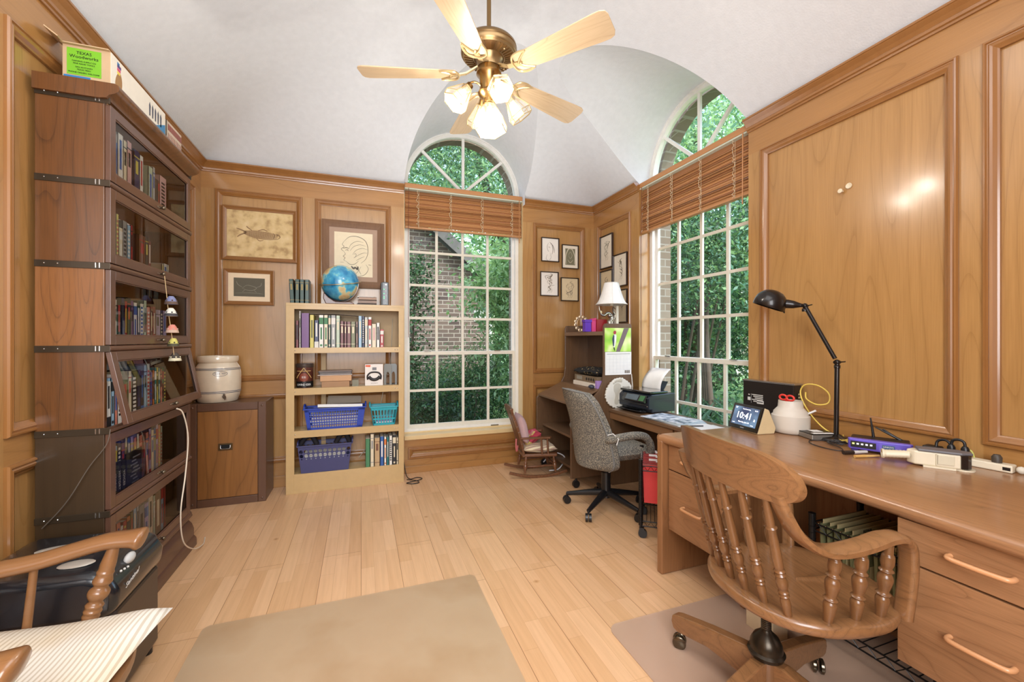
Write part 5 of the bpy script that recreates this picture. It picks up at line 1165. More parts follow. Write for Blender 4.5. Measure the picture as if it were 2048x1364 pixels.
# table lamp
tl = thing('table_lamp', 'table lamp with a white bell shade and silver curled base on the hutch', 'lamp', (2.13, 3.26, z))
def sh(t): return .140 - .078 * (t ** .62)
m = MB(); m.lathe([(sh(t), .245 + .195 * t) for t in np.linspace(0, 1, 12)], (2.13, 3.26, z), 40, cap=False); so = m.build('lamp_shade', plain((244, 242, 238), .7, name='white_shade_cloth'), tl, smooth=60, solid=.002)
m = MB()
for t in (0, 1): m.tube([(2.13 + sh(t) * cos(a), 3.26 + sh(t) * sin(a), z + .245 + .195 * t) for a in np.linspace(0, 2 * pi, 41)[:-1]], .0025, 6, closed=True)
for k in range(8):
    a = k * pi / 4 + .3; m.tube([(2.13 + (sh(t) + .0014) * cos(a), 3.26 + (sh(t) + .0014) * sin(a), z + .245 + .195 * t) for t in np.linspace(0, 1, 9)], .0014, 4)
m.build('shade_seams', plain((226, 222, 212), .7), so)
CHR = plain((176, 170, 160), .18, .9, name='antique_silver')
m = MB(); m.box(2.085, 2.175, 3.215, 3.305, z, z + .012); m.box(2.095, 2.165, 3.225, 3.295, z + .012, z + .03)
m.tube(spline([(2.12, 3.25, z + .03), (2.10, 3.25, z + .08), (2.125, 3.25, z + .12), (2.105, 3.25, z + .16), (2.07, 3.24, z + .165), (2.04, 3.235, z + .145), (2.01, 3.235, z + .15), (1.99, 3.235, z + .19), (1.985, 3.235, z + .225)], 6), [.022 - .0185 * i / 48 for i in range(49)], 10)
m.ball((2.11, 3.25, z + .145), .022, 12, sz=(1.2, 1, 1)); m.tube(spline([(2.14, 3.25, z + .03), (2.13, 3.25, z + .09), (2.16, 3.25, z + .14), (2.14, 3.25, z + .18)], 6), .010, 8)
m.tube(spline([(2.16, 3.25, z + .12), (2.185, 3.25, z + .16), (2.17, 3.25, z + .20), (2.145, 3.255, z + .225), (2.13, 3.26, z + .25)], 6), .005, 8)
m.build('curled_base', CHR, tl, smooth=60)
m = MB(); m.ball((2.005, 3.235, z + .172), .011, 10, sz=(1, 1, 1.3)); m.build('glass_drop', plain((230, 216, 170), .1, alpha=.8), tl, smooth=60)
m = MB(); m.box(2.165, 2.19, 3.235, 3.285, z + .012, z + .235); m.build('pale_column', plain((216, 208, 190), .3), tl, bevel=.003)
m = MB(); m.cyl((2.13, 3.26, z + .235), (2.13, 3.26, z + .29), .016, n=16); m.ball((2.13, 3.26, z + .33), .03, 14); m.build('lamp_socket', plain((230, 226, 214), .4), tl, smooth=50)
m = MB()
for k in range(3):
    a = k * 2 * pi / 3; m.tube([(2.13, 3.26, z + .43), (2.13 + .06 * cos(a), 3.26 + .06 * sin(a), z + .435)], .0018, 5)
m.tube([(2.13, 3.26, z + .26), (2.16, 3.26, z + .32), (2.13, 3.26, z + .43)], .002, 5); m.build('shade_harp', BRASS, tl)
# ------------------------------------------------------------------ low walnut side table under the window
sd = thing('side_table', 'long low walnut table under the window between hutch and oak desk', 'table', (2.12, 2.4, 0))
m = MB(); m.box(1.95, 2.30, 1.90, 3.028, .615, .64); m.build('table_top', HUTY, sd, bevel=.003)
m = MB(); m.box(1.962, 1.978, 2.28, 3.026, .555, .615); m.box(1.962, 1.978, 1.90, 2.26, .555, .615); m.build('apron', wood('walnut_apron_y', (146, 104, 68), (92, 62, 38), 'y', 2, .4, .2), sd, bevel=.002)
m = MB(); m.box(1.97, 2.29, 3.005, 3.027, 0, .615); m.build('end_panel', HUT, sd)
m = MB(); m.box(1.97, 2.29, 1.90, 1.92, 0, .615); m.build('end_panel', HUT, sd)
m = MB(); m.box(2.275, 2.29, 1.92, 3.005, .12, .615); m.build('back_panel', HUT, sd)
# ------------------------------------------------------------------ printer
pr_ = thing('printer', 'black inkjet printer with a paper sheet in the rear tray, below the window', 'printer', (2.07, 2.66, .64), radians(5), local=True)
PBK = plain((36, 42, 52), .3, coat=.3, name='printer_body'); PGL = plain((14, 15, 18), .08, coat=.8, name='gloss_black')
# local: front faces -x, width along y (0..0.36), depth along x (0..0.27)
m = MB(); m.prism([(0.0, .035), (0.0, .125), (.03, .150), (.27, .155), (.27, .01), (.03, .01), (.03, .035)], 0, .37, 'y'); m.build('body', PBK, pr_, bevel=.006)
m = MB(); m.box(.01, .20, .004, .366, .155, .172); m.build('scanner_lid', PGL, pr_, bevel=.005)
m = MB(); m.box(-.012, .03, .01, .36, .066, .07); m.box(-.035, .02, .05, .32, .010, .02); m.box(-.06, .02, .06, .31, .018, .024); m.build('output_tray', PGL, pr_, bevel=.002)
m = MB(); m.prism([(-.025, .085), (-.03, .095), (.0, .142), (.012, .142), (.006, .085)], .02, .28, 'y'); cp = m.build('control_panel', PGL, pr_, bevel=.002)
m = MB(); m.add([(-.0295, .10, .1), (-.0295, .24, .1), (-.0045, .24, .138), (-.0045, .10, .138)], [(0, 1, 2, 3)]); m.build('display', plain((92, 104, 112), .2), cp)
m = MB(); m.add([(-.0295, .03, .1), (-.0295, .085, .1), (-.0045, .085, .138), (-.0045, .03, .138)], [(0, 1, 2, 3)]); m.build('green_sticker', plain((60, 110, 60), .3), cp)
m = MB(); m.ball((-.002, .015, .06), .006, 8); m.build('badge', STEEL, pr_)
m = MB(); m.box(.06, .07, -.001, 0, .10, .104); m.box(.07, .20, -.001, .0, .115, .117); m.build('seam_line', BLACK, pr_)
m = MB(); m.add([(.22, .08, .155), (.22, .32, .155), (.275, .32, .235), (.275, .08, .235)], [(0, 1, 2, 3)]); m.build('paper_rest', PBK, pr_, solid=.004)
m = MB(); m.grid(lambda u, v: (.205 + .06 * v + .05 * v * v - .02 * sin(pi * v), .09 + .215 * u, .165 + .17 * v), 6, 10); tag(m.build('printer_paper', PAPER, pr_, smooth=60, solid=.0008))
# papers on the table
def sheet(cx, cy, z, w, h, rot, mat, nm, lb, ct='paper', grp=None, t=.0012):
    m = MB(); m.obox((cx, cy, z + t / 2), (w, h, t), Rz(radians(rot))); o = m.build(nm, mat, bevel=0); return tag(o, lb, ct, grp)
def news_mat():
    m_, n, l, b = newmat('printed_page'); tc = n.new('ShaderNodeTexCoord'); nz = n.new('ShaderNodeTexNoise'); nz.inputs['Scale'].default_value = 16; nz.inputs['Detail'].default_value = 6
    l.new(tc.outputs['Object'], nz.inputs[0]); r = ramp(n, [(.36, lin((70, 84, 104))), (.47, lin((176, 186, 198))), (.58, lin((232, 234, 238)))]); l.new(nz.outputs[0], r.inputs[0]); l.new(r.outputs[0], b.inputs['Base Color']); b.inputs['Roughness'].default_value = .4; return m_
NEWS = news_mat()
for k in range(5): sheet(2.09 - .004 * k, 2.40 + .006 * k, .6405 + .0035 * k, .24, .34, 4 + 2 * k, NEWS if k == 4 else plain((206 - 20 * (k % 2), 210, 218), .5), 'magazine', ('picture magazine open on top of the pile in front of the printer' if k == 4 else 'magazine in the pile in front of the printer, %s from the bottom' % ORD[k]), 'magazine', 'magazines in front of the printer', .003)
for k in range(3): sheet(2.10, 2.06 + .02 * k, .6405 + .0015 * k, .23, .30, -6 + 8 * k, PAPER, 'loose_sheet', 'loose white sheet on the low table beside the oak desk, %s from the bottom' % ORD[k], 'paper', 'loose sheets next to the magazines')
m = MB(); m.tube([(2.0, 2.20, .650), (2.11, 2.16, .650)], .004, 8); tag(m.build('pen', plain((60, 60, 64), .4), smooth=50), 'dark pen lying on the loose white sheets', 'pen')
# ------------------------------------------------------------------ oak desk
dk = thing('oak_desk', 'large oak executive desk with drawer pedestals along the right wall', 'desk', (1.9, 1.0, 0))
FE = [(1.462, 1.805), (1.485, 1.62), (1.512, 1.40), (1.535, 1.20), (1.545, 1.05), (1.542, .90), (1.535, .78), (1.522, .60), (1.510, .40), (1.50, .20), (1.50, -.10)]
fe = [(p.x, p.y) for p in spline([(x, y, 0) for x, y in FE], 5)]
zt = .722; m = MB()
# bullnosed top: sweep of a rounded edge along the front
pe = [(.10, .0), (.03, .0), (.012, -.003), (.003, -.012), (0, -.024), (.003, -.036), (.012, -.044), (.03, -.046), (.10, -.046)]
vs = []; n = len(pe)
for (x, y) in fe: vs += [(x + a, y, zt + b) for a, b in pe]
m.add(vs, [(i * n + j, i * n + j + 1, (i + 1) * n + j + 1, (i + 1) * n + j) for i in range(len(fe) - 1) for j in range(n - 1)])
k0 = len(fe)
poly = [(x + .10, y) for x, y in fe] + [(2.312, -.10), (2.312, 1.83), (1.56, 1.83)]
poly[0] = (fe[0][0] + .10, 1.812)
m.prism([(x + .0999, y) for x, y in fe] + [(2.312, fe[-1][1]), (2.312, fe[0][1])], zt - .046, zt, 'z')
# left end bullnose
el = [(0, 0), (.012, -.003), (.021, -.012), (.024, -.024), (.021, -.036), (.012, -.044), (0, -.046)]
vs = []
for x in (fe[0][0] + .012, 2.312): vs += [(x, fe[0][1] + a, zt + b) for a, b in el]
m.add(vs, [(j, j + 1, 7 + j + 1, 7 + j) for j in range(6)] + [tuple(range(7))])
m.build('desk_top', DESK_Y, dk, smooth=50)
m = MB(); m.box(1.462, 2.30, 1.775, 1.815, 0, zt - .03); m.build('end_panel', DESK_Z, dk, bevel=.008, seg=3)
def pedestal(y0, y1, xf, zb):
    m = MB(); m.box(xf + .02, 2.10, y0, y1, zb, zt - .046); o = m.build('pedestal', DESK_Z, dk)
    for k, (z0, z1) in enumerate(((.548, .672), (zb, .542))):
        d = MB(); d.box(xf, xf + .019, y0 + .002, y1 - .002, z0, z1); do = d.build('drawer', DESK_Y, dk, bevel=.002)
        yc, zc = (y0 + y1) / 2, (.612, .385)[k]; h = MB()
        h.tube(spline([(xf + .002, yc - .062, zc), (xf - .016, yc - .062, zc), (xf - .027, yc - .050, zc), (xf - .030, yc, zc), (xf - .027, yc + .050, zc), (xf - .016, yc + .062, zc), (xf + .002, yc + .062, zc)], 5), .0068, 10)
        h.build('handle', plain((206, 150, 104), .35, coat=.3, name='beech_handle'), do, smooth=60)
pedestal(1.42, 1.772, 1.50, .235); pedestal(.44, .815, 1.555, .235)
m = MB(); m.box(1.58, 2.08, 1.44, 1.76, 0, .2); 
m = MB(); m.box(2.09, 2.105, .815, 1.42, .20, .676); m.build('modesty_panel', DESK_Z, dk)
m = MB(); m.box(1.62, 2.09, 1.42, 1.44, 0, .235); m.box(2.07, 2.09, 1.44, 1.775, 0, .235); m.build('plinth', DESK_Z, dk)
m = MB(); m.box(1.57, 2.10, .42, .44, 0, .676); m.box(1.57, 2.10, -.08, -.06, 0, .676); m.build('end_panel', DESK_Z, dk)
m = MB(); m.box(2.06, 2.08, .44, .815, 0, .235); m.build('plinth', DESK_Z, dk)
# small cream box on the floor under the desk
m = MB(); m.box(1.545, 1.63, 1.22, 1.345, 0.0, .12); tag(m.build('power_box', plain((226, 206, 172), .5), bevel=.005), 'small cream box on the floor under the oak desk behind the swivel chair', 'box')
# ------------------------------------------------------------------ things on the desk
zt += .0005
eh = thing('smart_display', 'small tilted touch screen clock showing 10:41 on the oak desk', 'smart display', (2.00, 1.705, zt), radians(-97), local=True)
# local: screen faces -y, width along x, leaning back
m = MB(); m.prism([(-.052, 0), (.052, 0), (.062, .03), (.02, .125), (-.006, .135), (-.05, .01)], -.098, .098, 'x'); m.build('cloth_body', plain((214, 190, 146), .9, bump=.4), eh, bevel=.004)
T = Vector((0, .044, .127)).normalized(); o0 = Vector((0, -.056, .006))
def S(x, t, off=0): return Vector((x, 0, 0)) + o0 + T * t + Vector((0, -T.z, T.y)) * off
m = MB(); m.add([S(-.102, 0), S(.102, 0), S(.102, .138), S(-.102, .138), S(-.102, 0, .009), S(.102, 0, .009), S(.102, .138, .009), S(-.102, .138, .009)], [(3, 2, 1, 0), (4, 5, 6, 7), (0, 1, 5, 4), (1, 2, 6, 5), (2, 3, 7, 6), (3, 0, 4, 7)]); bz = m.build('bezel', PGL, eh, bevel=.003)
def scr():
    m_, n, l, b = newmat('lit_screen'); tc = n.new('ShaderNodeTexCoord'); nz = n.new('ShaderNodeTexNoise'); nz.inputs['Scale'].default_value = 12; l.new(tc.outputs['Object'], nz.inputs[0])
    r = ramp(n, [(.35, lin((56, 64, 92))), (.6, lin((96, 122, 150)))]); l.new(nz.outputs[0], r.inputs[0]); l.new(r.outputs[0], b.inputs['Base Color']); l.new(r.outputs[0], b.inputs['Emission Color']); b.inputs['Emission Strength'].default_value = .5; b.inputs['Roughness'].default_value = .1; return m_
m = MB(); m.add([S(-.086, .022, .0096), S(.086, .022, .0096), S(.086, .124, .0096), S(-.086, .124, .0096)], [(0, 1, 2, 3)]); sc = m.build('screen', scr(), bz)
LIT = plain((250, 250, 252), .4, emit=1.2, name='screen_letters')
for s_, sz, x, t in (('10:41', .050, -.008, .074), ('a', .026, .068, .062), ('Thursday, June 26', .0105, 0, .040), ('Good morning', .009, 0, .112), ('83°', .011, -.070, .114), ('06:30', .009, .066, .112), ('music', .008, -.068, .031), ('menu', .008, .060, .031)):
    text_part(s_, sz, LIT, sc, S(x, t, .0096), (1, 0, 0), T, world=False, extra=.0004 if sz > .03 else 0)
text_part('amazon', .008, plain((190, 190, 194), .4), bz, S(0, .011, .0092), (1, 0, 0), T, world=False)
# black box standing against the wall
dv = thing('disc_player', 'flat black device standing on edge against the panelled wall with a white label', 'device', (2.27, 1.80, zt), radians(0))
m = MB(); m.box(2.262, 2.325, 1.66, 1.99, zt, zt + .245); m.build('case', plain((30, 24, 22), .35), dv, bevel=.006)
m = MB(); m.box(2.2605, 2.327, 1.655, 1.995, zt + .238, zt + .247); m.build('silver_edge', STEEL, dv, bevel=.002)
m = MB()
for k in range(5): m.box(2.2612, 2.2622, 1.85, 1.925 - .010 * (k % 3), zt + .155 - .010 * k, zt + .160 - .010 * k)
m.box(2.2612, 2.2622, 1.845, 1.89, zt + .106, zt + .125); m.box(2.2612, 2.2622, 1.935, 1.955, zt + .12, zt + .14)
m.box(2.2612, 2.2622, 1.930, 1.9308, zt + .105, zt + .162); m.box(2.2612, 2.2622, 1.94, 1.95, zt + .152, zt + .158); m.build('printed_label', plain((206, 204, 198), .5), dv)
m = MB()
for k in range(4): m.box(2.29, 2.31, 1.6535, 1.655, zt + .13 + .018 * k, zt + .14 + .018 * k)
m.build('edge_print', plain((190, 180, 140), .5), dv)
# translucent jar with scissors
JAR = plain((226, 216, 202), .45, trans=.25, name='translucent_plastic')
jc = Vector((2.155, 1.60, zt))
jr = thing('plastic_jar', 'frosted white plastic bottle cut open to hold pens, near the black lamp', 'jar', jc)
m = MB(); m.lathe([(0, .0), (.070, .0), (.084, .008), (.088, .03), (.088, .092), (.080, .098), (.078, .112), (.064, .128), (.058, .136), (.055, .17), (.052, .17), (.054, .136), (.07, .1), (.082, .09), (.082, .01), (0, .006)], jc, 40, cap=False); m.build('jar_body', JAR, jr, smooth=50)
sx = thing('scissors', 'red-handled scissors standing in the frosted plastic bottle', 'scissors', jc + Vector((0, 0, .10)))
m = MB()
for s_, yy in ((-1, .018), (1, -.022)):
    c = jc + Vector((-.03, yy, .186)); m.tube([c + Vector((.006 * sin(t) * 0, .020 * cos(t), .013 * sin(t))) for t in np.linspace(0, 2 * pi, 21)[:-1]], .0052, 8, closed=True)
m.tube([jc + Vector((-.03, .004, .176)), jc + Vector((-.02, .0, .15))], .006, 8); m.tube([jc + Vector((-.03, -.004, .176)), jc + Vector((-.02, -.002, .15))], .006, 8)
m.build('handles', plain((222, 60, 50), .4), sx, smooth=60)
m = MB(); m.bar(jc + Vector((-.02, 0, .155)), jc + Vector((.0, 0, .03)), .012, .002); m.build('blades', STEEL, sx)
m = MB(); m.tube([jc + Vector((.045, -.06, .105)), jc + Vector((.05, -.098, .128))], .005, 8); tag(m.build('white_stylus', PAPER, smooth=60), 'short white stick poking out beside the frosted bottle', 'pen')
# swing-arm lamp
LB = plain((34, 28, 26), .32, .5, coat=.3, name='oil_rubbed_bronze')
dl = thing('desk_lamp', 'black swing-arm desk lamp with a dome head in front of the right wall', 'lamp', (2.2, 1.40, zt))
m = MB(); m.lathe([(0, 0), (.078, 0), (.080, .006), (.074, .014), (.03, .02), (.016, .03), (0, .03)], (2.20, 1.40, zt), 36); m.build('base', LB, dl, smooth=40)
P0, P1, P2 = Vector((2.20, 1.400, zt + .02)), Vector((2.215, 1.405, 1.105)), Vector((2.20, 1.555, 1.395))
m = MB(); m.tube([P0, P1], .0108, 14); m.build('lower_arm', LB, dl, smooth=60)
m = MB(); m.tube([P1 + (P2 - P1) * .06, P2], .0098, 14); m.build('upper_arm', LB, dl, smooth=60)
for p, nm in ((P1, 'elbow_joint'), (P2, 'head_joint')):
    m = MB(); m.ball(p, .014, 12); m.cyl(p + Vector((-.018, 0, 0)), p + Vector((.018, 0, 0)), .008); m.lathe([(.0, -.03), (.013, -.03), (.014, -.02), (.0125, -.018), (.014, -.014), (.0, -.012)], p, 16); m.cyl(p + Vector((.012, 0, 0)), p + Vector((.012, -.03, .004)), .0028); m.build(nm, LB, dl, smooth=50)
hd = Vector((-.30, .42, .03)); hd.normalize()
hc = P2 + hd * .155 + Vector((0, 0, .018))
m = MB(); ax = (hc - P2).normalized()
m.tube(spline([P2, P2 + ax * .035, P2 + ax * .06, P2 + ax * .10], 4), [.008, .009, .010, .013, .016, .018, .020, .021, .022, .023, .024, .025, .025], 18); hn = m.build('neck', LB, dl, smooth=60)
dn = Vector((-.22, .30, -.92)).normalized(); M = align(-dn)
m = MB(); prof = [(.078, -.030), (.080, -.024), (.079, 0), (.074, .022), (.062, .042), (.044, .058), (.02, .066), (0, .068)]
m.lathe(prof, hc, 40, M=M, cap=False); m.lathe([(r - .003, z_) for r, z_ in prof[:-1]] + [(0, .064)], hc, 40, M=M, cap=False); m.build('dome_shade', LB, dl, smooth=70)
m = MB(); m.ball(hc + dn * -.015, .026, 14); m.build('bulb', BULBOFF, dl, smooth=70)
m = MB(); q0 = P2 + ax * .085; m.cyl(q0, q0 + Vector((-.004, .006, -.045)), .0022, n=8); m.ball(q0 + Vector((-.004, .006, -.047)), .004, 8); m.build('switch_rod', LB, dl)
# hard drive box, router, cables
hv = thing('drive_enclosure', 'small black and silver drive box with white labels left of the purple router', 'hard drive', (2.17, 1.46, zt), radians(-20), local=True)
m = MB(); m.box(-.075, .055, -.055, .055, .002, .026); m.build('case', plain((150, 144, 136), .35, .6), hv, bevel=.003)
m = MB(); m.box(-.075, .055, -.055, .055, .026, .030); m.build('top_plate', BLACK, hv)
m = MB(); m.box(-.03, .02, .0, .045, .0302, .0308); m.build('white_label', PAPER, hv)
m = MB(); m.box(-.06, .045, -.045, -.022, .0302, .0308); m.build('white_label', PAPER, hv)
ro = thing('router', 'purple and black wireless router with three antennas on the oak desk', 'router', (2.17, 1.20, zt), radians(-62), local=True)
# local: front faces -y, width along x
m = MB(); m.prism([(-.10, -.06), (.10, -.06), (.10, .07), (-.10, .07)], .014, .050, 'z'); m.build('black_shell', BLACK, ro, bevel=.006)
m = MB(); m.prism([(-.108, -.058), (-.10, -.078), (.0, -.086), (.10, -.078), (.108, -.058), (.10, -.05), (-.10, -.05)], .010, .056, 'z'); fr_ = m.build('purple_front', plain((104, 88, 196), .35, coat=.3), ro, bevel=.004)
m = MB(); m.box(-.095, -.01, -.0865, -.08, .020, .046); m.build('dark_strip', BLACK, fr_)
for k in range(5):
    m = MB(); m.box(-.09 + .015 * k, -.082 + .015 * k, -.0872, -.0864, .032, .039); m.build('indicator_light', plain((216, 226, 130) if k == 0 else (206, 206, 210), .4, emit=.8), fr_)
m = MB(); m.box(.01, .05, -.0872, -.0850, .020, .044); m.build('badge', plain((70, 96, 130), .4), fr_)
text_part('LINKSYS', .009, PAPER, fr_, (.03, -.0875, .036), (1, 0, 0), (0, 0, 1), world=False)
m = MB(); m.box(-.095, -.07, -.06, .06, 0, .012); m.box(.07, .095, -.06, .06, 0, .012); m.build('feet', plain((92, 78, 180), .4), ro)
for k, (x, dx, dz, ln) in enumerate(((-.02, -.012, .1, .1), (.095, -.11, .06, .1), (.085, -.075, .055, .1))):
    m = MB(); p = Vector((x, .055, .035)); e = p + Vector((dx, 0, dz)); m.tube([p, p + (e - p) * .3, e], [.0062, .0055, .003], 10); m.build('antenna', BLACK, ro, smooth=60)
YC = plain((226, 196, 90), .5, name='yellow_cable')
m = MB(); m.tube(spline([(2.30, 1.62, zt + .20), (2.27, 1.60, zt + .205), (2.25, 1.58, zt + .175), (2.24, 1.52, zt + .155), (2.25, 1.47, zt + .17), (2.27, 1.48, zt + .215), (2.28, 1.54, zt + .25), (2.27, 1.60, zt + .25), (2.265, 1.625, zt + .21), (2.255, 1.60, zt + .15), (2.245, 1.54, zt + .08), (2.24, 1.47, zt + .03), (2.25, 1.40, zt + .008), (2.27, 1.33, zt + .006), (2.28, 1.27, zt + .012), (2.25, 1.24, zt + .02)], 6), .0036, 8)
tag(m.build('network_cable', YC, smooth=60), 'yellow network cable looping up behind the frosted bottle', 'cable')
m = MB()
for k in range(4): m.tube(spline([(2.19 + .02 * k, 1.40, zt + .008 + .004 * k), (2.16 + .015 * k, 1.36, zt + .014), (2.15 + .01 * k, 1.32, zt + .012 + .003 * k), (2.16, 1.28, zt + .016)], 5), .003, 6)
tag(m.build('network_cable', YC, smooth=60), 'short yellow cables bunched between the drive box and the purple router', 'cable')
m = MB(); r_ = random.Random(8)
pts = [(2.20, 1.37, zt + .006), (2.12, 1.40, zt + .004), (2.06, 1.43, zt + .003), (2.00, 1.38, zt + .003), (1.98, 1.30, zt + .003), (2.0, 1.25, zt + .003), (2.04, 1.28, zt + .006)]
for k in range(16): pts.append((2.09 + r_.uniform(-.03, .03), 1.33 + r_.uniform(-.035, .035), zt + .008 + r_.uniform(0, .018)))
m.tube(spline(pts, 5), .0022, 6); tag(m.build('thin_cable', plain((46, 42, 42), .5), smooth=60), 'tangle of thin black cable in front of the drive box', 'cable')
def pen(p, q, r, c1, c2, nm, lb, ct):
    p, q = Vector(p), Vector(q); o = thing(nm, lb, ct, (p + q) / 2)
    m = MB(); m.tube([p, p + (q - p) * .42], [r * 1.12, r * 1.12], 12); m.build('cap', plain(c1, .4), o, smooth=50)
    m = MB(); m.tube([p + (q - p) * .42, q], [r, r * .8], 12); m.build('barrel', plain(c2, .4), o, smooth=50)
pen((1.955, 1.215, zt + .008), (2.065, 1.19, zt + .008), .0075, (40, 30, 26), (206, 200, 196), 'marker', 'grey marker with a dark cap on the desk in front of the router', 'marker')
pen((1.945, 1.165, zt + .006), (2.05, 1.135, zt + .006), .0055, (206, 160, 90), (210, 170, 104), 'pencil', 'short tan pencil on the desk beside the white gadget', 'pencil')
# white labelling gadget
gd = thing('glue_gadget', 'cream plastic gadget with a ribbed oval nozzle and a black end on the desk', 'gadget', (2.10, .985, zt), radians(-55), local=True)
GC = plain((222, 210, 184), .4, name='cream_plastic')
m = MB(); m.prism([(-.055, -.028), (.07, -.03), (.09, -.02), (.09, .02), (.07, .03), (-.055, .028), (-.075, .0)], .006, .060, 'z'); m.build('body', GC, gd, bevel=.006)
m = MB(); rr = []
P_ = [(-.065, 0, .036), (-.085, -.004, .034), (-.105, -.006, .033), (-.125, -.008, .032), (-.15, -.010, .030)]
def oval(px, s, n=20): return [(px[0], px[1] + s * .026 * cos(2 * pi * i / n), px[2] + s * .016 * sin(2 * pi * i / n)) for i in range(n)]
rings = []
for k in range(17):
    t = k / 16; px = Vector(P_[0]).lerp(Vector(P_[-1]), t); rings += oval(px, .78 + .10 * abs(sin(k * 1.6)) + (.22 if k > 14 else 0))
m.add(rings, [(i * 20 + j, i * 20 + (j + 1) % 20, (i + 1) * 20 + (j + 1) % 20, (i + 1) * 20 + j) for i in range(16) for j in range(20)]); m.build('ribbed_nozzle', GC, gd, smooth=60, solid=.003)
m = MB(); m.prism([(.072, -.0315), (.092, -.029), (.105, -.015), (.105, .015), (.092, .029), (.072, .0315)], .008, .062, 'z'); m.build('black_end', PGL, gd, bevel=.004)
m = MB(); m.prism([(-.045, -.03), (.075, -.034), (.108, -.016), (.108, .016), (.075, .034), (-.045, .03)], .060, .069, 'z'); m.build('grey_top', plain((104, 102, 106), .4), gd, bevel=.003)
m = MB(); m.box(.01, .055, -.0335, -.029, .018, .052); m.box(.005, .009, -.0335, -.029, .012, .056); m.build('side_window', plain((206, 196, 170), .4), gd, bevel=.001)
m = MB(); m.box(-.03, .06, -.032, .03, 0, .007); m.lathe([(0, 0), (.032, 0), (.032, .006), (0, .006)], (.085, 0, 0), 24); m.build('foot', GC, gd)
# power strip with plugs
ps = thing('power_strip', 'white power strip with black plugs along the wall on the desk', 'power strip', (2.27, .93, zt), radians(-83), local=True)
m = MB(); m.box(-.10, .10, -.024, .024, 0, .028); m.build('housing', plain((226, 214, 190), .4), ps, bevel=.004)
m = MB(); m.box(.075, .095, -.0245, -.024, .008, .02); m.build('outlet_slots', BLACK, ps)
for k, x in enumerate((-.07, -.03)):
    m = MB(); m.lathe([(0, 0), (.018, 0), (.018, .006), (.012, .012), (.013, .03), (.008, .04), (0, .042)], (x, 0, .028), 16); m.build('plug', BLACK, ps, smooth=40)
m = MB(); m.tube(spline([(-.07, 0, .066), (-.066, 0, .085), (-.05, 0, .092), (-.034, 0, .085), (-.03, 0, .066)], 5), .005, 8); m.tube(spline([(-.07, .0, .066), (-.09, .01, .08), (-.115, .01, .07), (-.12, .0, .03), (-.15, .0, .01)], 5), .005, 8); m.build('plug_cord', BLACK, ps, smooth=60)
m = MB(); m.tube(spline([(-.03, .01, .06), (-.015, .012, .05), (-.01, .02, .02), (-.02, .03, .004)], 5), .003, 8); m.build('green_wire', plain((200, 200, 110), .5), ps, smooth=60)
m = MB(); m.lathe([(0, 0), (.014, 0), (.015, .02), (.009, .03), (0, .031)], (.055, .0, .028), 14); m.build('round_plug', plain((70, 60, 50), .5), ps, smooth=40)
m = MB(); m.box(-.155, -.10, -.02, .03, .0, .05); m.build('adapter', BLACK, ps, bevel=.006)
m = MB(); m.ball((2.285, .815, zt + .014), .014, 10); m.ball((2.29, .79, zt + .012), .011, 10); m.tube([(2.285, .80, zt + .006), (2.30, .72, zt + .004), (2.305, .60, zt + .004)], .003, 6); tag(m.build('crumpled_cord', plain((214, 206, 190), .6), smooth=60), 'crumpled clear cord end at the end of the power strip', 'cord')
# ------------------------------------------------------------------ rolling file carts
def file_cart(name, label, loc, rot, w, d, h, folders, z0=.085):
    c = thing(name, label, 'cart', loc, rot, local=True)
    wire = plain((40, 38, 38), .35, .6, name='black_wire')
    for i, (x, y) in enumerate(((0, 0), (w, 0), (w, d), (0, d))):
        m = MB(); m.tube([(x, y, .075), (x, y, h)], .0125, 12); m.lathe([(0, 0), (.0135, 0), (.0135, .008), (0, .01)], (x, y, h), 12)
        k = .1
        while k < h - .02: m.lathe([(.0125, -.0008), (.0138, 0), (.0125, .0008)], (x, y, k), 12, cap=False); k += .0254
        m.build('post', wire, c, smooth=50)
        m = MB(); m.cyl((x - .012, y - .012, .026), (x + .010, y - .012, .026), .026, n=20); m.box(x - .014, x + .014, y - .02, y + .008, .040, .062); m.cyl((x, y, .06), (x, y, .078), .008); m.build('caster', BLACK, c, smooth=40)
    for z in (z0, h - .045):
        for (a, b) in (((0, 0), (w, 0)), ((w, 0), (w, d)), ((w, d), (0, d)), ((0, d), (0, 0))):
            m = MB(); m.tube([(a[0], a[1], z + .015), (b[0], b[1], z + .015)], .0032, 6); m.tube([(a[0], a[1], z - .015), (b[0], b[1], z - .015)], .0032, 6)
            nn = 7; zz = [(a[0] + (b[0] - a[0]) * i / (2 * nn), a[1] + (b[1] - a[1]) * i / (2 * nn), z + (.014 if i % 2 else -.014)) for i in range(2 * nn + 1)]; m.tube(zz, .0022, 5); m.build('truss_rail', wire, c)
    m = MB()
    for i in range(12): m.tube([(0, d * (i + .5) / 12, z0 + .016), (w, d * (i + .5) / 12, z0 + .016)], .002, 5)
    m.build('wire_shelf', wire, c)
    return c
fc = file_cart('file_cart', 'black wire rolling file cart with red hanging folders beside the oak desk', (1.841, 1.988, 0), radians(52), .36, .28, .47, 1)
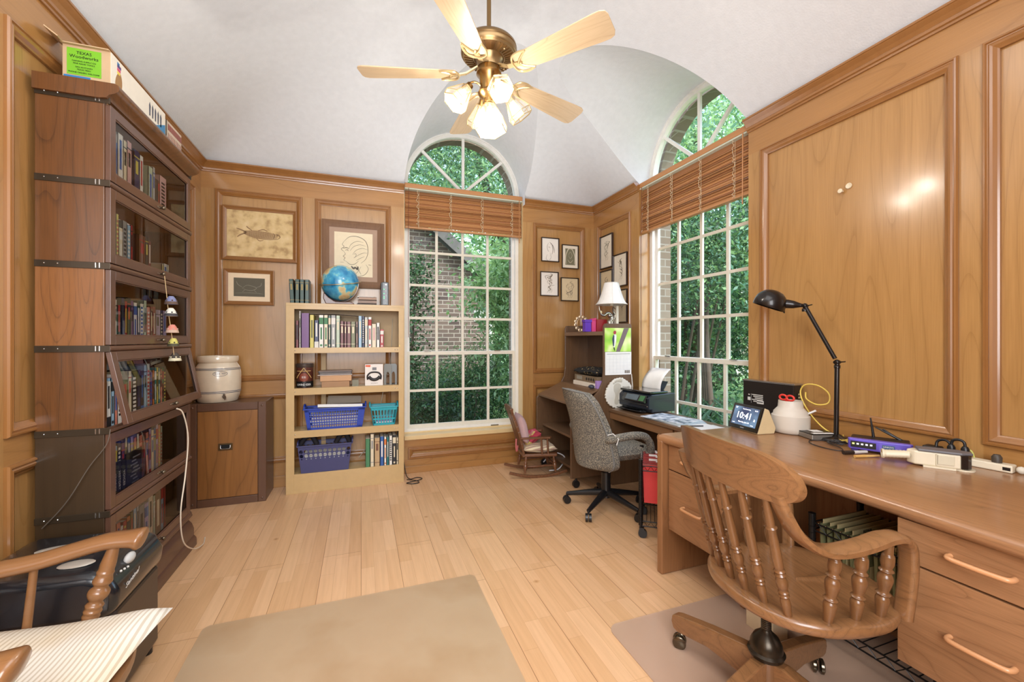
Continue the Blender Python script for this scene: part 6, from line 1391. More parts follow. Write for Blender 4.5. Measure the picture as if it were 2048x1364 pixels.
# local to cart: folders hang between rails; rebuilt as things of their own (world coordinates)
def hang(cart_loc, rot, xs_, w, d, z1, hgt, cols, nm, lb, grp, tab=None):
    R_ = Matrix.Translation(cart_loc) @ Matrix.Rotation(rot, 4, 'Z')
    for i, x in enumerate(xs_):
        m = MB(); c = cols[i % len(cols)]
        t = .006
        m.add([(x - t, .012, z1), (x - t, d - .012, z1), (x - t * .3, d - .02, z1 - hgt), (x - t * .3, .02, z1 - hgt), (x + t, .012, z1), (x + t, d - .012, z1), (x + t * .3, d - .02, z1 - hgt), (x + t * .3, .02, z1 - hgt)], [(0, 1, 2, 3), (7, 6, 5, 4), (3, 2, 6, 7), (0, 3, 7, 4), (1, 5, 6, 2)])
        m.bar((x - t, -.004, z1), (x - t, d + .004, z1), .003, .003, mi=1)
        if tab: m.box(x - t - .001, x - t, d * (.2 + .15 * (i % 4)), d * (.2 + .15 * (i % 4)) + .05, z1, z1 + .014, 2)
        m.v = [tuple(R_ @ Vector(p)) for p in m.v]
        tag(m.build('hanging_folder', [plain(c, .6), STEEL, PAPER]), lb % ORD[i], 'folder', grp)
hang((1.841, 1.988, 0), radians(52), [.03 + .027 * i for i in range(12)], .36, .28, .445, .24, [(224, 70, 70), (214, 62, 66), (228, 84, 80)], 'hanging_folder', 'red hanging folder in the cart by the desk, %s from the near end', 'red folders in the wire cart', True)
file_cart('file_cart', 'black wire file cart with olive folders in the knee space under the desk', (1.74, .80, 0), 0, .30, .40, .50, 1)
def hang2():
    R_ = Matrix.Translation((1.74, .80, 0))
    for i in range(14):
        y = .02 + .027 * i; m = MB(); t = .007; z1 = .475 + .0008 * (i % 3)
        m.add([(.012, y - t, z1), (.288, y - t, z1), (.28, y - t * .3, z1 - .235), (.02, y - t * .3, z1 - .235), (.012, y + t, z1), (.288, y + t, z1), (.28, y + t * .3, z1 - .235), (.02, y + t * .3, z1 - .235)], [(3, 2, 1, 0), (4, 5, 6, 7), (3, 7, 6, 2), (0, 4, 7, 3), (1, 2, 6, 5)])
        m.box(.02, .28, y - .005, y - .001, z1 - .2, z1 + .012 + .003 * (i % 2), 2); m.bar((-.004, y, z1), (.304, y, z1), .003, .003, mi=1)
        m.v = [tuple(R_ @ Vector(p)) for p in m.v]
        o = tag(m.build('hanging_folder', [plain((120, 122, 84), .7), STEEL, plain((206, 190, 140), .7)]), 'olive hanging folder under the desk, %s from the right end of the row' % ORD[i], 'folder', 'olive folders under the desk')
        if i in (7, 8, 9): text_part(('LETTERS', 'PERSONAL', 'REPAIR')[i - 7], .016, BLACK, o, (1.74 + .10, .80 + y - .0055, z1 + .004), (1, 0, 0), (0, 0, 1))
hang2()
# ------------------------------------------------------------------ chair mats
def mat_mat():
    m_, n, l, b = newmat('translucent_chair_mat'); b.inputs['Base Color'].default_value = lin((206, 182, 150)); b.inputs['Roughness'].default_value = .22; b.inputs['Alpha'].default_value = .72
    tc = n.new('ShaderNodeTexCoord'); nz = n.new('ShaderNodeTexNoise'); nz.inputs['Scale'].default_value = 2.2; nz.inputs['Detail'].default_value = 4; l.new(tc.outputs['Object'], nz.inputs[0])
    r = ramp(n, [(.3, lin((190, 156, 118))), (.5, lin((204, 176, 142))), (.7, lin((198, 168, 134)))]); l.new(nz.outputs[0], r.inputs[0]); l.new(r.outputs[0], b.inputs['Base Color'])
    return m_
def mat2_mat():
    m_, n, l, b = newmat('clear_chair_mat'); b.inputs['Base Color'].default_value = lin((208, 178, 156)); b.inputs['Roughness'].default_value = .18; b.inputs['Alpha'].default_value = .5; return m_
def rrect(x0, x1, y0, y1, r):
    out = []
    for cx_, cy_, a0 in ((x1 - r, y1 - r, 0), (x0 + r, y1 - r, 90), (x0 + r, y0 + r, 180), (x1 - r, y0 + r, 270)):
        out += [(cx_ + r * cos(radians(a0 + k * 15)), cy_ + r * sin(radians(a0 + k * 15))) for k in range(7)]
    return out
m = MB(); m.prism(rrect(-.625, .548, .75, 2.105, .03), .001, .006); tag(m.build('chair_mat', mat_mat()), 'large rectangular tan chair mat lying in the middle of the floor', 'chair mat')
m = MB(); m.prism(rrect(.978, 2.05, -.1, 1.535, .05), .001, .005); tag(m.build('chair_mat', mat2_mat()), 'clear chair mat under the wooden swivel chair and the oak desk', 'chair mat')
# ================================================================== CHAIRS
def fabric_mat():
    m_, n, l, b = newmat('grey_tweed_fabric'); tc = n.new('ShaderNodeTexCoord'); nz = n.new('ShaderNodeTexNoise'); nz.inputs['Scale'].default_value = 170; nz.inputs['Detail'].default_value = 3
    l.new(tc.outputs['Object'], nz.inputs[0]); r = ramp(n, [(.36, lin((70, 68, 64))), (.5, lin((104, 102, 96))), (.64, lin((160, 150, 130)))]); l.new(nz.outputs[0], r.inputs[0]); l.new(r.outputs[0], b.inputs['Base Color']); b.inputs['Roughness'].default_value = .95
    bp = n.new('ShaderNodeBump'); bp.inputs['Strength'].default_value = .4; bp.inputs['Distance'].default_value = .002; l.new(nz.outputs[0], bp.inputs['Height']); l.new(bp.outputs[0], b.inputs['Normal']); return m_
FAB = fabric_mat()
oc = thing('office_chair', 'grey fabric swivel office chair facing the hutch', 'office chair', (1.665, 2.62, 0), radians(1), local=True)
# local: faces +x, y is its left
def shell(th):
    """back shell from hip to head, curved round the sitter"""
    def f(u, v):
        h = .325 + .55 * v; w = .255 * (1 - .26 * max(0, v - .3) / .7) * (1 if v > .12 else sqrt(max(.3, 1 - ((.12 - v) / .12) ** 2 * .45)))
        a = 2 * u - 1
        if v > .86: w *= sqrt(max(0.02, 1 - ((v - .86) / .14) ** 2 * .5))
        lean = -.215 - .12 * v ** 1.3 + .02 * sin(pi * v)
        return (lean + .115 * a * a * (1 - .35 * v) + th, a * w, h - .02 * a * a * v)
    return f
m = MB(); f0, f1 = shell(0), shell(.055); nu, nv = 18, 22
m.grid(f0, nu, nv, flip=True); m.grid(f1, nu, nv)
N_ = (nu + 1) * (nv + 1); edge = [i for i in range(nu + 1)] + [j * (nu + 1) + nu for j in range(1, nv + 1)] + [nv * (nu + 1) + i for i in range(nu - 1, -1, -1)] + [j * (nu + 1) for j in range(nv - 1, 0, -1)]
m.f += [(edge[i], edge[(i + 1) % len(edge)], N_ + edge[(i + 1) % len(edge)], N_ + edge[i]) for i in range(len(edge))]; m.m += [0] * len(edge)
bk = m.build('backrest', FAB, oc, smooth=60, bevel=.012, seg=3)
m = MB(); e3 = [Vector(m_) for m_ in [f0(i / 40, 1) for i in range(41)]]
pts = [Vector(f0(0, v)) for v in np.linspace(0, 1, 20)] + [Vector(f0(u, 1)) for u in np.linspace(.05, .95, 16)] + [Vector(f0(1, v)) for v in np.linspace(1, 0, 20)]
m.tube(pts, .006, 6); m.build('piping', plain((120, 120, 118), .9), bk, smooth=60)
m = MB()
def seat(u, v, s=1):
    a, b = 2 * u - 1, 2 * v - 1; e = max(0, (1 - abs(a) ** 5) * (1 - abs(b) ** 5)) ** .4
    return (.055 + .215 * a, .212 * b, .430 + s * .055 * e)
m.grid(lambda u, v: seat(u, v), 18, 18); m.grid(lambda u, v: seat(u, v, -1), 18, 18, flip=True); m.build('seat', FAB, oc, smooth=70)
for s_ in (-1, 1):
    m = MB(); P_ = spline([(-.135, s_ * .225, .552), (-.125, s_ * .262, .562), (-.07, s_ * .272, .572), (.04, s_ * .275, .578), (.12, s_ * .275, .565), (.165, s_ * .272, .52), (.185, s_ * .262, .46), (.17, s_ * .235, .415)], 5)
    vs = []; n = 12
    m.tube(P_, [.026] * len(P_), 12); m.build('armrest', FAB, oc, smooth=60)
m = MB(); m.tube([(-.15, -.235, .585), (-.12, -.265, .60), (-.10, -.298, .57), (-.11, -.29, .53)], .003, 6); m.build('white_strap', PAPER, oc)
m = MB(); m.cyl((0, 0, .08), (0, 0, .26), .034, n=20); m.cyl((0, 0, .26), (0, 0, .375), .022, n=20); m.box(-.10, .10, -.08, .08, .36, .378); m.bar((-.1, 0, .372), (-.20, 0, .42), .05, .012); m.build('gas_column', BLACK, oc, smooth=40)
for k in range(5):
    a = radians(141 + 72 * k); e = Vector((cos(a), sin(a), 0))
    m = MB(); m.tube([e * .02 + Vector((0, 0, .115)), e * .12 + Vector((0, 0, .10)), e * .285 + Vector((0, 0, .072))], [.026, .022, .014], 10); m.build('base_arm', BLACK, oc, smooth=60)
    m = MB(); sd_ = Vector((-sin(a + .5), cos(a + .5), 0)); c = e * .285 + Vector((0, 0, .027))
    for q in (-1, 1): m.cyl(c + sd_ * (q * .004), c + sd_ * (q * .020), .027, n=18)
    m.cyl(c + Vector((0, 0, .02)), c + Vector((0, 0, .05)), .007); m.build('caster', BLACK, oc, smooth=40)
# ------------------------------------------------------------------ child's rocking chair
rc = thing('rocking_chair', "small wooden child's rocking chair with cushions by the hutch", 'rocking chair', (1.50, 3.52, 0), radians(-9), local=True)
def RX(x): return .020 + .30 * (x + .01) ** 2 * .75
for s_ in (-1, 1):
    m = MB(); pts = [(x, s_ * (.135 + .0 * x), .012 + .62 * (x) ** 2) for x in np.linspace(-.27, .25, 18)]
    for i in range(17): m.bar(pts[i], pts[i + 1], .018, .024, up=(0, 0, 1))
    m.build('rocker', ROCK, rc, bevel=.003)
def turned(p, q, r, mat, nm, parent, prof=None, n=12):
    p, q = Vector(p), Vector(q); L = (q - p).length; d = (q - p)
    prof = prof or [(0, .7), (.12, .8), (.3, 1.25), (.42, 1.35), (.55, 1.0), (.62, 1.2), (.70, .8), (.85, .9), (1, .7)]
    m = MB(); P_ = spline([(r * k, 0, t * L) for t, k in prof], 3)
    m.lathe([(max(a.x, .001), a.z) for a in P_], p, n, M=align(d)); return m.build(nm, mat, parent, smooth=50)
for x, s_ in ((-.12, -1), (-.12, 1), (.13, -1), (.13, 1)):
    turned((x * 1.12, s_ * .135, .022 + .62 * (x * 1.12) ** 2 + .01), (x, s_ * .12, .185), .013, ROCK, 'leg', rc)
for s_ in (-1, 1): turned((-.125, s_ * .128, .10), (.135, s_ * .128, .10), .008, ROCK, 'stretcher', rc)
turned((.132, -.125, .11), (.132, .125, .11), .008, ROCK, 'stretcher', rc)
m = MB(); m.prism([(-.155, -.13), (.15, -.16), (.165, -.13), (.165, .13), (.15, .16), (-.155, .13)], .185, .210, 'z'); m.build('seat', ROCK, rc, bevel=.006)
def rbk(t, y): return Vector((-.14 - .12 * t + .012 * sin(pi * t) - .01 * (1 - (y / .14) ** 2) * t, y * (1 + .12 * t), .205 + .41 * t))
for s_ in (-1, 1):
    m = MB()
    for i in range(8): m.bar(rbk(i / 8, s_ * .125), rbk((i + 1) / 8, s_ * .125), .026, .020, up=(1, 0, 0))
    m.build('back_post', ROCK, rc, bevel=.004)
for k in range(5):
    y = -.085 + .0425 * k; m = MB()
    for i in range(6): m.bar(rbk(i / 6 * .88, y), rbk((i + 1) / 6 * .88, y), .018, .008, up=(1, 0, 0))
    m.build('back_slat', ROCK, rc)
m = MB()
pts = [rbk(.93, -.14 + .28 * i / 10) for i in range(11)]
for i in range(10): m.bar(pts[i] + Vector((0, 0, .012 * sin(pi * i / 10))), pts[i + 1] + Vector((0, 0, .012 * sin(pi * (i + 1) / 10))), .014, .062, up=(0, 0, 1))
m.build('crest_rail', ROCK, rc, bevel=.003)
for s_ in (-1, 1):
    m = MB(); m.prism([(-.18, -.014), (.04, -.022), (.085, -.026), (.10, -.01), (.10, .014), (.085, .024), (-.18, .014)], .348, .362, 'z'); m.v = [(p[0], p[1] + s_ * .15, p[2]) for p in m.v]; m.build('armrest', ROCK, rc, bevel=.003)
    for x in (.01, .065): turned((x + .01, s_ * .143, .208), (x, s_ * .15, .35), .009, ROCK, 'arm_post', rc, [(0, 1), (1, 1)])
RM = Matrix.Translation((1.50, 3.52, 0)) @ Matrix.Rotation(radians(-9), 4, 'Z')
def cushion(c, sx, sy, sz, M, mat, nm, lb, ct, n=16, p=4, crumple=0.0, seed=1):
    r = random.Random(seed); ph = [r.uniform(0, 6) for _ in range(4)]
    def f(u, v, s):
        a, b = 2 * u - 1, 2 * v - 1; e = max(0, (1 - abs(a) ** p) * (1 - abs(b) ** p)) ** .5
        w = crumple * (sin(4 * a + ph[0]) * cos(3 * b + ph[1]) + .5 * sin(7 * b + ph[2])) * e
        return tuple(Vector(c) + M @ Vector((sx / 2 * a * (1 + .05 * b * b), sy / 2 * b * (1 + .05 * a * a), s * sz / 2 * e + w)))
    m = MB(); m.grid(lambda u, v: f(u, v, 1), n, n); m.grid(lambda u, v: f(u, v, -1), n, n, flip=True)
    return tag(m.build(nm, mat, smooth=70), lb, ct)
def stripe_mat(name, c1, c2, scale, axis=0, dist=0):
    m_, n, l, b = newmat(name); tc = n.new('ShaderNodeTexCoord'); w = n.new('ShaderNodeTexWave'); w.bands_direction = 'XYZ'[axis]; w.inputs['Scale'].default_value = scale; w.inputs['Distortion'].default_value = dist
    l.new(tc.outputs['Object'], w.inputs[0]); r = ramp(n, [(.35, lin(c1)), (.6, lin(c2))]); l.new(w.outputs[0], r.inputs[0]); l.new(r.outputs[0], b.inputs['Base Color']); b.inputs['Roughness'].default_value = .95; return m_
def R3(M): return M.to_3x3()
c = RM @ Vector((.01, 0, .245)); cushion(c, .29, .26, .075, R3(RM), stripe_mat('ticking_stripe', (226, 210, 176), (180, 150, 130), 14, 1), 'seat_cushion', 'cream striped cushion on the seat of the small rocking chair', 'cushion', crumple=.004)
c = RM @ Vector((-.135, 0, .42)); cushion(c, .24, .24, .085, R3(RM) @ Ry(radians(-105)), plain((206, 172, 172), .95, bump=.3), 'pillow', 'pink pillow leaning on the back of the small rocking chair', 'pillow', crumple=.003)
def quilt_mat():
    m_, n, l, b = newmat('colourful_blanket'); tc = n.new('ShaderNodeTexCoord'); v = n.new('ShaderNodeTexVoronoi'); v.inputs['Scale'].default_value = 22
    l.new(tc.outputs['Object'], v.inputs[0]); sp = n.new('ShaderNodeSeparateColor'); l.new(v.outputs['Color'], sp.inputs[0]); r = ramp(n, [(0, lin((160, 50, 66))), (.3, lin((200, 120, 124))), (.5, lin((206, 184, 110))), (.7, lin((180, 70, 86))), (1, lin((236, 226, 206)))]); r.color_ramp.interpolation = 'CONSTANT'; l.new(sp.outputs[0], r.inputs[0]); l.new(r.outputs[0], b.inputs['Base Color']); b.inputs['Roughness'].default_value = .95; return m_
c = RM @ Vector((-.04, .03, .32)); cushion(c, .17, .20, .08, R3(RM) @ Ry(radians(-38)), quilt_mat(), 'folded_blanket', 'folded red and yellow patterned blanket between the two cushions', 'blanket', crumple=.012, seed=3)
m = MB(); m.tube(spline([(1.30, 3.50, .33), (1.295, 3.49, .26), (1.305, 3.50, .22), (1.315, 3.50, .27)], 4), .007, 6); tag(m.build('pink_ribbon', plain((200, 110, 110), .8)), 'pink ribbon hanging behind the small rocking chair', 'ribbon')
# white cables behind the rocking chair
m = MB(); m.tube(spline([(1.62, 3.62, .06), (1.70, 3.66, .10), (1.74, 3.60, .14), (1.78, 3.50, .12), (1.70, 3.45, .04), (1.60, 3.45, .03)], 6), .006, 6); tag(m.build('white_cable', plain((216, 216, 220), .5), smooth=60), 'white cable loop on the floor under the hutch behind the rocking chair', 'cable')
# ------------------------------------------------------------------ wooden swivel chair
SA = radians(-11)
sw = thing('wooden_swivel_chair', 'oak swivel captain chair with turned spindles pulled up to the oak desk', 'chair', (1.345, .985, 0), SA, local=True)
SI = (Matrix.Translation((1.345, .985, 0)) @ Matrix.Rotation(SA, 4, 'Z')).inverted()
zs = .435
out = []
for k in range(64):
    a = 2 * pi * k / 64; ca, sa = cos(a), sin(a); e = 2.35
    r = (abs(ca / .250) ** e + abs(sa / .245) ** e) ** (-1 / e); out.append((r * ca, r * sa))
m = MB(); rings = [(.95, zs - .036), (.985, zs - .032), (1.0, zs - .022), (1.0, zs - .010), (.985, zs - .002), (.965, zs), (.84, zs), (.78, zs - .006), (.55, zs - .014), (.2, zs - .012), (.02, zs - .010)]
vs = []
for s_, z_ in rings:
    for (x, y) in out:
        zz = z_ + (.010 * max(0, 1 - abs(y) / .06) * (x > .02) * (s_ < .8) * .8)
        vs.append((x * s_, y * s_, zz))
n = 64; m.add(vs, [(i * n + j, i * n + (j + 1) % n, (i + 1) * n + (j + 1) % n, (i + 1) * n + j) for i in range(len(rings) - 1) for j in range(n)] + [tuple(reversed(range(n))), tuple((len(rings) - 1) * n + j for j in range(n))]); m.build('seat', CH, sw, smooth=45)
# crest rail : curved plank
def crest(u, v, t):
    """u along the width -1..1, v 0 bottom..1 top, t thickness"""
    a = u * .268 - .012; x = -.290 + .080 * u * u; z0 = .785 - .016 * u * u; z1 = .925 - .026 * u * u
    e = max(0, 1 - abs(u) ** 7) ** .5
    zc_ = (z0 + z1) / 2; hh = (z1 - z0) / 2 * e
    z_ = zc_ + (2 * v - 1) * hh
    return (x - .035 * (z_ - .70) / .2 + t, a, z_ + .012 * u * u * 0)
m = MB(); nu, nv = 40, 8
us = [-1 + 2 * (.5 - .5 * cos(pi * i / nu)) for i in range(nu + 1)]
m.grid(lambda u, v: crest(us[int(round(u * nu))], v, -.011), nu, nv, flip=False); m.grid(lambda u, v: crest(us[int(round(u * nu))], v, .011), nu, nv, flip=True)
N_ = (nu + 1) * (nv + 1); edge = [i for i in range(nu + 1)] + [j * (nu + 1) + nu for j in range(1, nv + 1)] + [nv * (nu + 1) + i for i in range(nu - 1, -1, -1)] + [j * (nu + 1) for j in range(nv - 1, 0, -1)]
m.f += [(edge[i], edge[(i + 1) % len(edge)], N_ + edge[(i + 1) % len(edge)], N_ + edge[i]) for i in range(len(edge))]; m.m += [0] * len(edge)
m.build('crest_rail', CH, sw, smooth=50)
SP = [(0, .9), (.05, 1.0), (.12, 1.15), (.16, .95), (.175, 1.25), (.19, .95), (.205, 1.25), (.22, .95), (.25, 1.25), (.29, 1.35), (.33, 1.05), (.345, 1.35), (.36, 1.0), (.375, 1.35), (.39, 1.0), (.42, 1.15), (.55, 1.15), (.70, .95), (.715, 1.35), (.73, 1.0), (.78, 1.0), (1, .72)]
for k in range(6):
    u = -1 + 2 * (k + .5) / 6; a = u * .19
    yb = a; xb = -.205 + .045 * (u * u) ; q = crest(u * .80, .10, 0)
    turned((xb, yb * 1.05, zs - .005), (q[0], q[1], q[2] + .01), .0115, CHZ, 'spindle', sw, SP)
# arms
for s_ in (-1, 1):
    P_ = spline([(-.262, s_ * .222, .805), (-.245, s_ * .226, .76), (-.21, s_ * .230, .70), (-.155, s_ * .233, .658), (-.09, s_ * .235, .645), (0, s_ * .235, .655), (.07, s_ * .230, .667), (.125, s_ * .225, .662), (.158, s_ * .220, .632), (.168, s_ * .216, .57), (.166, s_ * .212, .50), (.162, s_ * .205, .42)], 5)
    m = MB(); vs = []; n = 8
    for i, p in enumerate(P_):
        d = (P_[min(i + 1, len(P_) - 1)] - P_[max(i - 1, 0)]).normalized(); up = Vector((0, s_, 0)) * 1.0; w = Vector((0, 1, 0)); v = d.cross(w).normalized()
        t = i / (len(P_) - 1); W_ = .024 + .008 * sin(pi * min(1, t * 1.3)); H_ = .0125
        ring = [(1, .5), (.6, 1), (-.6, 1), (-1, .5), (-1, -.5), (-.6, -1), (.6, -1), (1, -.5)]
        for a, b in ring: vs.append(p + w * (a * W_) + v * (b * H_))
    m.add(vs, [(i * n + j, i * n + (j + 1) % n, (i + 1) * n + (j + 1) % n, (i + 1) * n + j) for i in range(len(P_) - 1) for j in range(n)] + [tuple(reversed(range(n))), tuple((len(P_) - 1) * n + j for j in range(n))]); m.build('armrest', CH, sw, smooth=60)
    for x, yb in ((-.085, .205), (.0, .208), (.085, .205)):
        turned((x, s_ * yb, zs - .004), (x, s_ * .232, .648), .0125, CHZ, 'arm_spindle', sw, [(0, .9), (.1, 1.1), (.25, 1.35), (.3, 1.0), (.33, 1.45), (.36, 1.0), (.45, 1.3), (.55, 1.5), (.62, 1.0), (.65, 1.45), (.68, 1.0), (.75, 1.3), (.85, 1.2), (.88, .9), (1, .8)])
# swivel base
cc = SI @ Vector((1.243, 1.005, 0)); cc = Vector((cc.x, cc.y, 0))
m = MB(); m.box(cc.x - .05, .10, cc.y - .06, cc.y + .06, .375, .390); m.bar((cc.x, cc.y, .385), (.0, 0, .385), .08, .012); m.build('tilt_plate', BLACKM, sw)
m = MB(); m.cyl(cc + Vector((0, 0, .27)), cc + Vector((0, 0, .385)), .0135, n=16)
for i in range(14): m.lathe([(.0135, 0), (.0155, .002), (.0135, .004)], cc + Vector((0, 0, .275 + .006 * i)), 14, cap=False)
m.build('screw_post', plain((90, 84, 76), .3, .9), sw, smooth=50)
m = MB(); m.lathe([(0, .19), (.050, .192), (.055, .205), (.048, .212), (.048, .218), (.046, .232), (.036, .252), (.02, .266), (.014, .275), (0, .276)], cc, 32); m.build('metal_cap', plain((60, 52, 42), .28, .7), sw, smooth=40)
m = MB(); m.lathe([(0, .05), (.034, .05), (.040, .07), (.040, .19), (0, .192)], cc, 24); m.build('hub', CHZ, sw, smooth=40)
a_w = math.atan2(1.36 - 1.005, 1.18 - 1.243) - SA
for k in range(4):
    a = a_w - k * pi / 2; e = Vector((cos(a), sin(a), 0)); sd_ = Vector((-sin(a), cos(a), 0))
    m = MB(); prof = [(.03, .080), (.03, .185), (.06, .190), (.20, .165), (.33, .135), (.355, .125), (.36, .10), (.35, .075), (.33, .070), (.20, .092)]
    vs = [cc + e * x + sd_ * t + Vector((0, 0, z_)) for t in (-.020, .020) for x, z_ in prof]; n = len(prof)
    m.add(vs, [tuple(reversed(range(n))), tuple(range(n, 2 * n))] + [(i, (i + 1) % n, n + (i + 1) % n, n + i) for i in range(n)]); m.build('base_leg', CH, sw, bevel=.005)
    m = MB(); c = cc + e * .335 + Vector((0, 0, .026))
    s2 = Vector((-sin(a + .6), cos(a + .6), 0))
    for q in (-1, 1): m.lathe([(0, -.008), (.018, -.008), (.025, -.004), (.025, .004), (.018, .008), (0, .008)], c + s2 * (q * .012), 20, M=align(s2))
    m.cyl(c + Vector((0, 0, .02)), c + Vector((0, 0, .05)), .006); m.build('caster', plain((110, 100, 84), .2, .9), sw, smooth=45)
# ------------------------------------------------------------------ armchair at the lower left
ac = thing('wooden_armchair', 'maple wooden armchair with turned posts in the near left corner', 'armchair', (-.815, 1.25, 0), radians(3), local=True)
m = MB(); out = []
for k in range(48):
    a = 2 * pi * k / 48; ca, sa = cos(a), sin(a); e = 2.8; r = (abs(ca / .27) ** e + abs(sa / .275) ** e) ** (-1 / e); out.append((r * ca, r * sa))
vs = []; rings = [(.93, .365), (.99, .372), (1, .385), (.99, .398), (.95, .405), (.6, .398), (.05, .396)]
for s_, z_ in rings: vs += [(x * s_, y * s_, z_) for x, y in out]
n = 48; m.add(vs, [(i * n + j, i * n + (j + 1) % n, (i + 1) * n + (j + 1) % n, (i + 1) * n + j) for i in range(len(rings) - 1) for j in range(n)] + [tuple(reversed(range(n))), tuple((len(rings) - 1) * n + j for j in range(n))]); m.build('seat', ARM, ac, smooth=45)
for s_ in (-1, 1):
    P_ = spline([(-.30, s_ * .235, .600), (-.20, s_ * .25, .605), (-.10, s_ * .254, .608), (.0, s_ * .258, .615), (.08, s_ * .262, .630), (.15, s_ * .263, .642), (.20, s_ * .263, .640), (.218, s_ * .263, .637), (.232, s_ * .263, .633)], 8)
    m = MB(); vs = []; n = 10; K = len(P_)
    for i, p in enumerate(P_):
        d = (P_[min(i + 1, K - 1)] - P_[max(i - 1, 0)]).normalized(); w = Vector((0, 1, 0)); v = d.cross(w).normalized(); t = i / (K - 1)
        W_ = .022 + .016 * t; H_ = .0175 + .012 * max(0, t - .7) / .3
        if t > .87: k_ = sqrt(max(.015, 1 - ((t - .87) / .13) ** 2)); W_ *= k_; H_ *= .15 + .85 * k_
        for j in range(n):
            an = 2 * pi * j / n + pi / n; vs.append(p + w * (W_ * cos(an) * 1.15) + v * (H_ * sin(an) * 1.2))
    m.add(vs, [(i * n + j, i * n + (j + 1) % n, (i + 1) * n + (j + 1) % n, (i + 1) * n + j) for i in range(K - 1) for j in range(n)] + [tuple(reversed(range(n))), tuple((K - 1) * n + j for j in range(n))]); m.build('armrest', ARM, ac, smooth=60)
    turned((.105, s_ * .245, .40), (.162, s_ * .262, .628), .016, ARM, 'arm_post', ac, [(0, 1.1), (.08, 1.2), (.16, 1.15), (.19, 1.25), (.22, 1.15), (.25, 1.3), (.28, 1.15), (.32, 1.3), (.36, .95), (.42, 1.45), (.48, 1.5), (.53, 1.0), (.58, 1.4), (.62, 1.3), (.66, 1.15), (.69, 1.25), (.72, 1.1), (.8, 1.1), (1, .75)], 16)
    turned((-.02, s_ * .250, .40), (-.01, s_ * .27, .612), .010, ARM, 'arm_spindle', ac, [(0, 1.0), (.5, .95), (1, .85)])
    turned((-.16, s_ * .24, .40), (-.20, s_ * .25, .604), .010, ARM, 'arm_spindle', ac, [(0, 1.0), (.5, 1.1), (1, .85)])
    turned((-.235, s_ * .215, .40), (-.325, s_ * .238, 1.0), .016, ARM, 'back_post', ac, [(0, 1.1), (.3, 1.1), (.35, 1.3), (.4, 1), (1, .8)])
for s_ in (-1, 1):
    for x in (-.19, .19): turned((x * 1.2, s_ * .235, .0), (x * .9, s_ * .19, .375), .018, ARM, 'leg', ac)
    turned((-.2, s_ * .215, .14), (.2, s_ * .215, .14), .010, ARM, 'stretcher', ac)
turned((0, -.21, .14), (0, .21, .14), .010, ARM, 'stretcher', ac)
for k in range(5):
    y = -.13 + .065 * k; turned((-.245, y, .40), (-.335, y * 1.1, .97), .008, ARM, 'back_spindle', ac, [(0, 1), (.3, 1.3), (1, .8)])
m = MB(); m.tube([(-.325 + .0 * i, -.25 + .05 * i, .98 + .012 * sin(pi * i / 10)) for i in range(11)], .022, 10); m.build('crest_rail', ARM, ac, smooth=60)
def tick_mat():
    m_, n, l, b = newmat('ticking_cushion'); tc = n.new('ShaderNodeTexCoord'); w = n.new('ShaderNodeTexWave'); w.bands_direction = 'X'; w.inputs['Scale'].default_value = 27; w.inputs['Distortion'].default_value = .2; w.inputs['Detail'].default_value = 0
    mp = n.new('ShaderNodeMapping'); mp.inputs['Rotation'].default_value = (0, 0, 0); l.new(tc.outputs['Object'], mp.inputs[0]); l.new(mp.outputs[0], w.inputs[0])
    r = ramp(n, [(.3, lin((222, 215, 204))), (.55, lin((222, 215, 204))), (.75, lin((196, 184, 166)))]); l.new(w.outputs[0], r.inputs[0])
    nz = n.new('ShaderNodeTexNoise'); nz.inputs['Scale'].default_value = 6; l.new(tc.outputs['Object'], nz.inputs[0]); r2 = ramp(n, [(.45, (1, 1, 1, 1)), (.75, (.93, .86, .74, 1))]); l.new(nz.outputs[0], r2.inputs[0])
    mx = n.new('ShaderNodeMixRGB'); mx.blend_type = 'MULTIPLY'; mx.inputs[0].default_value = 1; l.new(r.outputs[0], mx.inputs[1]); l.new(r2.outputs[0], mx.inputs[2]); l.new(mx.outputs[0], b.inputs['Base Color']); b.inputs['Roughness'].default_value = .95; return m_
c = Vector((-.80, 1.255, .435))
cushion(c, .515, .47, .065, Rz(radians(-3)), tick_mat(), 'seat_cushion', 'white striped ticking cushion on the maple armchair seat', 'cushion', n=22, p=9, crumple=.006, seed=5)
# ------------------------------------------------------------------ paper shredder
sd2 = thing('paper_shredder', 'black paper shredder behind the maple armchair, against the dark bookcase', 'paper shredder', (-.93, 1.86, 0), radians(0))
SX0, SX1, SY0, SY1 = -1.16, -.745, 1.70, 2.06
m = MB(); m.prism([(SX0 + .01, SY0 + .01), (SX1 - .03, SY0 + .01), (SX1 - .01, SY0 + .04), (SX1 - .01, SY1 - .02), (SX0 + .01, SY1 - .02)], .03, .33, 'z'); m.build('bin', plain((44, 34, 30), .35, coat=.2), sd2, bevel=.012)
PB_ = plain((24, 28, 34), .22, coat=.6, name='glossy_shredder_black')
m = MB(); prof = [(SX0, .33), (SX1 - .04, .31), (SX1, .34), (SX1 + .004, .40), (SX1 - .02, .45), (SX1 - .07, .475), (SX0 + .05, .485), (SX0, .47)]
m.prism(prof, SY0 - .005, SY1, 'y'); m.build('shredder_head', PB_, sd2, smooth=50, bevel=.03, seg=5)
m = MB(); m.box(SX0 + .06, SX1 - .13, SY0 + .17, SY0 + .18, .484, .489); m.build('paper_slot', BLACK, sd2)
m = MB(); m.ball((-.97, SY0 + .22, .481), .06, 18, sz=(1.6, .55, .16)); m.ball((-.88, SY0 + .08, .480), .035, 16, sz=(1.4, .8, .2)); m.build('silver_insert', plain((196, 188, 176), .3, .3), sd2, smooth=60)
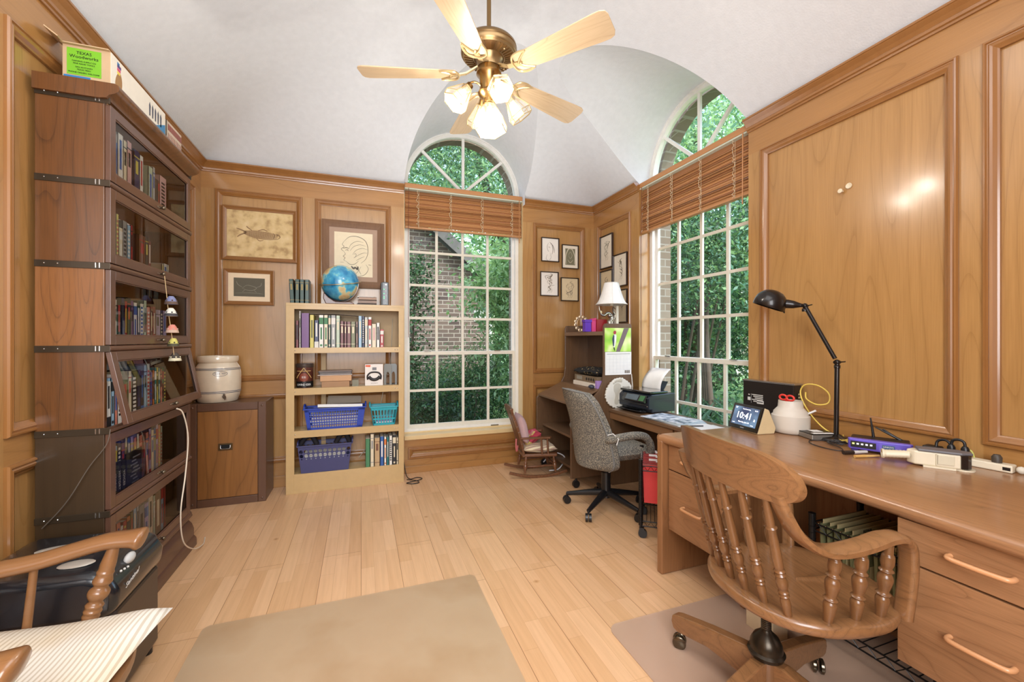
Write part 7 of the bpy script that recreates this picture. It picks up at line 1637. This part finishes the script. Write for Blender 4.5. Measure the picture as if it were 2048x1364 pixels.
m = MB(); m.ball((-.765, SY0 + .14, .452), .022, 14, sz=(.6, 1.4, .8)); m.build('power_switch', plain((206, 206, 204), .35), sd2, smooth=60)
m = MB()
for k in range(3): m.ball((-.755, SY0 + .06 + .022 * k, .445 - .004 * k), .004, 6)
m.build('indicator_dots', PAPER, sd2)
text_part('Sentinel', .028, PAPER, sd2, (-.7405, SY0 + .10, .40), (0, 1, .15), (.15, 0, 1))
m = MB()
for (x, y) in ((SX0 + .04, SY0 + .05), (SX1 - .04, SY0 + .05), (SX1 - .04, SY1 - .05), (SX0 + .04, SY1 - .05)): m.cyl((x, y, 0), (x, y, .032), .02)
m.build('feet', BLACK, sd2)
# ================================================================== OUTSIDE THE WINDOWS
def ground_mat():
    m_, n, l, b = newmat('shady_lawn'); tc = n.new('ShaderNodeTexCoord'); nz = n.new('ShaderNodeTexNoise'); nz.inputs['Scale'].default_value = 1.2; nz.inputs['Detail'].default_value = 8; nz.inputs['Roughness'].default_value = .7
    l.new(tc.outputs['Object'], nz.inputs[0]); r = ramp(n, [(.35, lin((96, 92, 66))), (.5, lin((88, 124, 66))), (.65, lin((118, 156, 84)))]); l.new(nz.outputs[0], r.inputs[0]); l.new(r.outputs[0], b.inputs['Base Color']); b.inputs['Roughness'].default_value = 1; return m_
m = MB(); m.grid(lambda u, v: (-14 + 50 * u, 4.26 + 40 * v if True else 0, -.40 + .05 * sin(9 * u) * cos(7 * v)), 30, 30); m.grid(lambda u, v: (2.68 + 30 * u, -8 + 12.3 * v, -.40), 10, 6)
tag(m.build('lawn_ground', ground_mat(), keep=True), kind='structure')
# neighbouring brick wing
nh = thing('brick_house', 'brown brick house wing with a sloping dark roof seen through the left window', 'house', (-2, 9, -.4))
Yh = 7.6; rise = .82
m = MB(); m.prism([(-7, -.4), (2.28, -.4), (2.28, 2.22), (-1.6, 2.22 + 3.88 * rise), (-7, 3.0)], Yh, Yh + .25, 'y'); m.box(2.05, 2.28, Yh + .25, Yh + 6, -.4, 2.22); m.build('brick_wall', BRICKN, nh)
m = MB(); sl = Vector((1, 0, -rise)).normalized(); a = Vector((-1.9, Yh, 2.36 + 4.18 * rise)); b = Vector((2.62, Yh, 2.28 - .30 * rise))
m.add([a + Vector((0, -.28, 0)), b + Vector((0, -.28, 0)), b + Vector((0, 6, 0)), a + Vector((0, 6, 0)), a + Vector((0, -.28, .1)), b + Vector((0, -.28, .1)), b + Vector((0, 6, .1)), a + Vector((0, 6, .1))], [(0, 1, 2, 3), (7, 6, 5, 4), (0, 4, 5, 1), (1, 5, 6, 2)]); m.build('shingle_roof', plain((92, 92, 92), .9, bump=1, bscale=30), nh)
m = MB(); m.bar(a + Vector((0, -.30, -.04)), b + Vector((0, -.30, -.04)), .03, .17, up=(0, 0, 1)); m.build('rake_board', plain((96, 94, 90), .6), nh)
m = MB(); m.box(1.98, 2.30, Yh - .02, Yh, 1.55, 1.75); m.box(2.28, 2.33, Yh, Yh + .05, .3, 1.6); m.build('pale_trim', plain((206, 214, 214), .5), nh)
def leafmat(nm, c):
    m_, n, l, b = newmat(nm); out = n['Material Output']; tr = n.new('ShaderNodeBsdfTranslucent'); mx = n.new('ShaderNodeMixShader'); mx.inputs[0].default_value = .38
    c = lin(c); b.inputs['Base Color'].default_value = c; b.inputs['Roughness'].default_value = .5; tr.inputs[0].default_value = (min(1, c[0] * 1.5), min(1, c[1] * 1.5), c[2] * .9, 1)
    l.new(b.outputs[0], mx.inputs[1]); l.new(tr.outputs[0], mx.inputs[2]); l.new(mx.outputs[0], out.inputs[0]); return m_
LM = [leafmat('leaf_dark', (56, 88, 66)), leafmat('leaf_mid', (84, 122, 86)), leafmat('leaf_light', (122, 158, 112)), leafmat('leaf_blue', (88, 132, 114)), leafmat('leaf_pale', (156, 190, 154)), leafmat('leaf_deep', (38, 66, 46))]
BARK = plain((74, 66, 56), .95, bump=.8, bscale=40, name='tree_bark')
nr = np.random.default_rng(3)
def leaves(name, parent, centers, radii, count, size, mats, asp=.45, clump=0, droop=.0):
    """many small leaves scattered in soft clumps inside ellipsoids; one mesh"""
    centers = np.array(centers, float); radii = np.array(radii, float); k = len(centers); w = np.prod(radii, 1) ** (1 / 1.5); w /= w.sum()
    ci = nr.choice(k, count, p=w); d = nr.normal(size=(count, 3)); d /= np.linalg.norm(d, axis=1)[:, None]; rr = nr.random(count) ** (1 / 2.2)
    p = centers[ci] + d * rr[:, None] * radii[ci]
    if clump:
        nc = max(4, count // clump); cc_ = p[nr.choice(count, nc)]; p = cc_[nr.choice(nc, count)] + nr.normal(size=(count, 3)) * size * 2.6
    n_ = nr.normal(size=(count, 3)); n_[:, 2] += .6; n_ /= np.linalg.norm(n_, axis=1)[:, None]
    t = np.cross(n_, nr.normal(size=(count, 3))); t /= np.linalg.norm(t, axis=1)[:, None]; t[:, 2] -= droop; b = np.cross(n_, t)
    s = size * (.6 + .8 * nr.random(count))[:, None]
    v = np.stack([p - t * s * .5, p + b * s * asp * .5, p + t * s * .5, p - b * s * asp * .5], 1).reshape(-1, 3)
    me = bpy.data.meshes.new(name); inv = ROOT.get(parent.name)
    o_ = np.array(inv.translation); v = v + o_
    me.vertices.add(len(v)); me.vertices.foreach_set('co', v.ravel()); me.loops.add(count * 4); me.loops.foreach_set('vertex_index', np.arange(count * 4)); me.polygons.add(count)
    me.polygons.foreach_set('loop_start', np.arange(0, count * 4, 4)); me.polygons.foreach_set('loop_total', np.full(count, 4))
    for q in mats: me.materials.append(LM[q])
    me.polygons.foreach_set('material_index', nr.integers(0, len(mats), count).astype(np.int32)); me.update(); me.validate()
    ob = bpy.data.objects.new(name, me); COL.objects.link(ob); ob.parent = parent; return ob
def trunk(parent, pts, r0, r1, name='trunk'):
    P = spline(pts, 5); k = len(P); m = MB(); m.tube(P, [r0 + (r1 - r0) * i / (k - 1) for i in range(k)], 9); return m.build(name, BARK, parent, smooth=60)
def plant(name, label, cat, loc, leavesargs, trunks=(), group=None):
    t = thing(name, label, cat, loc, group=group)
    for tr in trunks: trunk(t, *tr)
    leaves('foliage', t, **leavesargs); return t
# through the left window
plant('feathery_shrub', 'bright green feathery shrub against the brick wall in the left window', 'shrub', (1.5, 5.9, -.4), dict(centers=[(1.45, 5.9, .35), (1.7, 6.0, .75), (1.15, 6.0, .5), (1.9, 5.9, .2)], radii=[(.5, .4, .65), (.3, .3, .4), (.3, .3, .5), (.35, .3, .6)], count=15000, size=.055, mats=[1, 2, 1, 0], asp=.28, clump=30),
      [([(1.4 + .1 * k, 5.9, -.4), (1.35 + .16 * k, 5.9, .3), (1.25 + .2 * k, 5.9, .9)], .012, .006, 'stem') for k in range(5)])
plant('ivy_shrub', 'dark leafy shrub at the left edge of the left window', 'shrub', (.75, 6.4, -.4), dict(centers=[(.66, 6.4, 1.75), (.58, 6.5, .8), (.70, 6.4, 2.25)], radii=[(.16, .25, .35), (.3, .3, .6), (.24, .3, .22)], count=4200, size=.06, mats=[0, 5, 1], asp=.5, clump=26), [([(.7, 6.45, -.4), (.72, 6.45, 1.0), (.78, 6.4, 2.2)], .03, .012, 'stem')])
plant('low_shrub', 'dark low shrub on the left below the left window rail', 'shrub', (.95, 5.4, -.4), dict(centers=[(.85, 5.35, .0), (1.2, 5.5, .05), (.6, 5.4, .3)], radii=[(.4, .35, .5), (.3, .3, .4), (.3, .3, .5)], count=9000, size=.06, mats=[0, 5, 0, 1], asp=.35, clump=30), [([(.9 + .15 * k, 5.4, -.4), (.85 + .2 * k, 5.4, .5)], .014, .006, 'stem') for k in range(4)])
plant('broadleaf_branch_tree', 'light green tree with long leaves reaching into the right side of the left window', 'tree', (2.35, 6.0, -.4), dict(centers=[(2.05, 5.6, 1.75), (1.75, 5.5, 1.95), (2.2, 5.6, 1.2), (2.2, 5.7, 2.4), (2.1, 5.5, .7)], radii=[(.38, .35, .35), (.32, .3, .16), (.22, .3, .5), (.3, .3, .4), (.2, .25, .3)], count=9000, size=.095, mats=[2, 1, 2, 4], asp=.36, clump=24), [([(2.5, 6.0, -.4), (2.45, 5.9, 1.0), (2.2, 5.7, 1.9), (1.8, 5.55, 2.1)], .035, .010)])
plant('overhanging_tree', 'large tree crown hanging over the brick house outside the left window', 'tree', (3.4, 9.5, -.4), dict(centers=[(.2, 6.6, 3.7), (1.5, 7.0, 4.3), (2.8, 7.4, 4.8), (1.0, 7.4, 5.6), (2.6, 8.4, 6.4), (1.3, 6.6, 3.35), (3.4, 8.0, 3.9), (.6, 8.0, 6.6), (2.2, 7.0, 3.6)], radii=[(.9, .8, .45), (.9, .8, .6), (.8, .8, .9), (1.2, 1, .9), (1.4, 1.2, 1.2), (.4, .4, .2), (.7, .9, .9), (1.4, 1.2, 1.0), (.4, .4, .25)], count=34000, size=.08, mats=[1, 2, 3, 0], asp=.32, clump=40),
      [([(3.6, 9.6, -.4), (3.3, 9.4, 2.5), (2.6, 8.6, 4.2), (1.8, 7.6, 5.2)], .16, .05), ([(3.0, 9.0, 3.2), (2.2, 8.0, 4.6), (1.2, 7.2, 5.0), (.3, 6.8, 4.6)], .05, .015, 'branch'), ([(2.6, 8.6, 4.2), (2.4, 7.8, 3.9), (1.9, 7.0, 3.5), (1.3, 6.6, 3.3)], .04, .01, 'branch'), ([(2.2, 8.2, 4.8), (2.6, 7.6, 5.4), (2.9, 7.4, 5.9)], .04, .012, 'branch')])
plant('misty_tree', 'pale sunlit tree far off in the left window beyond the brick house', 'tree', (5.5, 17, -.4), dict(centers=[(4.6, 16, 3), (6.5, 17, 2.5), (5.2, 17, 5.5), (7.5, 17, 5), (3.4, 18, 7.5), (6.2, 18, 8)], radii=[(2, 2, 3), (2, 2, 3), (2.2, 2, 2.5), (2.2, 2, 3), (2.4, 2, 2.4), (2.6, 2, 2)], count=12000, size=.26, mats=[4, 2, 4, 3], asp=.5, clump=30), [([(5.4, 17, -.4), (5.5, 17, 3), (5.2, 17, 6)], .2, .08)])
plant('tall_tree', 'tall tree standing behind the brick house roof in the left window', 'tree', (-.5, 15, -.4), dict(centers=[(-.5, 14, 6), (2, 15, 7), (.5, 15, 9.5), (3.0, 15, 9.5), (-2.5, 15, 8)], radii=[(2.2, 2, 2.2), (2, 2, 2), (2.4, 2, 2), (2, 2, 1.6), (2.4, 2, 2.5)], count=9000, size=.22, mats=[1, 3, 2, 0], asp=.45, clump=36), [([(-.4, 15, -.4), (-.2, 15, 5), (.3, 15, 8)], .22, .08)])
for k in range(9):
    x, y = 1.3 + .33 * (k % 5), 5.0 + .5 * (k // 5)
    m = MB(); m.tube(spline([(x, y, -.40), (x + .1, y + .03, -.37), (x + .25, y + .1, -.38)], 3), .008, 5); tag(m.build('fallen_twig', BARK), 'fallen twig on the shady lawn under the left window', 'twig', 'twigs on the lawn')
# through the right window
plant('undergrowth_tree', 'leaning multi-stemmed tree filling the middle of the right window', 'tree', (5.6, 5.5, -.4), dict(centers=[(5.6, 5.2, 2.9), (5.9, 6.3, 2.8), (6.6, 5.6, 3.6), (5.2, 4.8, 2.4), (7.0, 7.0, 3.0), (6.4, 7.6, 3.6), (7.4, 6.2, 2.2)], radii=[(.9, .8, .8), (.9, .8, .8), (1, 1, .8), (.7, .6, .6), (1, 1, 1), (1.1, 1, .9), (1, 1, .9)], count=38000, size=.075, mats=[0, 3, 1, 2, 5], asp=.42, clump=36),
      [([(5.3 + .35 * k, 5.2 + .42 * k, -.4), (5.45 + .3 * k, 5.5 + .36 * k, 1.2), (5.9 + .25 * k, 5.9 + .30 * k, 2.6 + .1 * k)], .055 - .006 * k, .02) for k in range(5)] + [([(5.2 + .5 * k, 5.9 + .35 * k, -.4), (5.25 + .5 * k, 5.7 + .3 * k, 1.0), (5.1 + .5 * k, 5.2 + .3 * k, 2.4)], .035, .014, 'branch') for k in range(4)])
plant('thicket', 'dense dark thicket behind the leaning trunks in the right window', 'thicket', (9.5, 9.5, -.4), dict(centers=[(8.6, 8.0, 1.2), (9.6, 10.5, 1.4), (8.5, 10.5, 2.8), (10.5, 8.5, 2.6), (11, 11.5, 2.4), (9.2, 6.8, 2.2), (7.2, 9.2, 1.6), (8.5, 12, 2)], radii=[(1.3, 1.3, 1.6), (1.4, 1.4, 1.8), (1.4, 1.4, 1.4), (1.4, 1.4, 1.8), (1.6, 1.6, 2.2), (1.3, 1.3, 1.6), (1, 1.2, 1.6), (1.6, 1.6, 2.2)], count=60000, size=.11, mats=[0, 1, 5, 3, 2], asp=.45, clump=40),
      [([(8.0 + .7 * k, 8.8 + .5 * k, -.4), (8.1 + .7 * k, 8.9 + .5 * k, 2.6)], .05, .03) for k in range(6)])
plant('shade_tree', 'high tree crown with bare branches and sky showing in the right arched window', 'tree', (8.0, 8.4, -.4), dict(centers=[(6.6, 6.6, 5.4), (7.6, 8.2, 6.4), (6.0, 8.0, 5.2), (8.6, 7.0, 6.6), (7.0, 9.6, 7.4), (5.6, 6.0, 4.6), (8.2, 9.4, 5.0), (9.5, 8.4, 8.2)], radii=[(1.0, 1, .7), (1.1, 1.1, .8), (1, 1, .8), (1.1, 1.1, .9), (1.3, 1.3, .9), (.8, .8, .6), (1.3, 1.3, 1.1), (1.5, 1.5, 1)], count=26000, size=.095, mats=[1, 2, 3, 4], asp=.42, clump=44),
      [([(8.4, 8.8, -.4), (8.2, 8.5, 3), (7.4, 7.8, 5.2), (6.4, 6.8, 6.2)], .2, .05), ([(8.1, 8.4, 3.4), (7.2, 8.4, 5.0), (6.2, 8.2, 5.6), (5.4, 7.6, 6.0)], .07, .02, 'branch'), ([(7.6, 8.0, 4.8), (8.2, 7.2, 6.2), (8.4, 6.4, 7.0)], .06, .02, 'branch'), ([(7.2, 8.0, 5.2), (7.2, 9.0, 6.6), (6.8, 10, 7.6)], .05, .02, 'branch')])
# strap-leaved ground plants outside the right window
def strap(cx_, cy_, seed, label):
    r = random.Random(seed); t = thing('strap_leaf_plant', label, 'plant', (cx_, cy_, -.4), group='strap-leaved plants under the right window'); m = MB(); mm = [MB(), MB()]
    for k in range(70):
        a = r.uniform(0, 2 * pi); L = r.uniform(.5, .95); b = Vector((cx_ + r.uniform(-.3, .3), cy_ + r.uniform(-.3, .3), -.4)); e = Vector((cos(a), sin(a), 0)); s_ = Vector((-sin(a), cos(a), 0)); q = mm[k % 2]; vs = []
        for i in range(6):
            u = i / 5; p = b + e * (L * .55 * u ** 1.4) + Vector((0, 0, L * (1.25 * u - .5 * u * u))); w = .035 * (1 - u) ** .5 * (.4 + u * 1.2 if u < .5 else 1); vs += [p - s_ * w, p + s_ * w]
        q.add(vs, [(2 * i, 2 * i + 1, 2 * i + 3, 2 * i + 2) for i in range(5)])
    for i, q in enumerate(mm):
        if i == 0: m = q
        else: m.add(q.v, q.f, 1)
    m.build('foliage', [LM[5], LM[0]], t)
for k, (x, y) in enumerate(((3.6, 3.5), (3.8, 4.2), (4.3, 3.7), (4.3, 4.8), (4.8, 4.2), (4.9, 5.3), (5.3, 4.8), (3.75, 2.9), (4.2, 3.1))):
    strap(x, y, 40 + k, 'dark strap-leaved plant low outside the right window behind the printer')
# pale parked car half hidden by the thicket
pc = thing('parked_car', 'pale car parked far off behind the trunks in the right window', 'car', (12.0, 13.2, -.4), radians(-40), local=True)
m = MB(); m.prism([(-2.1, .25), (-2.1, .75), (-1.5, .9), (-.9, 1.35), (.7, 1.38), (1.3, .95), (2.0, .8), (2.1, .3)], -.85, .85, 'y'); m.build('body', plain((214, 218, 222), .3, .2, coat=.6), pc, bevel=.08)
m = MB(); m.prism([(-1.35, .92), (-.85, 1.28), (.62, 1.30), (1.1, .95)], -.87, .87, 'y'); m.build('side_windows', PGL, pc)
for x in (-1.35, 1.35):
    for y in (-.8, .8):
        m = MB(); m.cyl((x, y - .1, .33), (x, y + .1, .33), .33, n=24); m.build('wheel', BLACK, pc, smooth=40)
